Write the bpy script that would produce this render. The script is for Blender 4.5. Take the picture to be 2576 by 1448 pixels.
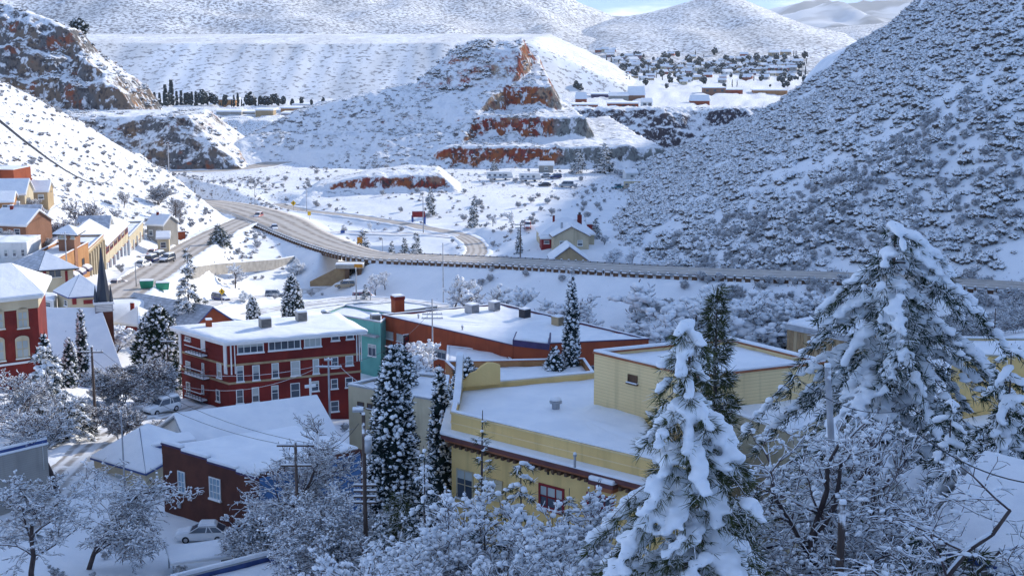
import bpy, bmesh, math, random
import numpy as np
from math import radians as R
for _o in list(bpy.data.objects): bpy.data.objects.remove(_o)
scene = bpy.context.scene
COL = scene.collection

# ------------------------------------------------------------------ camera
PXW, PXH, LENS, CAMZ = 2576.0, 1448.0, 50.0, 60.0
FPX = LENS/36*PXW
PITCH = math.atan(664/FPX)
CP, SP = math.cos(PITCH), math.sin(PITCH)
cd = bpy.data.cameras.new('camera'); cd.lens = LENS; cd.sensor_width = 36; cd.clip_start = .5; cd.clip_end = 60000
cam = bpy.data.objects.new('camera', cd); COL.objects.link(cam)
cam.location = (0, 0, CAMZ); cam.rotation_euler = (math.pi/2-PITCH, 0, 0)
scene.camera = cam

# ------------------------------------------------------------------ light
SUN_AZ, SUN_EL = 45.0, 22.0          # azimuth from straight ahead towards the right
world = bpy.data.worlds.new('World'); scene.world = world; world.use_nodes = True
wn, wl = world.node_tree.nodes, world.node_tree.links
wn.clear()
w_out = wn.new('ShaderNodeOutputWorld'); w_bg = wn.new('ShaderNodeBackground')
w_sky = wn.new('ShaderNodeTexSky'); w_sky.sky_type = 'NISHITA'; w_sky.sun_disc = False
w_sky.sun_elevation = R(SUN_EL); w_sky.sun_rotation = R(SUN_AZ)
w_sky.altitude = 1600; w_sky.air_density = 1.0; w_sky.dust_density = 0.2; w_sky.ozone_density = 5
w_tc = wn.new('ShaderNodeTexCoord'); w_map = wn.new('ShaderNodeMapping'); w_map.inputs['Scale'].default_value = (1.6, 1.6, 9.0)
w_map.inputs['Location'].default_value = (.35, .2, .4)
w_noi = wn.new('ShaderNodeTexNoise'); w_noi.inputs['Scale'].default_value = 2.6; w_noi.inputs['Detail'].default_value = 9; w_noi.inputs['Roughness'].default_value = .58
w_rmp = wn.new('ShaderNodeMapRange'); w_rmp.interpolation_type = 'SMOOTHSTEP'
w_rmp.inputs['From Min'].default_value = .53; w_rmp.inputs['From Max'].default_value = .66
w_rmp.inputs['To Max'].default_value = .85
w_mix = wn.new('ShaderNodeMixRGB'); w_mix.inputs['Color2'].default_value = (7.5, 7.9, 8.4, 1)
wl.new(w_tc.outputs['Generated'], w_map.inputs['Vector']); wl.new(w_map.outputs['Vector'], w_noi.inputs['Vector'])
w_ad = wn.new('ShaderNodeMapRange'); w_ad.inputs['From Min'].default_value = 0; w_ad.inputs['From Max'].default_value = .3; w_ad.inputs['To Min'].default_value = .055; w_ad.inputs['To Max'].default_value = 0
w_s2 = wn.new('ShaderNodeSeparateXYZ'); wl.new(w_tc.outputs['Generated'], w_s2.inputs[0]); wl.new(w_s2.outputs['Z'], w_ad.inputs['Value'])
w_sum = wn.new('ShaderNodeMath'); wl.new(w_noi.outputs['Fac'], w_sum.inputs[0]); wl.new(w_ad.outputs['Result'], w_sum.inputs[1]); wl.new(w_sum.outputs[0], w_rmp.inputs['Value']); wl.new(w_rmp.outputs['Result'], w_mix.inputs['Fac'])
w_sep = wn.new('ShaderNodeSeparateXYZ'); wl.new(w_tc.outputs['Generated'], w_sep.inputs[0])
w_hr = wn.new('ShaderNodeMapRange'); w_hr.inputs['From Min'].default_value = .02; w_hr.inputs['From Max'].default_value = .35; w_hr.inputs['To Min'].default_value = .85; w_hr.inputs['To Max'].default_value = .0
wl.new(w_sep.outputs['Z'], w_hr.inputs['Value'])
w_blue = wn.new('ShaderNodeMixRGB'); w_blue.inputs['Color2'].default_value = (.5, 2.0, 5.4, 1)   # clear winter blue low in the sky
wl.new(w_hr.outputs['Result'], w_blue.inputs['Fac']); wl.new(w_sky.outputs['Color'], w_blue.inputs['Color1']); wl.new(w_blue.outputs['Color'], w_mix.inputs['Color1']); wl.new(w_mix.outputs['Color'], w_bg.inputs['Color'])
w_bg.inputs['Strength'].default_value = .15
wl.new(w_bg.outputs['Background'], w_out.inputs['Surface'])
sl = bpy.data.lights.new('sun', 'SUN'); sl.energy = 3.2; sl.angle = R(.6); sl.color = (1, .93, .82)
sun = bpy.data.objects.new('sun', sl); COL.objects.link(sun)
from mathutils import Vector
_sd = Vector((math.sin(R(SUN_AZ))*math.cos(R(SUN_EL)), math.cos(R(SUN_AZ))*math.cos(R(SUN_EL)), math.sin(R(SUN_EL))))
sun.rotation_euler = _sd.to_track_quat('Z', 'Y').to_euler(); sun.location = (300, 300, 400)
vs = scene.view_settings
vs.view_transform = 'Standard'; vs.look = 'None'; vs.exposure = 0.86; vs.gamma = 1; vs.use_curve_mapping = False
scene.cycles.use_denoising = True
scene.cycles.max_bounces = 5; scene.cycles.diffuse_bounces = 3; scene.cycles.glossy_bounces = 2; scene.cycles.transmission_bounces = 2
scene.cycles.volume_bounces = 0; scene.cycles.sample_clamp_indirect = 8

# ------------------------------------------------------------------ photograph pixel (2576 wide) -> place in the world
def P(u, v, D):                       # on the plane y = D
    dx, dz = (u-1288)/FPX, (724-v)/FPX
    t = D/(CP+dz*SP)
    return (dx*t, D, CAMZ+t*(-SP+dz*CP))
def Zp(u, v, z):                      # on the plane of height z
    dx, dz = (u-1288)/FPX, (724-v)/FPX
    t = (z-CAMZ)/(-SP+dz*CP)
    return (dx*t, t*(CP+dz*SP), z)
def X(u, D): return (u-1288)/FPX*D/CP*.985

# ------------------------------------------------------------------ numpy noise
def _h(ix, iy, s):
    n = (ix.astype(np.int64)*374761393+iy.astype(np.int64)*668265263+s*1442695041) & 0xffffffff
    n = ((n ^ (n >> 13))*1274126177) & 0xffffffff
    return ((n ^ (n >> 16)) & 0xffff)/65535.0
def vnoise(x, y, s=0):
    x = np.asarray(x, float); y = np.asarray(y, float)
    ix, iy = np.floor(x), np.floor(y); fx, fy = x-ix, y-iy
    fx = fx*fx*(3-2*fx); fy = fy*fy*(3-2*fy)
    a, b, c, d = _h(ix, iy, s), _h(ix+1, iy, s), _h(ix, iy+1, s), _h(ix+1, iy+1, s)
    return (a*(1-fx)+b*fx)*(1-fy)+(c*(1-fx)+d*fx)*fy*1.0
def fbm(x, y, s=0, o=4, ridge=False):
    r = 0; a = .5; t = 0
    for i in range(o):
        n = vnoise(x*2**i+17*i, y*2**i-9*i, s+i)*2-1
        if ridge: n = 1-2*abs(n)
        r = r+n*a; t += a; a *= .5
    return r/t                        # about -1..1
def sstep(a, b, x):
    t = np.clip((x-a)/(b-a), 0, 1); return t*t*(3-2*t)

# ------------------------------------------------------------------ objects
def link(name, me, parent=None, loc=None, rz=0):
    o = bpy.data.objects.new(name, me); COL.objects.link(o)
    if parent: o.parent = parent
    if loc is not None: o.location = loc
    if rz: o.rotation_euler = (0, 0, rz)
    return o
def tag(o, label=None, cat=None, group=None, kind=None):
    if label: o['label'] = label
    if cat: o['category'] = cat
    if group: o['group'] = group
    if kind: o['kind'] = kind
    return o
def thing(name, loc, rz, label, cat, group=None):
    return tag(link(name, None, None, loc, rz), label, cat, group)
def copy_tree(o, parent=None):
    c = o.copy(); COL.objects.link(c); c.parent = parent
    for ch in list(o.children): copy_tree(ch, c)
    return c
def tri_mesh(name, V, F, mats, smooth=False, mi=None):
    V = np.ascontiguousarray(V, np.float32); F = np.ascontiguousarray(F, np.int32)
    me = bpy.data.meshes.new(name); k = F.shape[1]
    me.vertices.add(len(V)); me.vertices.foreach_set('co', V.ravel())
    me.loops.add(F.size); me.loops.foreach_set('vertex_index', F.ravel())
    me.polygons.add(len(F)); me.polygons.foreach_set('loop_start', np.arange(0, F.size, k, dtype=np.int32))
    if smooth: me.polygons.foreach_set('use_smooth', np.ones(len(F), bool))
    if mi is not None: me.polygons.foreach_set('material_index', np.ascontiguousarray(mi, np.int32))
    for m in (mats if isinstance(mats, (list, tuple)) else [mats]): me.materials.append(m)
    me.update(calc_edges=True); return me
class MB:
    def __init__(s): s.v = []; s.f = []
    def add(s, vs, fs):
        o = len(s.v); s.v += [tuple(p) for p in vs]; s.f += [tuple(i+o for i in f) for f in fs]; return s
    def box(s, x0, x1, y0, y1, z0, z1):
        return s.add([(x0,y0,z0),(x1,y0,z0),(x1,y1,z0),(x0,y1,z0),(x0,y0,z1),(x1,y0,z1),(x1,y1,z1),(x0,y1,z1)],
                     [(0,3,2,1),(4,5,6,7),(0,1,5,4),(1,2,6,5),(2,3,7,6),(3,0,4,7)])
    def loft(s, rings, cap=True, closed=True):
        n = len(rings[0]); vs = [p for r in rings for p in r]; fs = []
        for k in range(len(rings)-1):
            for i in range(n if closed else n-1):
                j = (i+1) % n; fs.append((k*n+i, k*n+j, (k+1)*n+j, (k+1)*n+i))
        if cap: fs += [tuple(range(n))[::-1], tuple((len(rings)-1)*n+i for i in range(n))]
        return s.add(vs, fs)
    def prism(s, poly, z0, z1): return s.loft([[(x, y, z0) for x, y in poly], [(x, y, z1) for x, y in poly]])
    def vslab(s, poly, dz): return s.loft([poly, [(x, y, z+dz) for x, y, z in poly]])
    def tube(s, p0, p1, r0, r1=None, n=8):
        r1 = r0 if r1 is None else r1
        a = Vector(p0); b = Vector(p1); d = (b-a).normalized()
        e = d.cross(Vector((0, 0, 1)) if abs(d.z) < .9 else Vector((1, 0, 0))).normalized(); g = d.cross(e)
        return s.loft([[tuple(a+(e*math.cos(2*math.pi*i/n)+g*math.sin(2*math.pi*i/n))*r0) for i in range(n)],
                       [tuple(b+(e*math.cos(2*math.pi*i/n)+g*math.sin(2*math.pi*i/n))*r1) for i in range(n)]])
    def path(s, pts, r, n=6):
        for a, b in zip(pts[:-1], pts[1:]): s.tube(a, b, r, r, n)
        return s
    def mesh(s, name, mat, smooth=False):
        me = bpy.data.meshes.new(name); me.from_pydata(s.v, [], s.f)
        bm = bmesh.new(); bm.from_mesh(me); bmesh.ops.recalc_face_normals(bm, faces=bm.faces[:])
        bm.to_mesh(me); bm.free()
        if smooth: me.polygons.foreach_set('use_smooth', np.ones(len(me.polygons), bool))
        for m in (mat if isinstance(mat, (list, tuple)) else [mat]): me.materials.append(m)
        return me
    def build(s, name, mat, parent=None, smooth=False, loc=None, rz=0, bevel=0):
        o = link(name, s.mesh(name, mat, smooth), parent, loc, rz)
        if bevel:
            b = o.modifiers.new('bevel', 'BEVEL'); b.width = bevel; b.segments = 2; b.limit_method = 'ANGLE'
        return o

# ------------------------------------------------------------------ materials
SNOW = (.86, .87, .89)
def material(name, c1, c2=None, rough=.85, scale=1.0, stretch=(1,1,1), detail=4, lo=.35, hi=.65, snow=None, snow_noise=(2.0, .5),
             bump=0, bump_scale=6, metal=0, spec=.3, wave=None, speck=None, c3=None, tracks=None, streak=0):
    m = bpy.data.materials.new(name); m.use_nodes = True
    nt = m.node_tree; N, L = nt.nodes, nt.links
    b = N['Principled BSDF']; b.inputs['Roughness'].default_value = rough; b.inputs['Metallic'].default_value = metal
    b.inputs['Specular IOR Level'].default_value = spec
    geo = N.new('ShaderNodeNewGeometry'); pos = geo.outputs['Position']
    def noise(sc, st=(1,1,1), d=4, rg=.55):
        mp = N.new('ShaderNodeMapping'); mp.inputs['Scale'].default_value = st
        L.new(pos, mp.inputs['Vector'])
        n = N.new('ShaderNodeTexNoise'); n.inputs['Scale'].default_value = sc; n.inputs['Detail'].default_value = d; n.inputs['Roughness'].default_value = rg
        L.new(mp.outputs['Vector'], n.inputs['Vector']); return n.outputs['Fac']
    def ramp(x, a, bb, smooth=True):
        r = N.new('ShaderNodeMapRange'); r.interpolation_type = 'SMOOTHSTEP' if smooth else 'LINEAR'
        for k, v in (('From Min', a), ('From Max', bb)):
            if hasattr(v, 'links'): L.new(v, r.inputs[k])
            else: r.inputs[k].default_value = v
        L.new(x, r.inputs['Value']); return r.outputs['Result']
    def mix(f, a, bb):
        x = N.new('ShaderNodeMixRGB'); L.new(f, x.inputs['Fac'])
        for k, v in (('Color1', a), ('Color2', bb)):
            if isinstance(v, tuple): x.inputs[k].default_value = (*v, 1)
            else: L.new(v, x.inputs[k])
        return x.outputs['Color']
    def mth(op, a, bb):
        x = N.new('ShaderNodeMath'); x.operation = op
        for i, v in enumerate((a, bb)):
            if hasattr(v, 'links'): L.new(v, x.inputs[i])
            else: x.inputs[i].default_value = v
        return x.outputs[0]
    if c2 is None: c2 = tuple(c*.72 for c in c1)
    colr = mix(ramp(noise(scale, stretch, detail), lo, hi), c1, c2)
    if c3: colr = mix(ramp(noise(scale*.37, stretch, 3), .52, .64), colr, c3)
    if wave:                          # board or course joints: (axis scale xyz, depth)
        sp = N.new('ShaderNodeSeparateXYZ'); L.new(pos, sp.inputs[0])
        fr = mth('FRACT', mth('MULTIPLY', sp.outputs['Z'], wave[0]), 0)
        colr = mix(ramp(fr, .0, .22), tuple(c*wave[1] for c in c1), colr)
    if streak:                        # long faint runs of dirt and damp
        colr = mix(mth('MULTIPLY', ramp(noise(.9, (1, 1, .10), 5), .50, .72), streak), colr, tuple(c*.55 for c in c1))
    if tracks:                        # wheel tracks worn dark, slush left between them
        at = N.new('ShaderNodeAttribute'); at.attribute_name = 'across'
        ab = mth('ADD', mth('ABSOLUTE', at.outputs['Fac'], 0), mth('MULTIPLY', mth('SUBTRACT', noise(.12, (1, 1, 1), 3), .5), .22))
        cs = mth('COSINE', mth('MULTIPLY', mth('SUBTRACT', ab, .28), 14.28), 0)
        colr = mix(mth('MULTIPLY', ramp(mth('ADD', cs, mth('MULTIPLY', mth('SUBTRACT', noise(.5, (1, 1, 1), 5), .5), 2.2)), .9, -.9), tracks[1]), colr, tracks[0])
    if speck:                         # (scale, threshold, colour[, attribute name])
        th = speck[1]
        f = noise(speck[0], (1, 1, 1), 5, .62)
        if len(speck) > 3:
            at = N.new('ShaderNodeAttribute'); at.attribute_name = speck[3]
            f = mth('ADD', f, mth('MULTIPLY', mth('SUBTRACT', at.outputs['Fac'], .5), .35))
        colr = mix(ramp(f, th, th+.09), colr, speck[2])
    if snow is not None:              # snow lies where the surface faces up
        sn = N.new('ShaderNodeSeparateXYZ'); L.new(geo.outputs['Normal'], sn.inputs[0])
        f = mth('ADD', sn.outputs['Z'], mth('MULTIPLY', mth('SUBTRACT', noise(snow_noise[0], (1,1,1), 4), .5), snow_noise[1]*2))
        colr = mix(ramp(f, snow, snow+.16), colr, SNOW)
    L.new(colr, b.inputs['Base Color'])
    if bump:
        bp = N.new('ShaderNodeBump'); bp.inputs['Strength'].default_value = bump; bp.inputs['Distance'].default_value = .3
        L.new(noise(bump_scale, (1,1,1), 5), bp.inputs['Height']); L.new(bp.outputs['Normal'], b.inputs['Normal'])
    return m
M = {}
def mk(name, *a, **k): M[name] = material(name, *a, **k); return M[name]
mk('snow', SNOW, (.80, .82, .85), .7, .5, bump=.12, bump_scale=1.6)
mk('snow_fine', SNOW, (.79, .81, .845), .7, .45, bump=.28, bump_scale=1.1)
mk('ground', SNOW, (.79, .81, .84), .8, .15, bump=.35, bump_scale=.7, speck=(1.1, .60, (.16, .12, .10), 'brush'))
mk('hillside', SNOW, (.78, .80, .83), .8, .1, bump=.35, bump_scale=.25, speck=(.8, .63, (.16, .13, .12)))
mk('far_hill', SNOW, (.70, .70, .70), .9, .006, bump=.0, speck=(.15, .475, (.24, .235, .24)))
mk('dump', SNOW, (.68, .68, .68), .9, .02, speck=(.17, .53, (.28, .275, .28)), bump=.5, bump_scale=.05, stretch=(1, .2, 1))
mk('far_mountain', (.62, .64, .68), (.10, .11, .13), .9, .0009, lo=.42, hi=.58)
mk('road', (.43, .37, .31), (.28, .245, .215), .75, .35, detail=6, speck=(.5, .62, (.72, .71, .70)), bump=.1, tracks=((.56, .52, .48), .75))
mk('slush_road', (.50, .48, .46), (.28, .25, .23), .75, .3, detail=6, speck=(.45, .52, (.80, .80, .81)), bump=.2, tracks=((.80, .80, .81), .9))
mk('red_rock', (.36, .075, .03), (.42, .17, .05), .9, .16, (1, 1, .6), 6, .40, .60, snow=.62, snow_noise=(.35, .75), bump=.8, bump_scale=.5, c3=(.22, .07, .05))
mk('grey_rock', (.22, .23, .23), (.14, .14, .135), .9, .25, (1, 1, .3), 6, snow=.62, snow_noise=(.3, .6), bump=.8, bump_scale=.6)
mk('brown_rock', (.17, .13, .11), (.09, .085, .09), .9, .12, (1, 1, .5), 6, snow=.56, snow_noise=(.25, .75), bump=.9, bump_scale=.5, c3=(.24, .10, .05))
mk('pit_rock', (.05, .045, .06), (.10, .09, .10), .9, .08, (1, 1, .3), 6, snow=.55, snow_noise=(.12, .8), bump=.8, bump_scale=.2)
# ================================================================== TERRAIN
def ctrl():
    px = [(510,1370,118),(200,1440,106),(800,1440,112),(200,1140,140),(410,1035,165),(640,1300,118),(960,1448,108),
          (330,720,250),(420,660,300),(520,600,370),(600,560,410),(700,560,420),(650,548,425),(1000,600,390),(1190,630,370),(1100,570,410),
          (600,790,270),(690,745,325),(560,735,310),(760,770,300),(1000,560,430),
          (0,210,420),(100,250,430),(200,300,455),(300,380,480),(430,470,505),(0,420,330),(60,580,290),(130,480,345),(250,520,370),(400,560,372),(330,450,430),
          (600,430,530),(480,440,520),(600,490,470),(800,470,490),(1400,440,520),(1400,520,440),(1300,480,480),(1600,470,505),(700,410,560),
          (1350,640,345),(1430,610,350),(1540,600,370),(1330,560,375),(1600,560,420)]
    pts = [P(*p) for p in px]
    pts += [(0,0,57),(-60,0,50),(60,0,60),(0,-40,66),(120,0,66),(-120,0,44),(-60,40,34),(0,40,35.5),(50,40,41),(20,50,33.2),(25,58,32.2),(30,70,31),(14,48,33.5),(20,40,35.5),(36,60,33.5),(0,62,29),(-40,70,24),(40,70,33),(20,75,28.5),
            (-10,85,24),(20,90,23),(40,100,26),(70,80,38),(90,110,38),(0,112,18.5),(-35,112,16.4),(60,130,27),(35,130,22),
            (-20,140,14.5),(10,140,17),(-45,150,15),(-70,150,17),(-60,170,16),(-56,200,9.5),(-62,210,10),(-50,190,9.5),(-40,185,11),(-25,195,7),(-5,195,6),(20,195,8),(50,195,13),(80,190,20),
            (-20,225,3),(0,230,1),(25,235,1),(0,262,-2.5),(30,255,-2),(-20,275,-2.5),(60,250,4),(90,245,9),(130,220,22),(200,200,42),(170,110,50),(250,60,70),
            (-20,318,-2),(-5,305,-2.5),(20,290,-2.5),(45,278,-1),(-30,260,1),(-40,240,6),
            (-75,235,14.5),(-75,250,13),(-76,270,11.6),(-78,290,10),(-80,315,8),(-83,340,6),(-86,290,10.8),(-88,315,9),(-100,220,25),(-140,200,40),(-120,120,38),(-160,60,50),(-90,150,22),(-110,270,24),(-150,330,42),(-190,420,60),(-230,380,75),(-170,450,45),(-250,500,60),(-160,545,7),(-130,545,5),(-160,515,15),(-200,545,13),(-120,522,6),(-240,548,20),
            (-130,500,16),(-90,545,5),(0,550,5),(60,550,5),(120,540,5),(150,450,8),(-40,465,4.5),(90,420,5),(70,350,6),(110,300,9),(170,290,14),(260,330,14),(300,420,12),(300,540,10),(-250,200,62),(-300,548,30),(300,150,70)]
    return np.array(pts)
CT = ctrl()
def _solve():
    xy = CT[:, :2]/100; d = np.linalg.norm(xy[:, None]-xy[None], axis=2)
    n = len(xy); A = np.zeros((n+3, n+3)); A[:n, :n] = d-np.eye(n)*.02; A[:n, n] = 1; A[:n, n+1:] = xy; A[n, :n] = 1; A[n+1:, :n] = xy.T
    return np.linalg.solve(A, np.r_[CT[:, 2], 0, 0, 0])
CW = _solve()
def rbf(x, y):
    x = np.asarray(x, float).ravel()/100; y = np.asarray(y, float).ravel()/100; out = np.empty(len(x)); n = len(CT)
    for a in range(0, len(x), 20000):
        q = np.c_[x[a:a+20000], y[a:a+20000]]
        out[a:a+20000] = np.linalg.norm(q[:, None]-CT[None, :, :2]/100, axis=2)@CW[:n]+CW[n]+q@CW[n+1:]
    return out

def dense(pts, step=2.0):
    """Catmull-Rom through world points (x, y, z, half width)"""
    p = np.array(pts, float); p = np.vstack([2*p[0]-p[1], p, 2*p[-1]-p[-2]]); out = []
    for i in range(1, len(p)-2):
        n = max(2, int(np.linalg.norm(p[i+1, :2]-p[i, :2])/step))
        for t in np.linspace(0, 1, n, endpoint=False):
            out.append(.5*(2*p[i]+(p[i+1]-p[i-1])*t+(2*p[i-1]-5*p[i]+4*p[i+1]-p[i+2])*t*t+(3*p[i]-p[i-1]-3*p[i+1]+p[i+2])*t**3))
    out.append(p[-2]); return np.array(out)
def rpx(lst): return dense([(*P(u, v, D), w) for u, v, D, w in lst])
ROADS = {
 'highway': rpx([(455,506,478,4.5),(520,513,466,5.5),(600,527,445,7),(690,556,418,8),(760,590,392,6.5),(840,622,366,5.5),(940,648,343,5),(1100,657,333,5),(1300,666,320,5),(1600,684,301,5),(1900,696,290,5),(2140,704,283,5),(2400,718,273,5),(2700,738,262,5),(3000,760,252,5)]),
 'main_street': rpx([(640,545,428,5),(590,566,404,5),(520,600,370,5),(440,646,315,5),(380,688,275,5),(320,724,248,5),(285,750,234,4.5)]),
 'side_street': rpx([(470,1020,172,3),(400,1040,163,3),(330,1062,157,3),(255,1110,146,3),(200,1160,137,3),(110,1250,125,3),(0,1350,116,3)]),
 'lower_road': rpx([(430,800,262,3.5),(519,765,286,3.5),(607,751,308,3.5),(690,744,325,3.5),(757,733,332,3.5),(858,722,340,3.5),(900,708,352,3.5),(950,690,372,3.5)]),
 'circle_road': rpx([(700,512,468,3),(757,528,448,3),(908,546,430,3),(1033,566,412,3.2),(1079,575,406,3.2),(1141,586,396,3.2),(1185,605,382,3.2),(1200,628,362,3.2),(1190,648,342,3.2)]),
 'cross_road': rpx([(745,588,393,3),(800,585,396,2.6),(908,585,396,2.4),(1078,589,393,2.4),(1150,594,390,2.4)]),
 'far_road': rpx([(395,433,528,4),(480,431,532,4.5),(560,429,535,5),(640,420,545,6),(700,408,560,6),(745,402,575,4)]),
 'lot_lane': rpx([(560,800,276,3),(690,778,290,3),(800,762,300,3),(900,752,306,3),(1000,757,300,3),(1120,772,280,3)]),
}
def near_road(k, x, y):
    s = ROADS[k]; best = np.full(len(x), 1e9); zi = np.zeros(len(x)); hw = np.zeros(len(x))
    m = (x > s[:, 0].min()-40) & (x < s[:, 0].max()+40) & (y > s[:, 1].min()-40) & (y < s[:, 1].max()+40)
    idx = np.where(m)[0]
    for a in range(0, len(idx), 8000):
        i = idx[a:a+8000]; d = np.hypot(x[i, None]-s[None, :, 0], y[i, None]-s[None, :, 1]); j = d.argmin(1)
        best[i] = d[np.arange(len(i)), j]; zi[i] = s[j, 2]; hw[i] = s[j, 3]
    return best, zi, hw
def pit_floor(x, y): return -48+fbm(x/60, y/60, 5)*4
def plain(x, y):
    return -7-5*sstep(1300, 3000, y)+fbm(x/150, y/150, 9)*1.6
def Hg(x, y):
    x = np.asarray(x, float).ravel(); y = np.asarray(y, float).ravel()
    z = np.empty(len(x)); nr = y < 640
    xn, yn = x[nr], y[nr]
    h = rbf(np.clip(xn, -330, 420), np.clip(yn, -60, 560))+fbm(xn/9, yn/9, 3)*.35+fbm(xn/2.5, yn/2.5, 4)*.06
    for k, cut in (('far_road', 0), ('cross_road', 0), ('circle_road', 0), ('main_street', 0), ('side_street', 0), ('lot_lane', 0), ('highway', 1), ('lower_road', 2)):
        d, zr, hw = near_road(k, xn, yn)
        if cut == 1:                   # an embankment carries the highway
            t = sstep(hw+2.0, hw+6, d); fill = zr-.12-np.maximum(d-hw-1.8, 0)*.52
            h = np.where(d < hw+1.8, zr-.12, np.maximum(fill, h*t+(zr-.12)*(1-t)))
        elif cut == 2:                 # the lower road is cut through below it
            h = np.where(d < 38, np.minimum(h, zr-.12+np.maximum(d-hw-1.0, 0)*1.4), h); t = sstep(hw+1, hw+5, d); h = np.where(h < zr-.12, h*t+(zr-.12)*(1-t), h)
        else:
            t = sstep(hw+.6, hw+5, d); h = (zr-.12)*(1-t)+h*t
    z[nr] = h
    f = pit_floor(x, y); p = plain(x, y)
    rim = np.interp(x, [-250, -150, 0, 60, 300], [1005, 1015, 1075, 1105, 1115])+fbm(x/40, y*0, 7)*16+fbm(x/11, y*0, 8)*5
    w = sstep(0, 1, (y-(rim-42))/42); ww = np.clip(w*(1+.18*fbm(x/9, y/14, 11)), 0, 1)
    far = f*(1-ww)+p*ww
    z = np.where(nr, z, far)
    t = sstep(562, 612, y)
    zz = np.where(nr, z*(1-t)+far*t, far)
    return zz
def H1(x, y): return float(Hg([x], [y])[0])

def grid_mesh(name, X_, Y_, Z_, mat, smooth=True):
    r, c = X_.shape; V = np.c_[X_.ravel(), Y_.ravel(), Z_.ravel()]
    i = np.arange(r*c).reshape(r, c); F = np.c_[i[:-1, :-1].ravel(), i[:-1, 1:].ravel(), i[1:, 1:].ravel(), i[1:, :-1].ravel()]
    return tri_mesh(name, V, F, mat, smooth)

ys = np.r_[np.arange(-60, 100, 3.0), np.arange(100, 470, 1.35), np.arange(470, 620, 3.0), np.arange(620, 940, 18.0), np.arange(940, 1170, 3.0), 1170*1.03**np.arange(1, 60), 6700*1.09**np.arange(1, 18)]
t = np.linspace(-1, 1, 431)
tx = np.sign(t)*np.where(abs(t) < .75, abs(t)/.75*.42, .42+(abs(t)-.75)/.25*.75)
GX = tx[None, :]*(ys[:, None]+70); GY = np.repeat(ys[:, None], len(tx), 1)
GZ = Hg(GX, GY).reshape(GX.shape)
gme = grid_mesh('ground', GX, GY, GZ, M['ground'])
gx, gy = GX.ravel(), GY.ravel()
br = .25+.25*fbm(gx/25, gy/25, 21)
br += .45*sstep(-75, -105, gx)*sstep(260, 320, gy)*(gy < 620)
br += .35*sstep(445, 470, gy)*(gy < 640)+.30*sstep(30, 60, gx)*sstep(230, 250, gy)*(gy < 600)
br = np.where(gy < 640, np.minimum(br, .62), .70)
a = gme.attributes.new('brush', 'FLOAT', 'POINT'); a.data.foreach_set('value', np.clip(br, 0, 1).astype(np.float32))
tag(link('ground', gme), kind='structure')

def ribbon(k, name, mat, th=.0, lift=0.0):
    s = ROADS[k]; d = np.gradient(s[:, :2], axis=0); d /= np.linalg.norm(d, axis=1)[:, None]; n = np.c_[-d[:, 1], d[:, 0]]
    cols = np.linspace(-1, 1, 13)
    Xr = s[:, 0:1]+n[:, 0:1]*cols*s[:, 3:4]; Yr = s[:, 1:2]+n[:, 1:2]*cols*s[:, 3:4]; Zr = np.repeat(s[:, 2:3]+lift, 13, 1)
    me = grid_mesh(name, Xr, Yr, Zr, mat); a_ = me.attributes.new('across', 'FLOAT', 'POINT'); a_.data.foreach_set('value', np.repeat(cols[None], len(s), 0).ravel().astype(np.float32))
    o = tag(link(name, me), kind='structure')
    if th:
        m = o.modifiers.new('deck', 'SOLIDIFY'); m.thickness = th; m.offset = -1
    return o
ribbon('highway', 'highway', M['road'], .7, .03)
ribbon('main_street', 'main_street', M['road'], 0, .012)
ribbon('side_street', 'side_street', M['slush_road'])
ribbon('lower_road', 'lower_road', M['slush_road'])
ribbon('circle_road', 'circle_road', M['road'], 0, .008)
ribbon('cross_road', 'cross_road', M['slush_road'], 0, .004)
ribbon('far_road', 'far_road', M['road'])
ribbon('lot_lane', 'parking_lane', M['slush_road'], 0, .004)

def banks(k, hgt, seed, sides=(-1, 1)):
    """ploughed snow heaped unevenly along the road edges"""
    s = ROADS[k]; d = np.gradient(s[:, :2], axis=0); d /= np.linalg.norm(d, axis=1)[:, None]; n = np.c_[-d[:, 1], d[:, 0]]; L = np.r_[0, np.cumsum(np.linalg.norm(np.diff(s[:, :2], axis=0), axis=1))]
    t_ = np.arange(0, L[-1], .8); q = np.stack([np.interp(t_, L, s[:, i]) for i in range(4)], 1); nn = np.stack([np.interp(t_, L, n[:, i]) for i in range(2)], 1); vf = []
    for sd in sides:
        h = hgt*np.clip(.55+fbm(t_/4, t_*0+sd, seed)*.8+fbm(t_/1.3, t_*0+sd, seed+3)*.4, .05, 2); off = q[:, 3]-.15+fbm(t_/3, t_*0+sd, seed+5)*.35
        prof = [(-.45, -.05), (-.15, .75), (.2, 1), (.6, .6), (1.1, -.4)]
        V = np.concatenate([np.c_[q[:, :2]+nn*sd*(off+a)[:, None], q[:, 2]+h*b] for a, b in prof]); m = len(t_); g_ = np.arange(5*m).reshape(5, m)
        f = np.c_[g_[:-1, :-1].ravel(), g_[:-1, 1:].ravel(), g_[1:, 1:].ravel(), g_[1:, :-1].ravel()]; vf.append((V, f))
    V, f = vf[0] if len(vf) == 1 else (np.concatenate([vf[0][0], vf[1][0]]), np.concatenate([vf[0][1], vf[1][1]+len(vf[0][0])]))
    tag(link('snow_bank', tri_mesh('snow_bank', V, f, M['snow'], True)), kind='stuff')
for k_, h_, sd_ in (('highway', .38, 141), ('main_street', .4, 142), ('side_street', .35, 143), ('lower_road', .3, 144), ('circle_road', .35, 145), ('far_road', .4, 146), ('lot_lane', .2, 147), ('cross_road', .25, 148)): banks(k_, h_, sd_)
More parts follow.
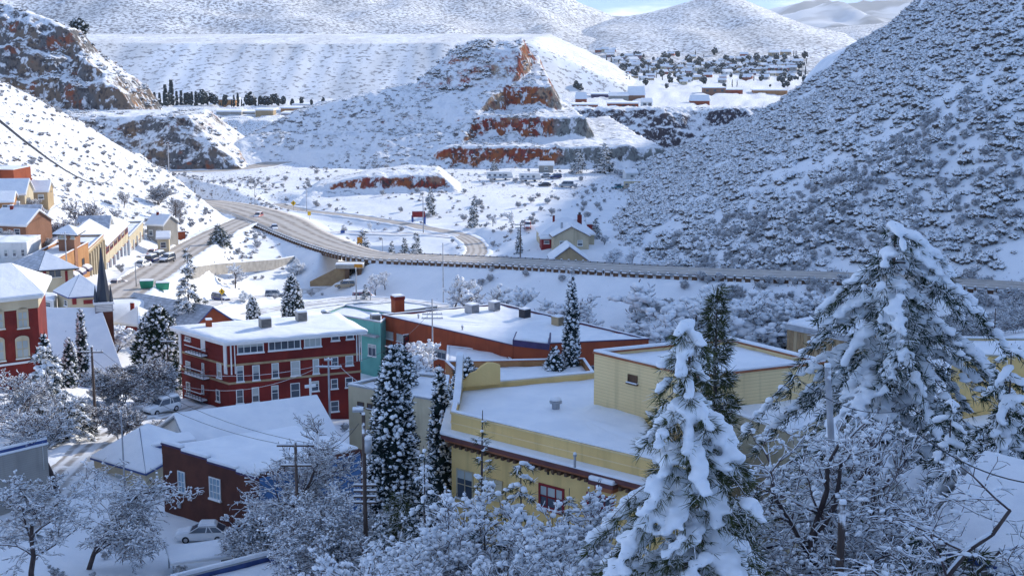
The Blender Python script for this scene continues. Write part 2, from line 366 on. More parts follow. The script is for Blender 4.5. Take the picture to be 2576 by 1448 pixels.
# ---- the shrubby hill on the right; it goes on up beyond the frame
def Hr(x, y):
    x = np.asarray(x, float); y = np.asarray(y, float)
    xb = np.interp(y, [100, 200, 240, 270, 295, 325, 390, 480, 560, 1000], [330, 205, 140, 97, 64, 42, 34, 46, 58, 66])+fbm(y/40, y*0, 33, 2)*5
    e = x-xb
    z = np.interp(e, [-90, -25, 0, 40, 75, 108, 181, 250, 330, 400, 470, 700], [-75, -8, 7, 24, 46, 69, 131, 185, 225, 258, 275, 285])
    z = z+40*sstep(-208, -165, x-y)*sstep(120, 260, e)  # upper ridge out of view raised so its shadow covers the foreground
    q_ = x-.26*y; z = np.minimum(z, 57+np.where(q_ > 0, q_*.9, q_*.5))
    z = z-np.maximum(y-562, 0)*.21*sstep(170, 90, e)
    z = np.minimum(z, 330-np.maximum(y-900, 0)*.6)
    w = np.clip((e+20)/60, 0, 1)
    return z+fbm((y-x*.6)/26, (x+y)/150, 31, 4)*3.2*w+fbm(x/14, y/14, 32)*1.4
gxr, gyr = np.meshgrid(np.arange(20, 900, 4.0), np.arange(120, 1100, 4.0))
tag(link('hillside', grid_mesh('hillside', gxr, gyr, Hr(gxr, gyr), M['hillside'])), kind='structure')

# ---- the terraced butte: benches cut in a long slope
def face(y0, x, s, amp=3.0): return y0+fbm(x/13, x*0+s, 40+s)*amp*1.5+fbm(x/4, x*0+s, 50+s)*1.5+fbm(x/1.7, x*0+s, 55+s)*.5
def Hm(x, y):
    wx = x+fbm(x/6, y/6, 61)*1.2
    crest = np.interp(x, [-150, -122, -108, -90, -75, -60, -42, -36, -30, -22, -14, 2, 4.5, 7, 10, 14, 40], [-10, 5, 15, 24, 27.5, 31, 34, 39, 45, 50.3, 52.3, 52.6, 53.4, 50.5, 45, 35, 0])
    slope = np.minimum(crest-np.maximum(y-648, 0)*.6, np.interp(y+fbm(x/30, y*0, 64)*5, [530, 556, 577, 582, 607, 613, 631, 646], [-8, 4.5, 15.5, 16.2, 31, 32.3, 49, 54])+fbm(x/16, y/16, 62)*1.4+fbm(x/7, y/12, 66, 3, True)*.9)
    slope -= np.maximum(x+fbm(y/5, x*0, 67)*1.5-np.interp(y, [556, 585, 604, 618, 640], [-24, -17, -8, 2, 5.5]), 0)*1.9
    def terr(y0, y1, z0, zt, xl, xr, k, zl):   # a bench: top zt behind the face at y0, talus of snow at its foot on the bench zl
        f = face(y0, x, int(zt), 2.2)
        top = zt+fbm(x/9, x*0+zt, 47)*.9+(y-f)*z0
        front = np.maximum(top-(f-y)*k*(1+.4*fbm(x/5, x*0+zt, 45)), zl+1.2+3.4*np.clip(fbm(x/8, x*0+zt, 48)+.1, 0, 1)-(f-y-3.2)*.55)
        z = np.where(y >= f, top, np.minimum(front, top))
        z = np.minimum(z, zt+8-(y-y1)*.9)
        return z-np.maximum(wx-(xr-(y-y0)*.15), 0)*2.1-np.maximum(xl-wx+fbm(y/4, x*0+zt, 49)*2, 0)*.6
    z = slope
    z = np.maximum(z, terr(562, 660, .05, 12.4, -26, 60, 1.9, 4.6))
    z = np.maximum(z, terr(588, 660, .08, 22.6, -21, 30, 2.2, 13.2))
    z = np.maximum(z, terr(612, 655, .30, 34.0, -11, 17, 2.0, 24.2))
    pk = 54.6-np.abs(x-4.0)*1.5-np.abs(y-640)*1.2+fbm(x/2.5, y/2.5, 68)*1.6
    z = np.maximum(z, pk)
    return z+fbm(x/3.5, y/3.5, 63)*.7
mx, my = np.meshgrid(np.arange(-150, 100, .9), np.arange(538, 720, .8))
mz = Hm(mx, my)
def rock_mat(name, steep=(.80, .62), grey_from=18, hill=False, wt=.34):
    """red, orange and grey cut rock where it is steep, snow with brush where it is not"""
    m = bpy.data.materials.new(name); m.use_nodes = True; nt = m.node_tree; N, L = nt.nodes, nt.links; b = N['Principled BSDF']; b.inputs['Roughness'].default_value = .9; b.inputs['Specular IOR Level'].default_value = .2
    geo = N.new('ShaderNodeNewGeometry'); pos = geo.outputs['Position']
    def noise(sc, st=(1,1,1), d=5):
        mp = N.new('ShaderNodeMapping'); mp.inputs['Scale'].default_value = st; L.new(pos, mp.inputs['Vector'])
        n = N.new('ShaderNodeTexNoise'); n.inputs['Scale'].default_value = sc; n.inputs['Detail'].default_value = d; n.inputs['Roughness'].default_value = .6; L.new(mp.outputs['Vector'], n.inputs['Vector']); return n.outputs['Fac']
    def ramp(x, a, bb):
        r = N.new('ShaderNodeMapRange'); r.interpolation_type = 'SMOOTHSTEP'; r.inputs['From Min'].default_value = a; r.inputs['From Max'].default_value = bb; L.new(x, r.inputs['Value']); return r.outputs['Result']
    def mix(f, a, bb):
        x = N.new('ShaderNodeMixRGB'); L.new(f, x.inputs['Fac'])
        for k, v in (('Color1', a), ('Color2', bb)):
            if isinstance(v, tuple): x.inputs[k].default_value = (*v, 1)
            else: L.new(v, x.inputs[k])
        return x.outputs['Color']
    def add(a, bb, s):
        x = N.new('ShaderNodeMath'); x.operation = 'MULTIPLY_ADD'; L.new(bb, x.inputs[0]); x.inputs[1].default_value = s; L.new(a, x.inputs[2]); return x.outputs[0]
    sp = N.new('ShaderNodeSeparateXYZ'); L.new(pos, sp.inputs[0]); sn = N.new('ShaderNodeSeparateXYZ'); L.new(geo.outputs['Normal'], sn.inputs[0])
    if hill:
        rock = mix(ramp(noise(.07, (1, 1, .6), 6), .42, .58), (.125, .125, .13), (.19, .14, .105)); rock = mix(ramp(noise(.09), .56, .64), rock, (.27, .085, .045))
        rock = mix(ramp(noise(.035, (1, 1, 1)), .60, .68), rock, (.34, .17, .06))
    else:
        rock = mix(ramp(noise(.11, (1, 1, .5)), .40, .58), (.26, .042, .028), (.33, .105, .038)); rock = mix(ramp(noise(.2, (1, 1, .3)), .56, .66), rock, (.20, .05, .05))
        rock = mix(ramp(noise(.06), .56, .66), rock, (.36, .26, .18))
        rock = mix(ramp(add(sp.outputs['X'], noise(.12), 14), grey_from+5, grey_from+9), rock, (.21, .22, .21))
    rock = mix(ramp(noise(.34 if hill else .30, (1, 1, .8) if hill else (1, 1, .7), 7), .53, .60), rock, (.74, .75, .78))
    rock = mix(ramp(noise(.9, (1, 1, .5)), .42, .62), rock, mix(ramp(noise(.3), .4, .6), (.05, .045, .05), rock))
    dust = add(sn.outputs['Z'], noise(.8), .55)
    rock = mix(ramp(dust, .93 if hill else .86, 1.12 if hill else 1.06), rock, SNOW)
    snw = mix(ramp(noise(.42), .52, .60), SNOW, (.10, .10, .105)); snw = mix(ramp(noise(.05), .40, .62), SNOW, snw)
    fac = ramp(add(sn.outputs['Z'], noise(.16), wt), steep[1]+wt/2, steep[0]+wt/2)
    L.new(mix(fac, rock, snw), b.inputs['Base Color'])
    bp = N.new('ShaderNodeBump'); bp.inputs['Strength'].default_value = .9; bp.inputs['Distance'].default_value = .8; L.new(noise(.6), bp.inputs['Height']); L.new(bp.outputs['Normal'], b.inputs['Normal'])
    return m
M['butte'] = rock_mat('butte', (.82, .64), 18, False, .6)
tag(link('rock_butte', grid_mesh('rock_butte', mx, my, mz, M['butte'])), kind='structure')

# ---- the cliffs on the left
def Hc(x, y):
    cA = np.interp(x, [-340, -230, -207, -194, -186, -171, -164, -158, -150, -140], [95, 69, 62, 56.5, 46, 36, 30, 20, 5, -20])
    wy = y+fbm(x/26, y/26, 70, 4)*16+fbm(x/8, y/8, 77, 3)*4
    cl = np.interp(wy, [585, 600, 604, 612, 618, 624, 632, 636, 648, 700], [16, 24, 33, 36, 45, 47, 57, 60, 66, 110])+fbm(x/17-y/40, y/30+x/60, 71, 5, True)*5.5+fbm(x/5, y/5, 73, 4)*2.0
    A = np.minimum(cA+fbm(x/9, y/9, 72)*2.5-np.maximum(y-650, 0)*.5, cl)
    cB = np.interp(x, [-340, -175, -127, -120, -108, -103, -96, -84], [40, 27, 25, 18.6, 10, 6, 2, -10])
    wb = y+fbm(x/22, y/22, 78, 4)*9
    B = np.minimum(np.minimum(cB, 24.5)+fbm(x/9, y/9, 74)*1.2-np.maximum(y-600, 0)*.3, np.interp(wb, [528, 538, 546, 549, 558, 563, 640], [-6, 5, 12, 14, 21, 24, 27])+fbm(x/12, y/12, 76, 5, True)*3.0+fbm(x/4, y/4, 79, 3)*1.0)
    return np.maximum(A, B)-np.maximum(540-y, 0)*2.2
cx, cy = np.meshgrid(np.arange(-340, -76, 1.0), np.arange(522, 720, .9))
M['cliff'] = rock_mat('cliff', (.97, .78), 999, True, .75)
tag(link('cliff', grid_mesh('cliff', cx, cy, Hc(cx, cy), M['cliff'])), kind='structure')

# ---- the dark wall of the open pit
px_, py_ = np.meshgrid(np.arange(36, 235, 1.1), np.arange(1044, 1125, 1.1))
def Hp(x, y):
    w = y+fbm(x/14, y/14, 131, 4)*10-np.interp(x, [36, 60, 235], [-6, 0, 8]); ch = np.exp(-((x-142)/11)**2)
    z = np.interp(w, [1046, 1062, 1067, 1080, 1085, 1100, 1118], [-50, -35, -33, -20, -18, -5.6, -5.2])*(1-ch)+np.interp(y, [1046, 1112], [-48, -6])*ch
    return z+fbm(x/8, y/8, 132, 4, True)*2.0+.6
M['pit'] = rock_mat('pit', (.97, .84), 9999, True, .5)
for _n in M['pit'].node_tree.nodes:
    if _n.type == 'MIX_RGB':
        for _k in ('Color1', 'Color2'):
            _c = _n.inputs[_k].default_value
            if not _n.inputs[_k].is_linked and _c[0] < .4: _n.inputs[_k].default_value = (.035, .03, .045, 1) if _c[0] < .2 else (.07, .05, .06, 1)
tag(link('pit_wall', grid_mesh('pit_wall', px_, py_, Hp(px_, py_), M['pit'])), kind='structure')
# ---- the mine dump, the pale hills and the far mountains
dx_, dy_ = np.meshgrid(np.arange(-900, 260, 6.0), np.r_[np.arange(1230, 1560, 5.0), np.arange(1560, 2300, 30)])
def Hd(x, y):
    top = np.interp(y, [1480, 1950, 2300], [40.5, 50.5, 45])+fbm(x/70, y/90, 81, 4)*2.2
    e = fbm(x/55, y*0, 83, 4)*14
    fr = np.interp(y+e, [1240, 1300, 1480], [-22, -6, 44])+fbm(x/14, y/120, 82)*1.6
    z = np.minimum(top, fr)
    edge = np.interp(y, [1300, 1480, 2300], [-70, 22, 60])+fbm(y/60, y*0, 84)*6
    return z-np.maximum(x-edge, 0)*.45
tag(link('mine_dump', grid_mesh('mine_dump', dx_, dy_, Hd(dx_, dy_), M['dump'])), kind='structure')
HILLS = []
def ridge_hill(name, D, prof, depth, mat, seed, amp, foot=-25, step=22, gul=260):
    """prof: (u, v) of its skyline at distance D"""
    w = [P(u, v, D) for u, v in prof]; xs = [p[0] for p in w]; zs = [p[2] for p in w]
    gx_, gy_ = np.meshgrid(np.arange(xs[0], xs[-1], step), np.arange(D-depth, D+depth*.5, step*1.6))
    def hz_(x, y):
        c = np.interp(x, xs, zs, left=-99, right=-99); r = (D-y)/depth
        k = np.where(r > 0, 1-np.clip(r, 0, 1)**.85, 1-np.clip(-r*1.6, 0, 1)**1.4)
        return foot+(c-foot)*k+fbm(x/gul, y/gul/2.2, seed, 5, True)*amp*np.clip(r*5, 0, 1)*np.clip((1-r)*3, 0, 1)+fbm(x/70, y/70, seed+9)*amp*.12
    HILLS.append(hz_); z = hz_(gx_, gy_)
    tag(link(name, grid_mesh(name, gx_, gy_, z, mat)), kind='structure')
ridge_hill('snowy_hill', 3600, [(-900,-260),(-300,-190),(300,-160),(800,-120),(1180,-70),(1390,-25),(1460,8),(1530,38),(1600,75),(1760,130),(1900,150)], 1500, M['far_hill'], 91, 45)
ridge_hill('snowy_hill', 3000, [(1200,150),(1330,115),(1440,85),(1540,47),(1640,28),(1720,8),(1790,-14),(1830,-17),(1880,0),(1950,32),(2020,62),(2090,105),(2200,150),(2300,170)], 1100, M['far_hill'], 95, 26)
ridge_hill('snowy_hill', 4200, [(1700,150),(1900,120),(2020,92),(2080,72),(2150,66),(2220,60),(2270,48),(2330,55),(2420,30),(2600,0),(3000,-40)], 1500, M['far_hill'], 99, 24)
ridge_hill('far_mountain', 15000, [(1250,50),(1480,42),(1560,40),(1660,60),(1880,40),(1960,17),(2030,13),(2060,24),(2110,22),(2190,14),(2240,7),(2280,4),(2320,18),(2420,25),(2600,10),(3000,20)], 3800, M['far_mountain'], 103, 170, -60, 90, 1100)
ridge_hill('snowy_peak', 11500, [(1850,66),(1960,40),(2020,28),(2060,14),(2088,2),(2120,17),(2150,33),(2180,40),(2260,52),(2350,60),(2500,70)], 2400, M['far_mountain'], 107, 120, -60, 70, 800)
# ================================================================== MATERIALS OF THE OBJECTS
mk('red_brick', (.215, .026, .020), (.135, .017, .015), .88, .35, detail=7, wave=(6.5, .75), bump=.15, streak=.55)
mk('dark_brick', (.115, .040, .027), (.08, .028, .02), .85, .5, wave=(6.5, .75), bump=.1, streak=.5)
mk('rust_brick', (.33, .075, .030), (.26, .058, .026), .85, .4, wave=(6.5, .8), bump=.1, streak=.5)
mk('orange_brick', (.31, .15, .09), (.25, .12, .07), .85, .5, wave=(6.5, .8), streak=.5)
mk('yellow_stucco', (.80, .56, .23), (.73, .50, .20), .9, .4, bump=.1, streak=.5)
mk('yellow_board', (.84, .63, .33), (.78, .57, .29), .85, .3, wave=(4.2, .72), streak=.5)
mk('cream_stucco', (.56, .48, .33), (.49, .41, .28), .9, .5, bump=.1, streak=.5)
mk('tan_stucco', (.42, .31, .18), (.36, .26, .15), .9, .5, bump=.1, streak=.5)
mk('orange_stucco', (.46, .235, .10), (.38, .185, .075), .9, .5, streak=.5)
mk('teal_stucco', (.17, .46, .40), (.14, .40, .35), .9, .5, streak=.5)
mk('grey_board', (.36, .34, .31), (.30, .285, .26), .85, .4, wave=(5, .75), streak=.5)
mk('white_board', (.72, .72, .70), (.64, .64, .62), .8, .5, wave=(4, .85), streak=.5)
mk('white_paint', (.78, .78, .76), (.70, .70, .69), .6, .8)
mk('dark_red_paint', (.25, .02, .025), None, .6)
mk('purple_trim', (.055, .04, .12), None, .6)
mk('red_brown_trim', (.15, .06, .055), (.11, .045, .05), .7, .8)
mk('blue_trim', (.05, .09, .26), None, .55)
mk('blue_wall', (.07, .17, .36), None, .7)
mk('grey_trim', (.42, .44, .47), None, .7)
mk('terracotta', (.40, .15, .07), (.33, .12, .06), .85, 1.5)
mk('brown_wood', (.13, .075, .045), (.09, .05, .032), .85, 1.2, (1, 1, .2))
mk('concrete', (.40, .37, .33), (.31, .29, .26), .9, .8, bump=.1)
mk('stone_tan', (.33, .23, .125), (.27, .18, .10), .9, .8, bump=.5, bump_scale=2)
mk('glass', (.045, .06, .085), (.09, .11, .14), .15, .3, spec=.6)
mk('light_pane', (.45, .48, .46), (.36, .40, .40), .35, .5, spec=.5)
mk('blue_pane', (.16, .27, .36), (.28, .38, .45), .25, .7, spec=.5)
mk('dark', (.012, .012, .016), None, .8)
mk('metal', (.42, .43, .45), (.33, .34, .36), .45, 1, metal=.3)
mk('dark_metal', (.05, .05, .06), None, .5, metal=.4)
mk('spire', (.025, .035, .06), (.04, .055, .075), .55, 1.5, (1, 1, .3), snow=.55, snow_noise=(1.5, .4))
mk('roof_thin', (.36, .39, .44), (.55, .58, .64), .7, 1.3, (1, 1, 1), wave=(3.0, .8))
mk('pole_wood', (.12, .085, .07), (.075, .055, .048), .9, 3, (1, 1, .1), snow=.6)
mk('pole_grey', (.42, .42, .44), None, .6, snow=.7)
mk('bark', (.065, .048, .046), (.10, .075, .07), .95, 2.5, (1, 1, .3), snow=.42, snow_noise=(1.5, .35))
mk('twig', (.075, .05, .055), (.13, .09, .085), .95, 1.2, snow=.62, snow_noise=(1.2, .5))
mk('twig_pale', (.24, .19, .18), (.17, .13, .13), .95, 1.2, snow=.25, snow_noise=(1.2, .5))
mk('needles', (.030, .050, .022), (.014, .026, .016), .8, 1.2, snow=.62, snow_noise=(2.0, .45), spec=.2)
mk('needles_blue', (.020, .040, .034), (.010, .020, .022), .8, 1.2, snow=.60, snow_noise=(1.5, .5), spec=.2)
mk('needles_warm', (.075, .088, .024), (.035, .042, .016), .8, 1.4, snow=.75, snow_noise=(2.0, .4), spec=.2)
mk('brush', (.08, .075, .07), (.13, .105, .09), .95, .7, snow=.20, snow_noise=(2.2, .6))
mk('dry_brush', (.17, .12, .09), (.10, .075, .065), .95, 1.2, snow=.35, snow_noise=(2.2, .6))
mk('far_green', (.020, .034, .034), (.012, .02, .025), .9, .3, snow=.72, snow_noise=(.3, .6))
mk('tyre', (.02, .02, .022), None, .9)
mk('rim', (.4, .4, .42), None, .4, metal=.6)
mk('sign_yellow', (.75, .45, .02), None, .5)
mk('sign_orange', (.70, .28, .02), None, .5)
mk('sign_red', (.55, .03, .04), None, .5)
mk('sign_green', (.03, .30, .17), None, .5)
mk('sign_blue', (.03, .09, .32), None, .5)
mk('lamp_red', (.35, .02, .02), None, .3)
mk('lamp_white', (.7, .7, .68), None, .3)
def paint(name, c):
    if name not in M: mk(name, c, tuple(x*.9 for x in c), .3, .5, spec=.5)
    return M[name]

# ================================================================== BUILDINGS
def inset(poly, d):
    """offset a polygon inwards by d (either orientation)"""
    n = len(poly); A = sum(poly[i][0]*poly[(i+1) % n][1]-poly[(i+1) % n][0]*poly[i][1] for i in range(n)); s = 1 if A > 0 else -1
    out = []
    for i in range(n):
        p, q, r = np.array(poly[i-1][:2]), np.array(poly[i][:2]), np.array(poly[(i+1) % n][:2])
        a = (q-p)/np.linalg.norm(q-p); b = (r-q)/np.linalg.norm(r-q)
        na, nb = np.array([-a[1], a[0]])*s, np.array([-b[1], b[0]])*s
        m = na+nb; m /= max(1e-6, m@m/2)
        out.append(tuple(q+m*d))
    return out
WINC = {}
class Bld:
    def __init__(s, name, label, cat, foot, z0, group=None):
        s.n = len(foot); c = np.mean([p[:2] for p in foot], axis=0); s.c = c; s.z0 = z0
        s.foot = [(p[0]-c[0], p[1]-c[1]) for p in foot]
        s.e = thing(name, (c[0], c[1], z0), 0, label, cat, group)
    def loc(s, p): return (p[0]-s.c[0], p[1]-s.c[1], p[2]-s.z0)
    def wall(s, i):
        p, q = np.array(s.foot[i]), np.array(s.foot[(i+1) % s.n]); mid = (p+q)/2; d = q-p; L = np.linalg.norm(d)
        nn = np.array([d[1], -d[0]])/L
        if nn@mid < 0: nn = -nn
        return p, q, nn, L
    def hit(s, i, u, v):
        """the point of wall i seen at pixel (u, v), local"""
        p, q, nn, L = s.wall(i); P1 = np.array(P(u, v, 100.0)); o = np.array([0, 0, CAMZ]); dr = P1-o
        ps = p+s.c; t = ((ps-o[:2])@nn)/(dr[:2]@nn); h = o+dr*t
        return np.array([h[0]-s.c[0], h[1]-s.c[1], h[2]-s.z0])
    def body(s, h, mat, name='wall', poly=None, z=-1.5):
        return MB().prism(poly or s.foot, z, h).build(name, mat, s.e)
    def band(s, z0, z1, d, mat, name='cornice', ins=.02, poly=None):
        """a ring proud of the walls by d"""
        pl = poly or s.foot; o, i = inset(pl, -d), inset(pl, ins); b = MB(); n = len(pl)
        for k in range(n):
            j = (k+1) % n
            b.loft([[(*o[k], z0), (*i[k], z0), (*i[k], z1), (*o[k], z1)], [(*o[j], z0), (*i[j], z0), (*i[j], z1), (*o[j], z1)]], cap=False)
        return b.build(name, mat, s.e)
    def flat(s, h, ph=.5, mat=None, cop=None, t=.28, snow_in=.22, thick=.3, rim=.16):
        """flat roof behind a parapet, snow on both"""
        i = inset(s.foot, thick)
        if ph > 0:
            s.band(h, h+ph, 0, mat, 'parapet', thick)
            if cop: s.band(h+ph, h+ph+.12, .08, cop, 'coping', thick+.03)
            top = h+ph+(.12 if cop else 0)+.004
            o, j = inset(s.foot, -.03), inset(s.foot, thick+.02); b = MB(); n = s.n
            for k in range(n):
                m = (k+1) % n
                b.loft([[(*o[k], top), (*j[k], top), (*j[k], top+rim), (*o[k], top+rim)], [(*o[m], top), (*j[m], top), (*j[m], top+rim), (*o[m], top+rim)]], cap=False)
            b.build('parapet_snow', M['snow_fine'], s.e, bevel=.06)
        s.snow_top(inset(s.foot, thick+.03) if ph > 0 else inset(s.foot, -.1), h+.004, t)
    def snow_top(s, poly, z, t, name='roof_snow'):
        """snow on a flat roof: its lip wanders and sags, its top is uneven"""
        P_ = [np.array(p[:2]) for p in poly]; pts = []
        for a, b in zip(P_, P_[1:]+P_[:1]):
            n = max(2, int(np.linalg.norm(b-a)/.55))
            pts += [a+(b-a)*k/n for k in range(n)]
        c = np.mean(pts, axis=0); pts = np.array(pts); g = pts+s.c; w = fbm(g[:, 0]/1.1, g[:, 1]/1.1, 7, 3); h = 1+.35*fbm(g[:, 0]/2.2, g[:, 1]/2.2, 8, 3)
        rad = pts-c; L = np.linalg.norm(rad, axis=1)[:, None]; u = rad/L
        rings = [(pts-u*.02, np.full(len(pts), z)), (pts+u*(.03+.07*w[:, None]), z+t*.55*h), (pts-u*(.12+.05*w[:, None]), z+t*h)]
        for f in (.86, .62, .36, .12):
            q = c+rad*f; gg = q+s.c; rings.append((q, z+t*(1.05+.75*fbm(gg[:, 0]/3, gg[:, 1]/3, 9, 3))))
        m = MB().loft([[(x, y, zz) for (x, y), zz in zip(r, zs)] for r, zs in rings])
        return m.build(name, M['snow_fine'], s.e, True)
    def slope(s, poly, fascia, tb=.14, ts=.25, roofmat=None):
        """one plane of a pitched roof: boards, and the snow lying on it. poly local 3d"""
        MB().vslab(poly, tb).build('roof', fascia, s.e)
        c = np.mean(poly, axis=0); q = [tuple(np.array(p)+(c-np.array(p))/max(.01, np.linalg.norm(c-np.array(p)))*.06) for p in poly]
        q = [(x, y, z+tb+.004) for x, y, z in q]
        if ts > 0: MB().vslab(q, ts).build('roof_snow', roofmat or M['snow_fine'], s.e, bevel=.07)
    def gable(s, h, rise, axis, mat, fascia, o=.5, ts=.25, roofmats=(None, None)):
        """4 corners; the ridge runs along wall `axis` (0 or 1)"""
        f = s.foot if axis == 0 else s.foot[1:]+s.foot[:1]
        p = [np.array(x) for x in f]; m1, m2 = (p[1]+p[2])/2, (p[3]+p[0])/2
        for A_, B_, C0 in ((p[1], p[2], m1), (p[3], p[0], m2)): MB().add([(*A_, h), (*B_, h), (*C0, h+rise)], [(0, 1, 2)]).build('gable_wall', mat, s.e)
        ax = (p[1]-p[0])/np.linalg.norm(p[1]-p[0]); r1, r2 = m1+ax*o, m2-ax*o
        for k, (a, b) in enumerate(((p[0], p[1]), (p[3], p[2]))):
            sd = (a+b)/2-(m1+m2)/2; L = np.linalg.norm(sd); ex = sd/L*o; dz = rise/L*o
            s.slope([(*(a+ex-ax*o), h-dz), (*(b+ex+ax*o), h-dz), (*r1, h+rise), (*r2, h+rise)], fascia, ts=ts, roofmat=roofmats[k])
    def hip(s, h, rise, fascia, o=.5, ridge=0.0, axis=0, ts=.22, roofmats=None):
        f = inset(s.foot, -o); p = [np.array(x) for x in f]; c = np.mean(p, axis=0)
        if ridge > 0:
            ax = (p[(1+axis) % 4]-p[axis]); ax = ax/np.linalg.norm(ax); a, b = c-ax*ridge/2, c+ax*ridge/2
            near = lambda q: a if np.linalg.norm(q-a) < np.linalg.norm(q-b) else b
        else: near = lambda q: c
        for k in range(4):
            q0, q1 = p[k], p[(k+1) % 4]; n0, n1 = near(q0), near(q1)
            poly = [(*q0, h), (*q1, h), (*n1, h+rise)]+([(*n0, h+rise)] if np.linalg.norm(n0-n1) > .01 else [])
            s.slope(poly, fascia, ts=ts, roofmat=roofmats[k] if roofmats else None)
    def put(s, i, xy, z):
        p, q, nn, L = s.wall(i); return (xy[0]+nn[0]*.0, xy[1]+nn[1]*.0, z), math.atan2(nn[0], -nn[1])
    def win(s, i, u0, v0, u1, v1, frame='white_paint', pane='glass', bars=(1, 2), sill=True, name='window', fw=.09, size=None):
        a, b = s.hit(i, u0, v0), s.hit(i, u1, v1); ctr = (a+b)/2; w, h = np.linalg.norm((b-a)[:2]), abs(b[2]-a[2])
        if size: w, h = size
        w, h = round(w, 1), round(h, 1); loc, rz = s.put(i, ctr[:2], ctr[2])
        return window_at(s.e, loc, rz, w, h, frame, pane, bars, sill, name, fw)
    def wbox(s, i, u0, v0, u1, v1, d, mat, name, back=.0):
        """a flat box on wall i between two pixels, proud by d"""
        a, b = s.hit(i, u0, v0), s.hit(i, u1, v1); ctr = (a+b)/2; w, h = np.linalg.norm((b-a)[:2]), abs(b[2]-a[2]); loc, rz = s.put(i, ctr[:2], ctr[2])
        return MB().box(-w/2, w/2, -d, .02, -h/2, h/2).build(name, mat, s.e, loc=loc, rz=rz)
def window_at(parent, loc, rz, w, h, frame='white_paint', pane='glass', bars=(1, 2), sill=True, name='window', fw=.09):
    o_ = _window(parent, loc, rz, w, h, frame, pane, bars, sill, name, fw)
    if pane == 'glass' and h > .9 and WRND.random() < .55:      # a blind or curtain drawn part of the way
        f = WRND.choice((.3, .45, .6)); k = ('blind', w, h, f)
        if k not in WINC: WINC[k] = MB().box(-w/2+fw, w/2-fw, -.036, -.031, h/2-fw-(h-2*fw)*f, h/2-fw).mesh('blind', M['light_pane'])
        link('blind', WINC[k], o_)
    return o_
WRND = random.Random(4)
def _window(parent, loc, rz, w, h, frame='white_paint', pane='glass', bars=(1, 2), sill=True, name='window', fw=.09):
    k = (w, h, frame, pane, bars, sill, fw)
    if k not in WINC:
        m = MB(); d = .09
        m.box(-w/2, -w/2+fw, -d, .0, -h/2, h/2).box(w/2-fw, w/2, -d, .0, -h/2, h/2).box(-w/2+fw, w/2-fw, -d, .0, h/2-fw, h/2).box(-w/2+fw, w/2-fw, -d, .0, -h/2, -h/2+fw)
        for x in range(1, bars[0]): xx = -w/2+w*x/bars[0]; m.box(xx-fw*.3, xx+fw*.3, -d*.8, 0, -h/2+fw, h/2-fw)
        for z in range(1, bars[1]): zz = -h/2+h*z/bars[1]; m.box(-w/2+fw, w/2-fw, -d*.75, 0, zz-fw*.3, zz+fw*.3)
        pn = MB().box(-w/2+fw, w/2-fw, -.03, .0, -h/2+fw, h/2-fw)
        sl_ = MB().box(-w/2-.08, w/2+.08, -.2, 0, -h/2-.1, -h/2-.002)
        ss = MB().box(-w/2-.06, w/2+.06, -.2, 0, -h/2+.002, -h/2+.07)
        WINC[k] = (m.mesh('window', M[frame]), pn.mesh('pane', M[pane]), sl_.mesh('sill', M[frame]), ss.mesh('sill_snow', M['snow_fine']))
    a, b, c, dd = WINC[k]
    o = link(name, a, parent, loc, rz); link('pane', b, o)
    if sill: link('sill', c, o); link('sill_snow', dd, o)
    return o
def roof_unit(loc, rz, label, w=1.5, h=1.5, mat='metal', group=None, name='air_conditioner'):
    e = thing(name, loc, rz, label, 'air conditioner', group)
    MB().box(-w/2, w/2, -w/2, w/2, .15, h).build('housing', M[mat], e, bevel=.04)
    g = MB()
    for k in range(6): z = .3+k*(h-.5)/5; g.box(-w/2*.85, w/2*.85, -w/2-.03, -w/2+.01, z, z+.08)
    g.build('louvre_panel', M['dark_metal'], e)
    f = MB()
    for sx in (-1, 1):
        for sy in (-1, 1): f.box(sx*w*.4-.05, sx*w*.4+.05, sy*w*.4-.05, sy*w*.4+.05, -.3, .16)
    f.build('support_frame', M['dark_metal'], e)
    MB().box(-w/2, w/2, -w/2, w/2, h+.003, h+.22).build('snow_cap', M['snow_fine'], e, bevel=.09)
    return e
def vent(loc, label, r=.25, h=1.0):
    e = thing('roof_vent', loc, 0, label, 'vent')
    MB().tube((0, 0, -.3), (0, 0, h*.7), r, r, 10).build('pipe', M['metal'], e)
    MB().loft([[(math.cos(a)*r*k, math.sin(a)*r*k, z) for a in np.linspace(0, 2*math.pi, 12, endpoint=False)] for k, z in ((1.0, h*.7), (1.5, h*.75), (1.55, h*.9), (.5, h*1.05))]).build('cowl', M['metal'], e)
    MB().loft([[(math.cos(a)*r*k, math.sin(a)*r*k, z) for a in np.linspace(0, 2*math.pi, 12, endpoint=False)] for k, z in ((1.4, h*.96), (1.35, h*1.1), (.5, h*1.22))]).build('snow_cap', M['snow_fine'], e, True)
    return e

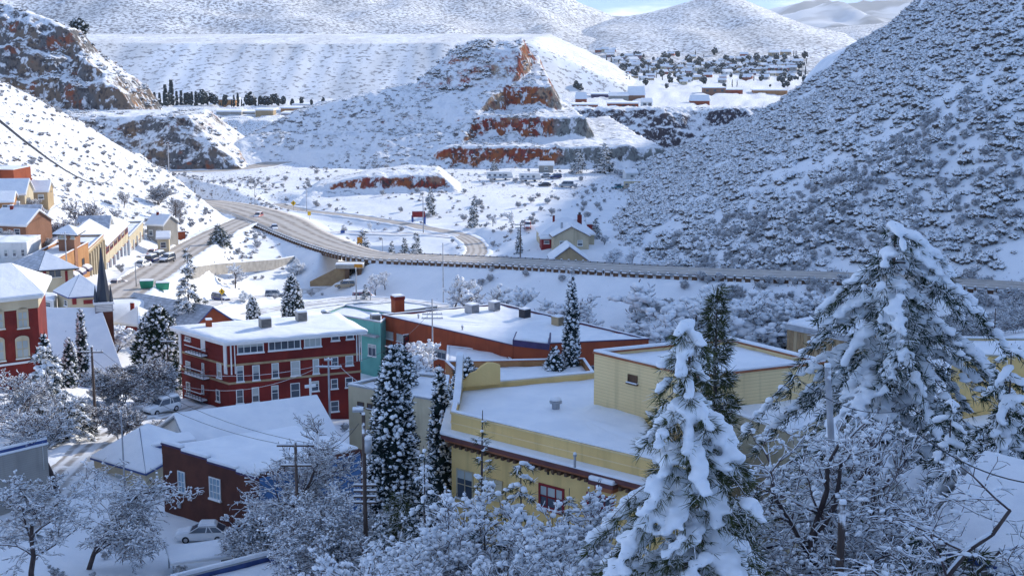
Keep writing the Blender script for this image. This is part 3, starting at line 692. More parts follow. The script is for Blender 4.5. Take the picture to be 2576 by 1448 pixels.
# ================================================================== TREES
def _ico(n):
    bm = bmesh.new(); bmesh.ops.create_icosphere(bm, subdivisions=n, radius=1); V = np.array([v.co[:] for v in bm.verts]); F = np.array([[v.index for v in f.verts] for f in bm.faces]); bm.free(); return V, F
ICO = {1: _ico(1), 2: _ico(2)}
def lumps(c, sc, rng, sub=1, jit=.18, rot=None):
    """many irregular rounded lumps: centres (N,3), radii (N,3)"""
    V, F = ICO[sub]; N = len(c)
    v = V[None]*(1+rng.uniform(-jit, jit, (N, len(V), 1)))
    a = rng.uniform(0, 6.28, N) if rot is None else rot; ca, sa = np.cos(a)[:, None], np.sin(a)[:, None]
    v = v*np.asarray(sc)[:, None, :]
    v = np.stack([v[..., 0]*ca-v[..., 1]*sa, v[..., 0]*sa+v[..., 1]*ca, v[..., 2]], -1)+np.asarray(c)[:, None]
    return v.reshape(-1, 3), (F[None]+np.arange(N)[:, None, None]*len(V)).reshape(-1, 3)
def tubes(p0, p1, r0, r1, n=4):
    p0, p1 = np.asarray(p0, float), np.asarray(p1, float); r0, r1 = np.asarray(r0, float)[:, None, None], np.asarray(r1, float)[:, None, None]
    d = p1-p0; d /= np.maximum(np.linalg.norm(d, axis=1), 1e-6)[:, None]
    ref = np.where(np.abs(d[:, 2:3]) > .9, [[1., 0, 0]], [[0, 0, 1.]]); e = np.cross(d, ref); e /= np.linalg.norm(e, axis=1)[:, None]; g = np.cross(d, e)
    a = np.linspace(0, 2*np.pi, n, endpoint=False); ring = e[:, None]*np.cos(a)[None, :, None]+g[:, None]*np.sin(a)[None, :, None]
    V = np.concatenate([p0[:, None]+ring*r0, p1[:, None]+ring*r1], 1); i = np.arange(n); j = (i+1) % n
    f = np.concatenate([np.c_[i, j, j+n], np.c_[i, j+n, i+n]]); F = f[None]+np.arange(len(p0))[:, None, None]*2*n
    return V.reshape(-1, 3), F.reshape(-1, 3)
def blades(c, d, L, w, rng, k=4, spread=.5):
    """needle tufts: k thin blades fanned round each direction"""
    N = len(c); dd = d[:, None]+rng.normal(0, spread, (N, k, 3)); dd /= np.linalg.norm(dd, axis=2)[..., None]
    s = np.cross(dd, rng.normal(0, 1, (N, k, 3))); s /= np.maximum(np.linalg.norm(s, axis=2), 1e-6)[..., None]
    L = np.asarray(L)[:, None, None]*rng.uniform(.7, 1.2, (N, k, 1)); w = np.asarray(w)[:, None, None]
    c = c[:, None]
    V = np.stack([c-s*w*.5+dd*L*.15, c+s*w*.5+dd*L*.15, c+dd*L+s*w*.12, c+dd*L*.95-s*w*.12], 2).reshape(-1, 3)
    b = np.arange(N*k)[:, None]*4; F = np.concatenate([b+[0, 1, 2], b+[0, 2, 3]])
    return V, F
def join(*vf):
    o = 0; V, F = [], []
    for v, f in vf: V.append(v); F.append(f+o); o += len(v)
    return np.concatenate(V), np.concatenate(F)

def bare_skeleton(seed, H, spread=.8, stems=1, lean=0, levels=4, up=.25, droop=0.0, dens=1.0, wig=.18, open_=.9, first=.3):
    """branch pieces (p0, p1, r0, r1, level) of a leafless tree"""
    rng = random.Random(seed); S = []; R0 = H*.024
    def grow(p, d, L, r, lv):
        n = 5 if lv == 0 else (4 if lv < 3 else 3); q = p; dd = d
        kids = []
        for i in range(n):
            dd = (dd+Vector((rng.gauss(0, wig), rng.gauss(0, wig), rng.gauss(0, wig)+up*.25-(droop*lv*.12)))).normalized()
            e = q+dd*(L/n); ra = r*(1-.55*i/n); rb = r*(1-.55*(i+1)/n); S.append((q, e, ra, rb, lv)); q = e
            f = (i+1)/n
            if lv < levels and (f > first or lv > 0):
                m = {0: 1.6, 1: 1.5, 2: 1.5}.get(lv, 1.3)*dens
                for _ in range(int(m)+(rng.random() < m % 1)): kids.append((e, dd, f))
        for e, d0, f in kids:
            ax = Vector((rng.gauss(0, 1), rng.gauss(0, 1), rng.gauss(0, .35))).normalized(); a = rng.uniform(.5, open_+.3)
            nd = (d0*math.cos(a)+ax*math.sin(a)*spread*1.2+Vector((0, 0, up*.3))).normalized()
            grow(e, nd, L*rng.uniform(.42, .68)*(1.15-.35*f), max(r*.42, .008), lv+1)
    for k in range(stems):
        a = rng.uniform(0, 6.28); d = Vector((math.cos(a)*.35*(stems > 1)+lean, math.sin(a)*.35*(stems > 1), 1)).normalized()
        grow(Vector((rng.gauss(0, .15)*(stems > 1), rng.gauss(0, .15)*(stems > 1), 0)), d, H*.56*(1 if stems == 1 else rng.uniform(.75, 1)), R0*(1 if stems == 1 else .6), 0)
    return S
def bare_tree(e, seed, H, snow=1.0, minr=.012, clump=0.5, bark='bark', tw='twig', **k):
    """trunk and limbs, twigs, and the snow riding on them, as parts of e"""
    S = bare_skeleton(seed, H, **k); rng = np.random.default_rng(seed)
    p0 = np.array([s[0][:] for s in S]); p1 = np.array([s[1][:] for s in S]); r0 = np.array([s[2] for s in S]); r1 = np.array([s[3] for s in S]); lv = np.array([s[4] for s in S])
    zmax = p1[:, 2].max(); sc = H/zmax; p0 *= sc; p1 *= sc
    r0, r1 = np.maximum(r0, minr), np.maximum(r1, minr*.8)
    big = lv <= 1
    p0[lv == 0, 2] -= 0; V, F = tubes(p0[big], p1[big], r0[big]*1.05, r1[big]*1.05, 7)
    tr = link('trunk', tri_mesh('trunk', V, F, M[bark], True), e)
    V, F = tubes(p0[~big], p1[~big], r0[~big], r1[~big], 3)
    tag(link('twigs', tri_mesh('twigs', V, F, M[tw]), e), kind='stuff')
    d = p1-p0; hor = np.hypot(d[:, 0], d[:, 1])/np.maximum(np.linalg.norm(d, axis=1), 1e-6)
    ok = (hor > .5) & (rng.random(len(d)) < .72) & (lv > 0)
    sr = (np.maximum(r0, minr)*.8+.009*snow)*rng.uniform(.6, 1.3, len(r0))
    up = np.zeros_like(p0); up[:, 2] = r0*.55+sr*.75
    vf = [tubes((p0+up)[ok], (p1+up)[ok], sr[ok]*1.0, sr[ok]*.8, 4)]
    tips = np.where((lv >= 2) & (rng.random(len(lv)) < clump*.32))[0]
    if len(tips):
        Ls = np.linalg.norm((p1-p0)[tips], axis=1); r_ = rng.uniform(.025, .075, len(tips))*snow*(1+minr*20)
        vf.append(lumps((p0+p1)[tips]/2+up[tips]*1.1, np.c_[np.maximum(Ls*.55, r_*1.1), r_, r_*.85], rng, 1, .22, np.arctan2(d[tips, 1], d[tips, 0])))
    V, F = join(*vf)
    tag(link('snow_load', tri_mesh('snow_load', V, F, M['snow'], True), e), kind='stuff')
    return tr
def conifer(e, seed, H, Rb, taper=1.0, whorls=22, per=6, droop=.35, tuft=.34, tw=.05, snow=1.0, pillow=(.16, .34), base=.12, needle='needles', gap=.12, trunk_r=None, up=0.0, kb=5, snow_p=.75, bow=.0, sub=1, sw=.5, chain=.62, fuse=0, irr=0):
    """a needled tree: limbs in whorls, tufts along them, pillows of snow on top"""
    rng = np.random.default_rng(seed); tr = trunk_r or H*.014
    zs = np.linspace(0, H, 9); bend = np.cumsum(rng.normal(0, H*.004, (9, 2)), axis=0); bx = lambda z: np.interp(z, zs, bend[:, 0]); by = lambda z: np.interp(z, zs, bend[:, 1])
    pt = np.c_[bend, zs]; rr = tr*(1-zs/H*.9); V, F = tubes(pt[:-1], pt[1:], rr[:-1], rr[1:], 9)
    lp0, lp1, lr0, lr1, tc, td, sc_, sr, srt = [], [], [], [], [], [], [], [], []
    for w in range(whorls):
        f = base+(1-base)*((w+.5)/whorls)**.92; z = f*H
        L0 = Rb*((1-f)/(1-base))**taper*1.0+Rb*.05
        for j in range(max(2, int(per*(1-.45*f)))):
            if rng.random() < gap: continue
            a = j*6.283/max(2, int(per*(1-.45*f)))+rng.uniform(-.5, .5)+w*1.3; L = L0*rng.uniform(.62-irr, 1.18+irr); zz = z+rng.uniform(-.5, .5)*H/whorls*.8
            n = max(3, int(L/.45)); t = np.linspace(0, 1, n+1)
            rad = L*t*(1-.12*droop*t); dz = up*L*t-droop*L*t**1.7+bow*L*np.sin(t*3.1)*.3
            ang = a+rng.normal(0, .12)*t
            q = np.c_[bx(zz)+np.cos(ang)*rad, by(zz)+np.sin(ang)*rad, zz+dz]
            lp0.append(q[:-1]); lp1.append(q[1:]); r_ = max(.014, tr*.3*(L/max(Rb, .1)))*(1-t*.75); lr0.append(r_[:-1]); lr1.append(r_[1:])
            m = max(5, int(L/tuft*5.0)); tt = rng.uniform(.12, 1, m)**.8
            bpt = np.c_[np.interp(tt, t, q[:, 0]), np.interp(tt, t, q[:, 1]), np.interp(tt, t, q[:, 2])]
            side = np.c_[-np.sin(ang.mean()), np.cos(ang.mean()), 0]; off = rng.uniform(-1, 1, (m, 1))*L*.26*(1-tt*.55)[:, None]
            bpt = bpt+side*off+np.c_[np.zeros(m), np.zeros(m), -np.abs(off[:, 0])*droop*.7-rng.uniform(0, .5, m)*tuft]
            tc.append(bpt); td.append(np.c_[np.full(m, np.cos(a)*.7), np.full(m, np.sin(a)*.7), np.full(m, -.55*droop-.1)]+side*np.sign(off)*.45)
            pm = (pillow[0]+pillow[1])/2; ns = max(3, int(L/(pm*chain)*snow)); ts = np.sort(rng.uniform(.10, 1.02, ns)); patch = vnoise(ts*L*.9+seed, np.full(ns, a*3+zz), seed) < snow_p*.95; ts = ts[patch]
            if len(ts):
                spt = np.c_[np.interp(ts, t, q[:, 0]), np.interp(ts, t, q[:, 1]), np.interp(ts, t, q[:, 2])]; so = rng.normal(0, sw, (len(ts), 1))*L*.20*(1-ts*.5)[:, None]
                spt = spt+side*so; s1 = rng.uniform(*pillow, len(ts))*(.55+.45*min(1, L/2.2))*(1.1-.4*ts)
                spt[:, 2] += s1*.22-np.abs(so[:, 0])*droop*.7; sc_.append(spt); sr.append(np.c_[s1*1.25, s1*.85, s1*rng.uniform(.45, .75, len(ts))]); srt.append(np.full(len(ts), a)+rng.normal(0, .3, len(ts)))
    c2 = lambda x: np.concatenate(x)
    v2 = tubes(c2(lp0), c2(lp1), c2(lr0), c2(lr1), 4); V, F = join((V, F), v2)
    link('trunk', tri_mesh('trunk', V, F, M['bark'], True), e)
    T, D = c2(tc), c2(td); V, F = blades(T, D, rng.uniform(tuft*.8, tuft*1.35, len(T)), np.full(len(T), tw), rng, kb, .55)
    tag(link('crown', tri_mesh('crown', V, F, M[needle]), e), kind='stuff')
    V, F = lumps(c2(sc_), c2(sr), rng, sub, .2, c2(srt))
    so_ = tag(link('snow_load', tri_mesh('snow_load', V, F, M['snow'], True), e), kind='stuff')
    if fuse:                              # pillows run together into one drape of snow
        m = so_.modifiers.new('fuse', 'REMESH'); m.mode = 'VOXEL'; m.voxel_size = fuse; m.use_smooth_shade = True
        m = so_.modifiers.new('soften', 'SMOOTH'); m.iterations = 3; m.factor = .5
def column_tree(e, seed, H, Rm, n=1500, needle='needles_blue', snow=.45, size=.3, pts=((0, .55), (.12, .95), (.45, 1), (.75, .72), (.93, .33), (1, .05)), lean=(0, 0)):
    """a cypress or juniper: upright sprays round a dark core, tufts of snow"""
    rng = np.random.default_rng(seed); pz, pr = np.array(pts).T
    bump = lambda f, a: 1+.22*fbm(f*H/1.1, a*1.6, seed, 3)
    f = rng.random(n*2); f = f[rng.random(n*2) < (np.interp(f, pz, pr)*.9+.12)][:n]; n = len(f); a = rng.uniform(0, 6.283, n)
    rr = Rm*np.interp(f, pz, pr)*bump(f, a)*rng.uniform(.72, 1.06, n)
    c = np.c_[np.cos(a)*rr+lean[0]*f*f, np.sin(a)*rr+lean[1]*f*f, f*H]
    d = np.c_[np.cos(a)*.75, np.sin(a)*.75, rng.uniform(.1, .9, n)]
    V, F = blades(c-d*size*.4, d, np.full(n, size*1.15), np.full(n, size*.34), rng, 4, .42)
    fa, aa = np.meshgrid(np.linspace(0, 1, 26), np.linspace(0, 6.283, 13)[:-1], indexing='ij'); cr = Rm*.80*np.interp(fa, pz, pr)*bump(fa, aa)
    CV = np.c_[(np.cos(aa)*cr+lean[0]*fa*fa).ravel(), (np.sin(aa)*cr+lean[1]*fa*fa).ravel(), (fa*H*.985).ravel()]; k = np.arange(26*12).reshape(26, 12); k2 = np.roll(k, -1, 1)
    CF = np.concatenate([np.c_[k[:-1].ravel(), k2[:-1].ravel(), k2[1:].ravel()], np.c_[k[:-1].ravel(), k2[1:].ravel(), k[1:].ravel()]])
    V, F = join((V, F), (CV, CF))
    tag(link('crown', tri_mesh('crown', V, F, M[needle]), e), kind='stuff')
    V, F = tubes(np.array([[0, 0, -.3]]), np.array([[0, 0, H*.3]]), [H*.02], [H*.015], 8); link('trunk', tri_mesh('trunk', V, F, M['bark'], True), e)
    s = rng.random(n) < snow; m = s.sum(); s1 = size*rng.uniform(.16, .58, m)
    V, F = lumps(c[s]+d[s]*size*.16+np.c_[np.zeros(m), np.zeros(m), size*.12*np.ones(m)], np.c_[s1, s1*.85, s1*rng.uniform(.55, 1.0, m)], rng, 1, .25)
    tag(link('snow_load', tri_mesh('snow_load', V, F, M['snow'], True), e), kind='stuff')
def shrub(e, seed, Rr, H, n=40, brush='brush', snow=.6):
    rng = np.random.default_rng(seed); a = rng.uniform(0, 6.28, n); r = Rr*np.sqrt(rng.random(n)); z = H*rng.uniform(.1, 1, n)*np.sqrt(np.clip(1-(r/Rr)**2*.7, 0, 1))
    c = np.c_[np.cos(a)*r, np.sin(a)*r, z]; s = rng.uniform(.16, .34, n)*min(Rr, H)
    V, F = lumps(c, np.c_[s, s, s*.8], rng, 1, .35); d = c/np.maximum(np.linalg.norm(c, axis=1), .01)[:, None]; v2 = blades(c, d, s*1.8, s*.22, rng, 6, .7); V, F = join((V, F), v2)
    link('crown', tri_mesh('crown', V, F, M[brush]), e)
    k = rng.random(n) < snow; s2 = s[k]*rng.uniform(.7, 1.1, k.sum()); V, F = lumps(c[k]+np.c_[np.zeros(k.sum()), np.zeros(k.sum()), s[k]*.45], np.c_[s2, s2, s2*.6], rng, 1, .25)
    tag(link('snow_load', tri_mesh('snow_load', V, F, M['snow'], True), e), kind='stuff')
def ground_at(u, v, D): x, y, z = P(u, v, D); return x, y
def stand(u, vtop, D, sink=.15):
    """foot and height of something whose top shows at (u, vtop) at distance D"""
    x, y, zt = P(u, vtop, D); zg = H1(x, y)-sink; return (x, y, zg), zt-zg
def on_hill(x, y):
    return max(H1(x, y), float(Hr(np.array([x]), np.array([y]))[0]))

# ================================================================== VEHICLES
def sect(x, z0, z1, hw, ch=.12):
    return [(x, -hw+ch*.5, z0), (x, -hw, z0+ch), (x, -hw, z1-ch), (x, -hw+ch, z1), (x, hw-ch, z1), (x, hw, z1-ch), (x, hw, z0+ch), (x, hw-ch*.5, z0)]
CARS = {
 'sedan': dict(body=[(-2.3,.42,.74,.70),(-2.2,.26,.90,.82),(-1.35,.22,.97,.87),(0,.22,.96,.88),(1.0,.22,.93,.87),(2.05,.26,.76,.81),(2.3,.38,.62,.66)], cab=(-1.85,1.15,-1.15,.25,.94,1.42), ax=(-1.35,1.38), r=.32),
 'suv':   dict(body=[(-2.25,.45,1.05,.78),(-2.2,.34,1.12,.88),(-1.3,.30,1.13,.92),(0,.30,1.12,.93),(1.0,.30,1.10,.92),(2.1,.34,.98,.87),(2.3,.45,.80,.76)], cab=(-2.22,1.1,-2.05,.35,1.10,1.76), ax=(-1.4,1.42), r=.37),
 'pickup':dict(body=[(-2.7,.50,1.08,.86),(-2.6,.42,1.10,.93),(-.7,.40,1.10,.94),(.9,.40,1.10,.94),(2.3,.42,1.02,.90),(2.55,.5,.85,.80)], cab=(-.75,1.2,-.6,.5,1.08,1.78), ax=(-1.65,1.65), r=.40),
 'van':   dict(body=[(-2.5,.40,1.2,.90),(-2.4,.32,1.25,.96),(0,.30,1.25,.97),(1.5,.30,1.2,.95),(2.4,.34,1.0,.88),(2.55,.45,.8,.78)], cab=(-2.45,1.75,-2.35,1.0,1.22,2.1), ax=(-1.5,1.55), r=.36),
}
CARM = {}
def car(kind, colr, loc, head, label, cat='car', group=None, snow=1.0, s=1.0, name=None):
    d = CARS[kind]; pm = paint('paint_'+colr[0], colr[1])
    e = thing(name or {'sedan': 'parked_car', 'suv': 'sport_utility_car', 'pickup': 'pickup_truck', 'van': 'van'}[kind], loc, R(head), label, cat, group); e.scale = (s, s, s)
    MB().loft([sect(*q) for q in d['body']]).build('body', pm, e, True, bevel=0)
    x0, x1, t0, t1, z0, z1 = d['cab']; hw0 = d['body'][3][3]-.06; hw1 = hw0-.2
    MB().loft([[(x0, -hw0, z0), (x1, -hw0, z0), (x1+.05, 0, z0), (x1, hw0, z0), (x0, hw0, z0)], [(t0, -hw1, z1), (t1, -hw1, z1), (t1+.04, 0, z1), (t1, hw1, z1), (t0, hw1, z1)]]).build('window_glass', M['glass'], e)
    MB().loft([[(t0-.1, -hw1-.05, z1-.07), (t1+.1, -hw1-.05, z1-.07), (t1+.1, hw1+.05, z1-.07), (t0-.1, hw1+.05, z1-.07)], [(t0, -hw1+.04, z1+.03), (t1, -hw1+.04, z1+.03), (t1, hw1-.04, z1+.03), (t0, hw1-.04, z1+.03)]]).build('roof', pm, e)
    pl = MB()
    for sy in (-1, 1):
        for a, b in (((x0, z0), (t0, z1)), ((x1, z0), (t1, z1)), (((x0+x1)/2, z0), ((t0+t1)/2, z1)), ((x0*.5+x1*.02, z0), (t0*.5+t1*.02, z1))): pl.tube((a[0], sy*(hw0+.01), a[1]), (b[0], sy*(hw1+.01), b[1]), .045, .045, 5)
    pl.build('pillar_frame', pm, e)
    for ax in d['ax']:
        for sy in (-1, 1):
            w = MB(); y = sy*(hw0-.05); ring = lambda r, yy: [(ax+math.cos(a)*r, yy, d['r']+math.sin(a)*r) for a in np.linspace(0, 6.283, 16, endpoint=False)]
            w.loft([ring(d['r']*.8, y-.1), ring(d['r'], y-.06), ring(d['r'], y+.08), ring(d['r']*.86, y+.12)] if sy > 0 else [ring(d['r']*.8, y+.1), ring(d['r'], y+.06), ring(d['r'], y-.08), ring(d['r']*.86, y-.12)])
            wh = w.build('wheel', M['tyre'], e); MB().loft([ring(d['r']*.6, y+sy*.10), ring(d['r']*.5, y+sy*.14)]).build('rim', M['rim'], wh)
    xf, xb = d['body'][-1][0], d['body'][0][0]; zf, zb = d['body'][-1][2]-.12, d['body'][0][2]-.14; hw = d['body'][-1][3]
    for sy in (-1, 1):
        MB().box(xf-.16, xf+.015, sy*hw-.17*(sy > 0)-.0, sy*hw+.17*(sy < 0), zf-.1, zf+.08).build('headlight', M['lamp_white'], e)
        MB().box(xb-.015, xb+.12, sy*hw-.16*(sy > 0), sy*hw+.16*(sy < 0), zb-.12, zb+.08).build('tail_light', M['lamp_red'], e)
    for x_, nm in ((xf+.0, 'bumper'), (xb-.0, 'bumper')): MB().box(x_-.07, x_+.07, -hw-.06, hw+.06, .38, .56).build(nm, M['dark_metal'] if kind != 'sedan' else pm, e, bevel=.04)
    if snow > 0:
        b = MB().loft([[(t0-.12, -hw1-.04, z1+.032), (t1+.12, -hw1-.04, z1+.032), (t1+.12, hw1+.04, z1+.032), (t0-.12, hw1+.04, z1+.032)], [(t0+.1, -hw1+.12, z1+.03+.2*snow), (t1-.1, -hw1+.12, z1+.03+.2*snow), (t1-.1, hw1-.12, z1+.03+.2*snow), (t0+.1, hw1-.12, z1+.03+.2*snow)]])
        b.build('snow_cover', M['snow_fine'], e, bevel=.06); b = MB()
        hb = [q for q in d['body'] if q[0] > x1-.3]
        b.loft([[(q[0], -q[3]+.1, q[2]-.01), (q[0], q[3]-.1, q[2]-.01), (q[0], q[3]-.2, q[2]+.13*snow), (q[0], -q[3]+.2, q[2]+.13*snow)] for q in hb])
        if kind in ('sedan', 'pickup'):
            rb = [q for q in d['body'] if q[0] < x0+.12]
            if len(rb) > 1: b.build('snow_cover', M['snow_fine'], e, bevel=.06); b = MB(); b.loft([[(q[0], -q[3]+.1, q[2]-.01), (q[0], q[3]-.1, q[2]-.01), (q[0], q[3]-.2, q[2]+.15*snow), (q[0], -q[3]+.2, q[2]+.15*snow)] for q in rb])
        b.build('snow_cover', M['snow_fine'], e, bevel=.06)
    return e
# ================================================================== BUILDINGS NEAR THE CAMERA AND IN THE VALLEY
def zoom(ox, oy, s): return lambda *q: tuple(((ox if i % 2 == 0 else oy)+c/s)*.86212 for i, c in enumerate(q))
Z1, Z2, Z3, Z4 = zoom(0, 800, 3.435), zoom(450, 800, 3.435), zoom(1000, 800, 3.435), zoom(1600, 700, 3.435)
Z5, Z6, ZA, ZB, ZL, ZS = zoom(1150, 480, 3.435), zoom(2238, 900, 3.435), zoom(0, 1150, 2.732), zoom(900, 1150, 2.732), zoom(0, 480, 3.435), zoom(0, 600, 6.44)

# ---- the four-storey red hotel
ht = Bld('hotel', 'four-storey dark red brick hotel with white snowy eaves and rows of white windows', 'hotel', [Zp(572,866,21.5), Zp(905,838,21.5), Zp(842,801,21.5), Zp(452,832,21.5)], 8)
ht.body(13.5, M['red_brick'])
MB().prism(inset(ht.foot, -.75), 13.5, 13.75).build('eaves', M['white_paint'], ht.e)
ht.snow_top(inset(ht.foot, -.8), 13.754, .34)
for q, h, bars in (((830,715,1098,765), 1.25, (4, 1)), ((1140,690,1470,725), 1.25, (5, 1)), ((1500,665,1675,695), 1.25, (3, 1)), ((1772,612,1856,655), .75, (1, 1)), ((1922,597,2000,640), .75, (1, 1))):
    u0, v0, u1, v1 = Z2(*q); a, b = ht.hit(0, u0, v0), ht.hit(0, u1, v1); ht.win(0, u0, v0, u1, v1, bars=bars, size=(float(np.linalg.norm((b-a)[:2])), h), pane='light_pane' if h == 1.25 and bars[0] == 3 else 'glass', fw=.12)
for q in ((820,920,900,1070), (980,912,1060,1055), (1175,890,1250,1035), (1365,870,1465,1010), (1585,850,1655,990), (1772,832,1845,930), (1917,815,1993,910)):
    ht.win(0, *Z2(*q), pane='light_pane' if q[0] in (1365, 1585, 1917) else 'glass', sill=True)
for q in ((820,1155,895,1290), (975,1132,1055,1275), (1172,1115,1248,1255), (1365,1092,1460,1230), (1572,1072,1650,1165), (1770,1050,1840,1140), (1915,1035,1990,1125), (1765,1270,1850,1370)):
    ht.win(0, *Z2(*q))
for q in ((312,618,368,672), (318,860,368,985), (630,880,680,1045), (322,1070,366,1200), (622,1148,662,1280), (478,885,505,990), (476,1105,502,1195)): ht.win(3, *Z2(*q))
ht.wbox(3, *Z2(466,640,514,775), .06, M['white_paint'], 'door')
for zb in (ht.hit(0, *Z2(840,905))[2], ht.hit(0, *Z2(840,1085))[2]): ht.band(zb-.14, zb+.12, .08, M['tan_stucco'], 'belt_course')
for q in ((698,705,736,1000),): ht.wbox(3, *Z2(*q), .14, M['white_paint'], 'pilaster')
for q in ((758,712,782,1003), (798,712,817,995)): ht.wbox(0, *Z2(*q), .14, M['white_paint'], 'pilaster')
for q in ((2022,605,2036,870), (2046,600,2060,868), (2068,600,2080,868)): ht.wbox(0, *Z2(*q), .14, M['white_paint'], 'pilaster')
ht.wbox(3, *Z2(248,560,284,900), .14, M['white_paint'], 'pilaster')
for (x0, y0, x1, y1) in ((375,720,540,800), (370,930,560,1020), (370,1160,540,1240)):
    u0, v0, u1, v1 = Z2(x0, y1, x1, y1); a, b = ht.hit(3, u0, v0), ht.hit(3, u1, v1); c = (a+b)/2; L = float(np.linalg.norm((b-a)[:2])); lo, rz = ht.put(3, c[:2], c[2])
    bal = MB().box(-L/2, L/2, -1.0, -.02, 0, .1).build('balcony', M['dark_metal'], ht.e, loc=lo, rz=rz)
    rl = MB()
    for zz in (.5, 1.0): rl.box(-L/2, L/2, -1.0, -.96, zz, zz+.05).box(-L/2, -L/2+.04, -.96, 0, zz, zz+.05).box(L/2-.04, L/2, -.96, 0, zz, zz+.05)
    for xx in np.linspace(-L/2+.02, L/2-.02, 7): rl.box(xx-.02, xx+.02, -.99, -.95, .1, 1.0)
    rl.build('railing', M['dark_metal'], bal); MB().box(-L/2, L/2, -1.0, -.1, .104, .26).build('snow', M['snow_fine'], bal, bevel=.05)
    sn = MB().box(-L/2, L/2, -1.03, -.93, 1.053, 1.13); sn.build('rail_snow', M['snow_fine'], bal)
for k, (q, w) in enumerate((((1112,535), 1.4), ((1475,468), 1.3))):
    x, y, z = Zp(*Z2(*q), 22.1); roof_unit((x, y, 22.05), .4, ['square rooftop cooler on the red hotel roof, the nearer of two', 'square rooftop cooler on the red hotel roof, the farther of two'][k], w, 1.3, 'concrete', 'coolers on the hotel roof', 'rooftop_cooler')
x, y, z = Zp(*Z2(548,540), 21.8); ch = thing('brick_stack', (x, y, 21.9), .4, 'small red brick stack at the left end of the hotel roof', 'chimney'); MB().box(-.35, .35, -.35, .35, -.2, 1.0).build('stack', M['rust_brick'], ch); MB().box(-.4, .4, -.4, .4, 1.003, 1.2).build('snow_cap', M['snow_fine'], ch, bevel=.07)

# ---- the long low rust-brick building with the sunlit roof
lb = Bld('brick_store', 'long low rust brick building with a wide sunlit snowy roof', 'building', [Zp(960,792,13), Zp(1290,868,13), Zp(1632,852,13), Zp(1262,764,13)], 3)
lb.body(9.4, M['rust_brick']); lb.flat(9.4, .55, M['rust_brick'], M['purple_trim'], .5, rim=.12)
A_, B_, nn_, L_ = lb.wall(0)
for f, w, h, zc in ((.06, 2.2, 1.3, 6.9), (.16, 2.2, 1.3, 6.9), (.30, 4.0, 1.5, 5.9), (.45, 4.0, 1.5, 5.9), (.60, 4.0, 1.4, 5.9), (.74, 4.0, 1.4, 5.9), (.88, 4.0, 1.4, 5.9)):
    xy = A_+(B_-A_)*f; lo, rz = lb.put(0, xy, zc); window_at(lb.e, lo, rz, w, h, 'grey_trim', 'glass' if f > .4 else 'light_pane', (4, 1), True)
for f in (.2, .4, .62, .85):
    p, q, nn, L = lb.wall(1); lo, rz = lb.put(1, p+(q-p)*f, 5.6); window_at(lb.e, lo, rz, 2.0, 1.4, 'grey_trim', 'glass', (2, 1), True)
sg = thing('vertical_sign', (A_[0]+lb.c[0]+(B_-A_)[0]*.22+nn_[0]*.5, A_[1]+lb.c[1]+(B_-A_)[1]*.22+nn_[1]*.5, 5.2), math.atan2(nn_[0], -nn_[1])+math.pi/2, 'tall narrow dark sign hanging on the left end of the rust brick wall', 'sign')
MB().box(-.55, .55, -.08, .08, 0, 5.6).build('sign_board', M['dark_metal'], sg)
for k in range(6):
    for s_ in (-1, 1): MB().box(-.32, .32, s_*.09-.01, s_*.09+.01, .25+k*.9, .85+k*.9).build('letter_plate', M['dark_red_paint'], sg)
MB().box(-.58, .58, -.11, .11, 5.603, 5.78).build('snow_cap', M['snow_fine'], sg, bevel=.04)
en = Bld('entrance_block', 'square rust brick entrance block at the near corner of the long building', 'building', [Zp(1292,856,14), Zp(1379,866,14), Zp(1384,838,14), Zp(1300,836,14)], 3)
en.body(11, M['rust_brick']); en.band(10.2, 11.1, .14, M['purple_trim'], 'parapet_band', .3); en.snow_top(inset(en.foot, .1), 11.004, .3)
x, y, z = Zp(1001,790,12); cs = thing('brick_chimney', (x, y, 9), .5, 'tall square orange brick chimney at the far left corner of the long building', 'chimney')
MB().box(-.85, .85, -.85, .85, 0, 6.0).build('shaft', M['rust_brick'], cs); MB().box(-.93, .93, -.93, .93, 5.6, 6.1).build('cap', M['red_brick'], cs); MB().box(-.9, .9, -.9, .9, 6.104, 6.35).build('snow_cap', M['snow_fine'], cs, bevel=.08)
for k, (q, w, lab) in enumerate((((1295,388), 1.75, 'big ribbed cooler on the sunlit roof, nearest the chimney'), ((1520,362), 1.45, 'ribbed cooler on the sunlit roof beside the back parapet'), ((1825,436), 1.4, 'dark ribbed cooler on the sunlit roof, third from the chimney'), ((2160,512), 1.6, 'tan cooler on the sunlit roof just left of the tall cypress'))):
    x, y, z = Zp(*Z3(*q), 12.9); roof_unit((x, y, 12.85), .75, lab, w, 1.5, ['metal', 'metal', 'dark_metal', 'tan_stucco'][k], 'coolers on the long sunlit roof', 'rooftop_cooler')
for q, lab in (((760,445), 'short vent pipe on the sunlit roof near its left edge'), ((1200,560), 'short vent pipe on the sunlit roof above the brick wall')):
    x, y, z = Zp(*Z3(*q), 12.9); vent((x, y, 12.8), lab, .13, .8)

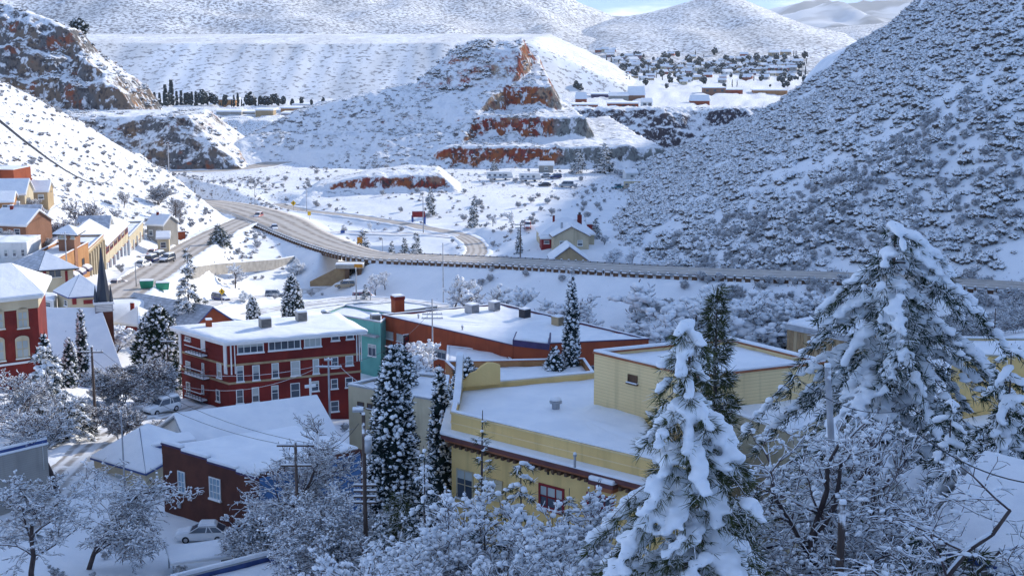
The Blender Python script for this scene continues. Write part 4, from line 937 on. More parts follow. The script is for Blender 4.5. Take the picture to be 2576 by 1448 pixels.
# ---- teal shop and neighbours
te = Bld('teal_shop', 'teal green flat-roofed shop left of the long brick building', 'shop', [Zp(815,787,12.4), Zp(957,812,12.4), Zp(990,790,12.4), Zp(868,768,12.4)], 3)
te.body(8.9, M['teal_stucco']); te.flat(8.9, .5, M['teal_stucco'], M['grey_trim'], .35)
for f in (.35, .6, .85): p, q, nn, L = te.wall(0); lo, rz = te.put(0, p+(q-p)*f, 4.6); window_at(te.e, lo, rz, 1.8, 2.0, 'white_paint', 'glass', (2, 1), True)
te.wbox(0, 880, 834, 955, 843, .9, M['grey_trim'], 'awning')
x, y, z = Zp(944,806,12.3); roof_unit((x, y, 12.0), .3, 'grey box unit on the teal shop roof against the brick wall', 1.5, 1.3, 'concrete')
x, y, z = Zp(815,792,12.3); vent((x, y, 12.0), 'round vent drum on the near edge of the teal shop roof', .35, 1.0)
wl_ = Bld('low_store', 'low white-roofed store behind the teal shop and the chimney', 'building', [Zp(880,772,9.6), Zp(985,786,9.6), Zp(1100,770,9.6), Zp(1000,757,9.6)], 0)
wl_.body(9.2, M['grey_board']); wl_.flat(9.2, .4, M['grey_board'], None, .35)
# ---- cream block, mission-style hall
cr = Bld('cream_block', 'plain cream stucco block with a flat snowy roof right of the red hotel', 'building', [Zp(876,969,21.5), Zp(1118,1012,21.5), Zp(1130,948,21.5), Zp(1010,938,21.5)], 11)
cr.body(10.1, M['cream_stucco']); cr.flat(10.1, .4, M['cream_stucco'], M['grey_trim'], .3)
cr.win(0, *Z3(150,1270,215,1330), frame='brown_wood'); cr.win(0, *Z3(245,1290,300,1350), frame='brown_wood')
mi_ = Bld('mission_hall', 'low building with an orange stucco parapet and a little ornament behind the yellow store', 'building', [Zp(1215,1004,17.5), Zp(1510,962,17.5), Zp(1470,905,17.5), Zp(1120,912,17.5)], 7)
mi_.body(9.6, M['orange_stucco']); mi_.flat(9.6, .95, M['orange_stucco'], M['terracotta'], .3)
lo = mi_.hit(0, *Z3(1650,1080)); l2, rz = mi_.put(0, lo[:2], 10.7)
MB().loft([[(x, -.1, z) for x, z in ((-.8, 0), (.8, 0), (.8, .3), (.35, .5), (.3, 1.1), (0, 1.7), (-.3, 1.1), (-.35, .5), (-.8, .3))], [(x, .15, z) for x, z in ((-.8, 0), (.8, 0), (.8, .3), (.35, .5), (.3, 1.1), (0, 1.7), (-.3, 1.1), (-.35, .5), (-.8, .3))]]).build('ornament', M['terracotta'], mi_.e, loc=l2, rz=rz)
sl2 = Bld('snowy_flat_roof', 'low flat roof deep in snow below the long rust brick wall', 'building', [Zp(1120,935,11), Zp(1310,925,11), Zp(1270,885,11), Zp(1125,868,11)], 3)
sl2.body(7.6, M['rust_brick']); sl2.flat(7.6, .3, M['rust_brick'], None, .35)

# ---- the yellow store with the snowy cornice
yb = Bld('yellow_store', 'yellow stucco store with a red-brown cornice and a broad shaded snowy roof', 'store', [Zp(1135,1035,33), Zp(1730,1176,33), Zp(1562,928,33), Zp(1152,966,33)], 22.5)
yb.body(9.7, M['yellow_stucco']); yb.flat(9.7, .65, M['yellow_stucco'], M['yellow_board'], .34, rim=.14)
zc = yb.hit(0, 1300, 1130)[2]
yb.band(zc-.3, zc, .75, M['red_brown_trim'], 'cornice'); yb.band(zc-.55, zc-.302, .45, M['terracotta'], 'cornice_bed')
o, j = inset(yb.foot, -.8), inset(yb.foot, .0); sn = MB()
for k in (0, 3):
    m = (k+1) % 4; sn.loft([[(*o[k], zc+.004), (*j[k], zc+.004), (*j[k], zc+.3), (*o[k], zc+.2)], [(*o[m], zc+.004), (*j[m], zc+.004), (*j[m], zc+.3), (*o[m], zc+.2)]])
sn.build('cornice_snow', M['snow_fine'], yb.e, bevel=.06)
p, q, nn, L = yb.wall(0); dn = MB().box(-.11, .11, -.62, -.0, -.24, 0).mesh('dentil', M['brown_wood']); rz = math.atan2(nn[0], -nn[1])
for k in range(int(L/.55)): link('dentil', dn, yb.e, (*(p+(q-p)*((k+.5)/int(L/.55))), zc-.553), rz)
yb.band(zc+.75, zc+.83, .05, M['yellow_board'], 'string_course')
for q in ((1840,745,2040,900), (2235,845,2420,950)): yb.win(0, *ZB(*q), frame='dark_red_paint', pane='glass', bars=(3, 2), fw=.16, size=(2.2, 1.7))
yb.win(0, *ZB(1190,640,1310,800), frame='cream_stucco', pane='glass', bars=(2, 2), size=(1.6, 2.2))
yb.wbox(0, *ZB(1400,650,1550,860), .12, M['cream_stucco'], 'pilaster')
for x in (1912, 1950, 1988): yb.wbox(0, *ZB(x-8,598,x+8,640), .03, M['dark'], 'vent_slot')
cp = MB(); h0 = zc-1.3
lo = yb.hit(0, *ZB(2400,690)); l2, rz = yb.put(0, lo[:2], lo[2]); hd = MB().loft([[(x, y, z) for x, z in ((-1.0, -.15), (1.0, -.15), (1.0, .1), (-1.0, .1))] for y in (-1.0, 0)]).build('door_hood', M['red_brown_trim'], yb.e, loc=l2, rz=rz)
MB().box(-.7, .7, -.7, 0, -.55, -.152).build('hood_bracket', M['terracotta'], hd); MB().box(-1.0, 1.0, -1.0, 0, .104, .42).build('hood_snow', M['snow_fine'], hd, bevel=.1)
# the curved mission parapet at its left end
p, q, nn, L = yb.wall(3); rz = math.atan2(nn[0], -nn[1]); prof = [(-.5, 0), (-.42, 0), (0, 2.0), (.12, 2.2), (.3, 2.2), (.42, 1.8), (.5, 1.0), (.58, .7), (.75, .55), (.9, .3), (1, 0)]
prof = [(-4.3, 0), (-4.3, 2.1), (-3.6, 2.5), (-2.9, 2.4), (-2.5, 1.7), (-1.7, 1.1), (-.9, .9), (-.3, .45), (.6, .3), (1.6, 0)]
mid = (p+q)/2; l2 = (*(mid-nn*.2), 10.36)
cpar = MB().loft([[(x, y, z) for x, z in prof] for y in (-.2, .2)]).build('mission_parapet', M['cream_stucco'], yb.e, loc=l2, rz=rz)
MB().loft([[(prof[i][0], y, prof[i][1]+.005) for i in range(1, 10)]+[(prof[i][0], y, prof[i][1]+.26) for i in range(9, 0, -1)] for y in (-.26, .26)]).build('parapet_snow', M['snow_fine'], cpar, bevel=.08)
yp, yq, yn, yL = yb.wall(2); l2, rz2 = yb.put(2, yq+(yp-yq)*.12-yn*.4, 10.36)
MB().loft([[(x, y, z) for x, z in ((-1.6, 0), (2.2, 0), (1.7, .35), (1.2, .55), (.8, 1.0), (.3, 1.15), (-.1, 1.5), (-.6, 1.75), (-1.1, 1.7), (-1.6, 1.5))] for y in (-.15, .15)]).build('back_parapet', M['yellow_stucco'], yb.e, loc=l2, rz=rz2)
x, y, z = Zp(1398,1036,32.3); vent((x, y, 32.2), 'stubby grey roof vent capped with snow on the yellow store roof', .3, 1.05)
x, y, z = Zp(1446,1160,32.3); vent((x, y, 32.2), 'thin vent pipe near the front edge of the yellow store roof', .08, .6)

# ---- the yellow board-sided block behind the pine
y2 = Bld('yellow_block', 'yellow board-sided block with a rust coping behind the snowy pine', 'building', [Zp(1495,887,36.4), Zp(1755,948,36.4), Zp(2075,912,36.4), Zp(1835,853,36.4)], 24)
y2.body(11.8, M['yellow_board']); y2.flat(11.8, .55, M['yellow_board'], M['terracotta'], .35, rim=.2)
y2.win(0, *Z4(803,1338,893,1445), frame='brown_wood', pane='brown_wood', bars=(1, 1))
lt = Bld('lower_wing', 'lower flat-roofed wing deep in snow under the yellow block', 'building', [Zp(1765,1012,34.0), Zp(1990,1092,34.0), Zp(2140,1012,34.0), Zp(2035,958,34.0)], 24)
lt.body(9.7, M['cream_stucco']); lt.flat(9.7, .3, M['cream_stucco'], None, .4)
yr = Bld('yellow_wall_house', 'yellow walled flat-roofed house at the right edge behind the cedar', 'house', [Zp(2395,893,29.5), Zp(2760,905,29.5), Zp(2740,855,29.5), Zp(2420,852,29.5)], 23)
yr.body(6.1, M['yellow_stucco']); yr.flat(6.1, .4, M['yellow_stucco'], M['cream_stucco'], .35)
bp = Bld('brown_store', 'brown plank-fronted building with a flat white roof left of the cedar', 'building', [Zp(1981,810,17.6), Zp(2160,846,17.6), Zp(2230,812,17.6), Zp(2075,788,17.6)], 11)
bp.body(6.2, M['tan_stucco']); bp.band(5.6, 6.3, .25, M['grey_trim'], 'fascia', .3); bp.flat(6.304, 0, None, None, .35)
p, q, nn, L = bp.wall(0); rz = math.atan2(nn[0], -nn[1]); pk = MB().box(-.28, .28, -.05, .0, 0, 5.6).mesh('plank', M['tan_stucco']); pk2 = MB().box(-.28, .28, -.05, .0, 0, 5.6).mesh('plank', M['stone_tan'])
for k in range(int(L/.62)): link('plank', [pk2, pk2, pk][k % 3], bp.e, (*(p+(q-p)*((k+.5)/int(L/.62))), 0), rz)

# ---- the dark brick house, the hall with a cross and its annexe
db = Bld('dark_brick_house', 'dark brown brick house with a stepped purple edged parapet and two pale blue windows', 'house', [Zp(407,1119,22.3), Zp(645,1187,22.3), Zp(910,1122,22.3), Zp(748,1066,22.3)], 16.3)
db.body(5.7, M['dark_brick']); db.snow_top(inset(db.foot, .25), 5.704, .3)
p, q, nn, L = db.wall(0); rz = math.atan2(nn[0], -nn[1])
for f0, f1, h in ((0, .22, 1.05), (.22, .5, .8), (.5, .8, .55), (.8, 1, .35)):
    a, b = p+(q-p)*f0, p+(q-p)*f1; l2 = (*((a+b)/2), 5.2); w = float(np.linalg.norm(b-a))
    st = MB().box(-w/2, w/2, -.03, .34, 0, h-.16).build('parapet', M['dark_brick'], db.e, loc=l2, rz=rz); MB().box(-w/2-.02, w/2+.02, -.12, .40, h-.158, h).build('coping', M['purple_trim'], st); MB().box(-w/2, w/2, -.13, .42, h+.004, h+.28).build('parapet_snow', M['snow_fine'], st, bevel=.08)
db.win(0, *ZA(1418,608,1482,785), pane='blue_pane', bars=(2, 2), size=(1.0, 2.0)); db.win(0, *ZA(1658,662,1775,838), pane='blue_pane', bars=(3, 3), size=(1.5, 2.0))
db.wbox(0, *ZA(1420,862,1446,905), .12, M['metal'], 'meter_box')
p, q, nn, L = db.wall(1); l2, rz = db.put(1, (p+q)/2, 0); MB().box(-L/2+.2, L/2-.2, -.06, 0, -.5, 5.4).build('side_wall', M['blue_wall'], db.e, loc=l2, rz=rz)
db.win(1, 700, 1235, 722, 1275, pane='blue_pane', size=(1.0, 1.5)); db.win(1, 780, 1205, 802, 1245, pane='blue_pane', size=(1.0, 1.5))
R1, R2 = np.array(Zp(448,1042,20.6)), np.array(Zp(788,998,20.6)); ax = (R2-R1)[:2]; ax /= np.linalg.norm(ax); nv = np.array([ax[1], -ax[0]])
hall = Bld('church_hall', 'white hall with a huge plain snow-covered gable roof and a cross on its ridge', 'hall', [tuple(R1[:2]+nv*9), tuple(R2[:2]+nv*9), tuple(R2[:2]-nv*9), tuple(R1[:2]-nv*9)], 13)
hall.body(3.4, M['white_board']); hall.gable(3.4, 4.0, 0, M['white_board'], M['grey_trim'], .5, .3)
cxp = R2[:2]-ax*.3-hall.c; MB().box(-.09, .09, -.09, .09, 7.3, 9.7).box(-.6, .6, -.08, .08, 8.7, 8.9).build('cross', M['white_paint'], hall.e, loc=(*cxp, 0), rz=math.atan2(ax[1], ax[0])); MB().box(-.6, .6, -.09, .09, 8.903, 9.02).build('cross_snow', M['snow_fine'], hall.e, loc=(*cxp, 0), rz=math.atan2(ax[1], ax[0]))
an = Bld('hall_annexe', 'hip-roofed white annexe with a thin blue fascia at the left of the hall', 'building', [Zp(236,1154,18), Zp(366,1192,18), Zp(500,1118,18), Zp(352,1098,18)], 14)
an.body(3.9, M['cream_stucco']); an.hip(4.0, 2.6, M['blue_trim'], .3, 1.5, 1, .2, None)
an.win(0, 290, 1195, 310, 1222, size=(1.1, 1.3))
po = thing('blue_porch', (*Zp(432,1178,16.5)[:2], 15.8), .45, 'small porch with bright blue posts and a snowy roof between hall and brick house', 'porch')
MB().box(-2.2, 2.2, -1.5, 1.5, 3.4, 3.62).build('roof', M['blue_trim'], po); MB().box(-2.25, 2.25, -1.55, 1.55, 3.624, 3.9).build('roof_snow', M['snow_fine'], po, bevel=.1)
for xx in (-2, 0, 2): MB().box(xx-.1, xx+.1, -1.4, -1.2, -1, 3.4).build('post', M['blue_wall'], po)
MB().box(-2.1, 2.1, 1.2, 1.4, -1, 3.4).build('wall', M['white_board'], po)
# ---- bottom left, bottom middle, bottom right
gl = Bld('grey_store', 'grey walled flat-roofed building at the left edge with a blue edged parapet', 'building', [Zp(-150,1168,23), Zp(118,1104,23), Zp(66,1043,23), Zp(-160,1022,23)], 16.5)
gl.body(6.0, M['grey_board']); gl.band(6.0, 6.5, 0, M['blue_trim'], 'parapet', .25); gl.flat(6.0, 0, None, None, .2); gl.band(6.504, 6.68, .03, M['snow_fine'], 'parapet_snow', .28)
gl.wbox(0, 118-12, 1112, 118-8, 1180, .08, M['white_paint'], 'drain_pipe')
sh = Bld('small_shed', 'small tan shed with a snowy pitched roof in front of the grey building', 'shed', [Zp(20,1196,18.6), Zp(88,1190,18.6), Zp(78,1168,18.6), Zp(26,1172,18.6)], 16)
sh.body(2.6, M['tan_stucco']); sh.gable(2.6, .9, 0, M['tan_stucco'], M['white_paint'], .3, .25)
gb = Bld('flat_roof_garage', 'flat-roofed garage with a snow-capped blue edged parapet at the bottom edge', 'garage', [Zp(590,1580,20.5), Zp(858,1462,20.5), Zp(678,1390,20.5), Zp(430,1452,20.5)], 16.5)
gb.body(3.3, M['white_board']); gb.flat(3.3, .55, M['blue_trim'], M['grey_trim'], .25, rim=.3)
ca = thing('carport', (*Zp(520,1412,17.5)[:2], 16.5), .35, 'open carport with a thin snowy roof in front of the white sedan', 'carport')
MB().box(-3, 3, -1.8, 1.8, 1.7, 1.85).build('roof', M['white_paint'], ca); MB().box(-3.05, 3.05, -1.85, 1.85, 1.854, 2.1).build('roof_snow', M['snow_fine'], ca, bevel=.1)
for xx in (-2.8, 2.8):
    for yy in (-1.6, 1.6): MB().box(xx-.06, xx+.06, yy-.06, yy+.06, -1, 1.7).build('post', M['grey_trim'], ca)
E1, E2 = np.array(Zp(2352,1345,38)[:2]), np.array(Zp(2700,1452,38)[:2]); d = (E2-E1)/np.linalg.norm(E2-E1); nv = np.array([-d[1], d[0]])
hA = Bld('eave_house', 'corner house at the bottom right with a snowy roof and dark blue eave line', 'house', [tuple(E1), tuple(E2), tuple(E2+nv*9), tuple(E1+nv*9)], 34.2)
hA.body(3.6, M['grey_board']); hA.gable(3.6, 2.6, 0, M['grey_board'], M['blue_trim'], .55, .34)
hA.win(0, 2500, 1415, 2530, 1445, size=(1.0, 1.1))
PB = np.array(Zp(2262,1208,38.5)[:2]); d2 = np.array([.80, .60]); n2 = np.array([.6, -.8])
hB = Bld('peaked_house', 'snow-buried house with a pointed gable between the bare trees and the corner house', 'house', [tuple(PB+n2*4.5), tuple(PB+n2*4.5+d2*10), tuple(PB-n2*4.5+d2*10), tuple(PB-n2*4.5)], 32.5)
hB.body(3.4, M['white_board']); hB.gable(3.4, 2.6, 0, M['white_board'], M['grey_trim'], .4, .35)

# ---- left: church, red brick, cream hip roofs
r1, r2 = np.array(P(85,774,206)), np.array(P(248,772,206)); sv = np.array([6.4, -11.5])
chb = Bld('church', 'church with a great grey snow-covered roof and a dark pointed spire', 'church', [tuple(r1[:2]+sv), tuple(r2[:2]+sv), tuple(r2[:2]-sv), tuple(r1[:2]-sv)], 9)
zr = r1[2]-9; chb.body(zr-8.2, M['dark_brick']); chb.gable(zr-8.2, 8.0, 0, M['dark_brick'], M['grey_trim'], .4, .16)
bx_, by_, bz_ = P(262,790,206.5); bl = (bx_-chb.c[0], by_-chb.c[1], 0); zt = P(262,622,206.5)[2]-9; zb = bz_-9
MB().box(-1.25, 1.25, -1.25, 1.25, 0, zb+.6).build('tower', M['dark_brick'], chb.e, loc=bl, rz=.3)
bf = MB().box(-1.3, 1.3, -1.3, 1.3, zb+.6, zb+1.7).build('belfry', M['grey_trim'], chb.e, loc=bl, rz=.3); lv_ = MB()
for k in range(4): lv_.box(-1.1, 1.1, -1.34, -1.3, zb+.75+k*.22, zb+.85+k*.22)
lv_.build('louvre_panel', M['white_paint'], bf); MB().box(-1.5, 1.5, -1.5, 1.5, zb+1.702, zb+1.9).build('ledge', M['white_paint'], bf); MB().box(-1.45, 1.45, -1.45, 1.45, zb+1.904, zb+2.05).build('ledge_snow', M['snow_fine'], bf)
MB().loft([[(math.cos(a)*r, math.sin(a)*r, z) for a in np.linspace(.39, 6.67, 9)[:-1]] for r, z in ((1.25, zb+2.05), (.95, zb+3.6), (.06, zt))]).build('spire', M['spire'], chb.e, loc=bl, rz=.3)
for sx, sy in ((-1, -1), (1, -1), (1, 1), (-1, 1)): MB().loft([[(sx*1.1+math.cos(a)*r, sy*1.1+math.sin(a)*r, z) for a in np.linspace(0, 6.28, 5)[:-1]] for r, z in ((.3, zb+2.05), (.25, zb+2.6), (.02, zb+4.2))]).build('pinnacle', M['spire'], chb.e, loc=bl, rz=.3)
for u, v in ((230, 858), (172, 862)):
    h = np.array(Zp(u, v, 14.2)); l2 = (h[0]-chb.c[0], h[1]-chb.c[1], h[2]-9)
    dm = MB().add([(-.7, -.9, -.5), (.7, -.9, -.5), (0, -.9, 2.0), (-.7, 2.5, -.5), (.7, 2.5, -.5), (0, 2.5, 2.0)], [(0, 1, 2), (3, 5, 4), (0, 3, 4, 1), (1, 4, 5, 2), (2, 5, 3, 0)]).build('dormer', M['spire'], chb.e, loc=l2)
rb = Bld('red_brick_block', 'bright red brick block with arched cream windows at the left edge', 'building', [Zp(-190,778,27), Zp(93,747,27), Zp(112,708,27), Zp(-150,715,27)], 15.5)
rb.body(11.5, M['red_brick']); rb.band(10.2, 11.45, .12, M['cream_stucco'], 'frieze'); rb.band(11.452, 11.7, .7, M['white_paint'], 'eaves', .1); rb.hip(11.7, 3.0, M['white_paint'], .9, 6, 0, .22)
for q in ((162,372,292,532), (-75,388,50,548), (150,660,302,830), (-90,676,55,865)):
    o_ = rb.win(0, *Z1(*q), frame='cream_stucco', pane='light_pane', bars=(2, 2), fw=.2)
    w = o_.data.vertices[0].co.x*-2; h = max(v.co.z for v in o_.data.vertices)
    MB().loft([[(math.cos(a)*w/2, y, h+.004+math.sin(a)*.45) for a in np.linspace(0, math.pi, 9)] for y in (-.12, 0)]).build('arch', M['cream_stucco'], o_)
zb = rb.hit(0, *Z1(200,895))[2]; rb.band(zb, zb+.25, .15, M['white_paint'], 'string_course')
c1 = Bld('cream_hip_house', 'cream house with a grey hip roof and dark red corner pilasters, the larger of two', 'house', [Zp(38,664,20.2), Zp(103,680,20.2), Zp(184,675,20.2), Zp(126,655,20.2)], 13)
c1.body(7.1, M['cream_stucco']); c1.hip(7.1, 2.4, M['dark_metal'], .7, 1.0, 0, .16, [M['roof_thin'], M['snow_fine'], M['snow_fine'], M['snow_fine']])
for q in ((450,1155,520,1252), (575,1185,640,1282), (692,1218,760,1318)): c1.win(0, *ZS(*q), frame='cream_stucco', pane='glass', size=(.9, 1.5))
c1.win(1, *ZS(950,1222,1115,1330), frame='cream_stucco', pane='glass', bars=(2, 1), size=(2.0, 1.3))
for q in ((802,1235,878,1430), (1218,1222,1278,1430)): c1.wbox(1, *ZS(*q), .12, M['dark_red_paint'], 'pilaster')
c2_ = Bld('cream_hip_house', 'small cream house with a pyramid roof just left of the church spire', 'house', [Zp(143,733,18.6), Zp(178,748,18.6), Zp(262,742,18.6), Zp(228,722,18.6)], 12.5)
c2_.body(6.0, M['cream_stucco']); c2_.hip(6.0, 2.9, M['blue_trim'], .5, 0, 0, .16)
for q, m_ in (((722,235,768,300), 'dark_red_paint'), ((835,258,935,292), 'dark_red_paint')): c2_.wbox(1, *Z1(*q), .08, M[m_], 'panel')
c2_.win(0, *Z1(625,268,700,305), size=(1.2, .9))
an2 = Bld('white_lean_to', 'little white lean-to with a snowy roof beside the red brick block', 'shed', [Zp(98,752,17.5), Zp(135,758,17.5), Zp(150,742,17.5), Zp(112,738,17.5)], 12.5)
an2.body(5.0, M['white_board']); an2.flat(5.0, 0, None, None, .3); an2.win(0, *Z1(432,285,525,318), size=(1.6, .8))
# ---- main street row
def street_block(name, label, cat, u0, v0, D0, u1, v1, D1, depth, z0, wallm, z=None):
    a, b = np.array(P(u0, v0, D0)), np.array(P(u1, v1, D1)); zt = z or (a[2]+b[2])/2; d = (b-a)[:2]; d /= np.linalg.norm(d); n = np.array([-d[1], d[0]])
    B = Bld(name, label, cat, [tuple(a[:2]), tuple(b[:2]), tuple(b[:2]+n*depth), tuple(a[:2]+n*depth)], z0); B.h = zt-z0; B.body(B.h-.5, wallm, z=-4); return B
ob = street_block('orange_shop', 'orange stucco shop row with a bright tiled edge and three round awnings', 'shop', 142,648,243, 222,616,262, 6, 12.5, M['orange_stucco'])
ob.flat(ob.h-.5, .5, M['orange_stucco'], M['terracotta'], .25)
for f in (.12, .34, .56, .8): p, q, nn, L = ob.wall(0); l2, rz = ob.put(0, p+(q-p)*f, ob.h-3.2); window_at(ob.e, l2, rz, 1.4, 1.9, 'brown_wood', 'glass', (2, 2), True)
for f in (.42, .62, .82):
    p, q, nn, L = ob.wall(0); l2, rz = ob.put(0, p+(q-p)*f, ob.h-4.6); aw = MB().loft([[(x, -math.cos(a)*1.3, math.sin(a)*1.0) for a in np.linspace(0, math.pi/2, 6)]+[(x, 0, 0)] for x in (-1.2, 1.2)]).build('awning', M['purple_trim'], ob.e, loc=l2, rz=rz)
    MB().loft([[(x, -math.cos(a)*1.36, .02+math.sin(a)*1.1) for a in np.linspace(.5, math.pi/2, 5)]+[(x, -math.cos(a)*1.1, .02+math.sin(a)*.9) for a in np.linspace(math.pi/2, .5, 5)] for x in (-1.22, 1.22)]).build('awning_snow', M['snow_fine'], aw)
tw_ = Bld('orange_tower', 'square orange tower room with a small flared pyramid roof above the main street', 'tower', [Zp(146,590,22.6), Zp(186,592,22.6), Zp(201,583,22.6), Zp(160,581,22.6)], 13)
tw_.body(9.6, M['orange_brick']); tw_.hip(9.6, 1.3, M['dark_metal'], .9, 0, 0, .2)
for q in ((1100,520,1160,600), (1180,520,1240,600), (1330,520,1400,600)): tw_.win(0, *ZS(*q), frame='cream_stucco', pane='light_pane', size=(.9, 1.3))
co = street_block('colonnade_shop', 'cream shop front with a row of tall flat columns on the sunny street side', 'shop', 222,617,263, 261,601,281, 8, 11.5, M['tan_stucco'])
co.flat(co.h-.5, .5, M['cream_stucco'], M['terracotta'], .25)
p, q, nn, L = co.wall(0); rz = math.atan2(nn[0], -nn[1]); pm_ = MB().box(-.32, .32, -.35, .02, 0, co.h-.8).mesh('column', M['cream_stucco'])
for k in range(7): link('column', pm_, co.e, (*(p+(q-p)*((k+.3)/6.6)), 0), rz)
sb = street_block('storefront', 'two-storey stone storefront with dark red upper windows and white columns below', 'shop', 263,600,283, 322,583,315, 12, 8.5, M['cream_stucco'], 16.6)
sb.gable(sb.h-.5, 2.6, 0, M['cream_stucco'], M['grey_trim'], .5, .28)
p, q, nn, L = sb.wall(0); rz = math.atan2(nn[0], -nn[1])
for k in range(6): l2, r_ = sb.put(0, p+(q-p)*((k+.5)/6), sb.h-1.7); window_at(sb.e, l2, r_, 4.0, 1.3, 'dark_red_paint', 'glass', (3, 1), False, fw=.2)
pm_ = MB().box(-.4, .4, -.4, .02, -1, sb.h-4).mesh('column', M['white_paint'])
for k in range(7): link('column', pm_, sb.e, (*(p+(q-p)*((k+.08)/6.2)), 0), rz)
for k in range(6): l2, r_ = sb.put(0, p+(q-p)*((k+.55)/6), 2.2); window_at(sb.e, l2, r_, 3.4, 3.2, 'dark_red_paint', 'blue_pane', (3, 2), False)
s2 = street_block('storefront', 'low cream storefront at the far end of the sunny street row', 'shop', 324,590,317, 361,577,342, 10, 5, M['cream_stucco'], 12.8)
s2.flat(s2.h-.5, .5, M['cream_stucco'], M['grey_trim'], .35)
p, q, nn, L = s2.wall(0); rz = math.atan2(nn[0], -nn[1]); pm2 = MB().box(-.3, .3, -.3, .02, -1, s2.h-1.5).mesh('column', M['white_paint'])
for k in range(5): link('column', pm2, s2.e, (*(p+(q-p)*((k+.1)/4.2)), 0), rz)
for k in range(4): l2, r_ = s2.put(0, p+(q-p)*((k+.6)/4.2), 3.2); window_at(s2.e, l2, r_, 3.2, 3.4, 'dark_red_paint', 'glass', (2, 2), False)
def px_house(name, label, cat, u0, u1, v_eave, D, rise, h, depth, wallm, rot=0, fascia='white_paint', z0=None, axis=0, wins=2, ts=.3, roofmats=(None, None), hip=False, fit=True):
    """a house whose front wall spans u0..u1 with its eave at v_eave, distance D"""
    Ds = np.linspace(D-(60 if fit else .01), D+(60 if fit else .01), 241); w_ = np.array([P((u0+u1)/2, v_eave, d_) for d_ in Ds]); df = np.abs(Hg(w_[:, 0], w_[:, 1])-(w_[:, 2]-h)); sc_ = df+np.abs(Ds-D)*.006; D = Ds[sc_.argmin()]   # stand it on the ground
    a, b = np.array(P(u0, v_eave, D)), np.array(P(u1, v_eave, D)); L = b[0]-a[0]; c = (a+b)/2; d = np.array([math.cos(rot), math.sin(rot)]); n = np.array([-d[1], d[0]])
    f = [tuple(c[:2]-d*L/2), tuple(c[:2]+d*L/2), tuple(c[:2]+d*L/2+n*depth), tuple(c[:2]-d*L/2+n*depth)]
    B = Bld(name, label, cat, f, c[2]-h); B.h = h; B.body(h, wallm, z=-4)
    if hip: B.hip(h, rise, M[fascia], .4, max(0, L-depth)*.8, 0, ts)
    elif rise > 0: B.gable(h, rise, axis, wallm, M[fascia], .4, ts, roofmats)
    if rise > 1.4 and cat == 'house':                                # a stove flue or stack through the roof
        fx_ = L*.22*(1 if int(u0) % 2 else -1); tp = h+rise
        MB().box(fx_-.28, fx_+.28, -.28, .28, h, tp+.9).build('chimney', M['red_brick' if int(u1) % 3 else 'metal'], B.e); MB().box(fx_-.31, fx_+.31, -.31, .31, tp+.903, tp+1.08).build('chimney_snow', M['snow_fine'], B.e)
    if not hip and rise <= 0: B.flat(h, .3, wallm, None, .35)
    p, q, nn, LL = B.wall(0); rz = math.atan2(nn[0], -nn[1])
    for k in range(wins): l2, r_ = B.put(0, p+(q-p)*((k+.5)/wins), h*.55); window_at(B.e, l2, r_, round(min(1.3, LL/wins*.5), 1), round(min(1.4, h*.42), 1), 'white_paint', 'glass', (1, 2), True)
    return B
px_house('brick_shed', 'plain red brick box building at the left edge below the sunlit slope', 'building', -70, 37, 430, 345, 0, 3.4, 8, M['rust_brick'], -.15, wins=0)
px_house('hill_house', 'white roofed house at the left edge just under the red brick box', 'house', -60, 60, 489, 322, 2.6, 2.6, 8, M['cream_stucco'], .1)
px_house('hill_house', 'tan house with a broad white roof just right of the red brick box', 'house', 52, 118, 482, 336, 1.8, 2.6, 8, M['tan_stucco'], .15)
px_house('hill_cottage', 'pinkish cottage at the left edge with a snowy porch roof', 'house', -40, 30, 508, 316, 1.5, 2.6, 7, M['orange_stucco'], .2)
px_house('orange_house', 'orange walled house with a sunlit white roof at the left edge', 'house', -30, 70, 566, 288, 2.4, 2.8, 9, M['orange_brick'], -.25)
px_house('grey_roof_house', 'house with a grey-blue roof and small red gable behind the orange house', 'house', 20, 96, 555, 302, 2.4, 2.6, 8, M['dark_red_paint'], .2, roofmats=(M['roof_thin'], None))
px_house('dark_porch_house', 'low house with a dark blue porch beside the orange house', 'house', 76, 112, 562, 296, 1.2, 2.2, 6, M['purple_trim'], .1)
px_house('long_white_building', 'long low white building with a dark red band of windows behind the hip roofs', 'building', -60, 66, 616, 262, 0, 3.2, 9, M['white_board'], .05, wins=6)
px_house('red_gable_house', 'house with a small red gable behind the storefronts', 'house', 220, 247, 556, 330, 1.3, 4, 10, M['dark_red_paint'], 0, axis=1, wins=1)
px_house('blue_roof_building', 'broad blue-grey roofed building behind the colonnade shop', 'building', 194, 268, 590, 285, 3.0, 4, 10, M['grey_board'], .12, roofmats=(M['roof_thin'], None), wins=3)
px_house('white_gable_house', 'little grey gabled house with a snowy roof at the end of the street row', 'house', 366, 412, 566, 338, 1.9, 4.2, 7, M['grey_board'], -.3, axis=0, wins=2)
px_house('red_wall', 'short red brick wall beside the main street near the snowy bank', 'wall', 442, 466, 586, 330, 0, 1.9, .7, M['rust_brick'], .5, wins=0)
px_house('cream_cottage', 'small cream cottage behind the parked cars at the street bend', 'house', 396, 424, 600, 326, 1.0, 3.4, 6, M['cream_stucco'], .2, wins=1)
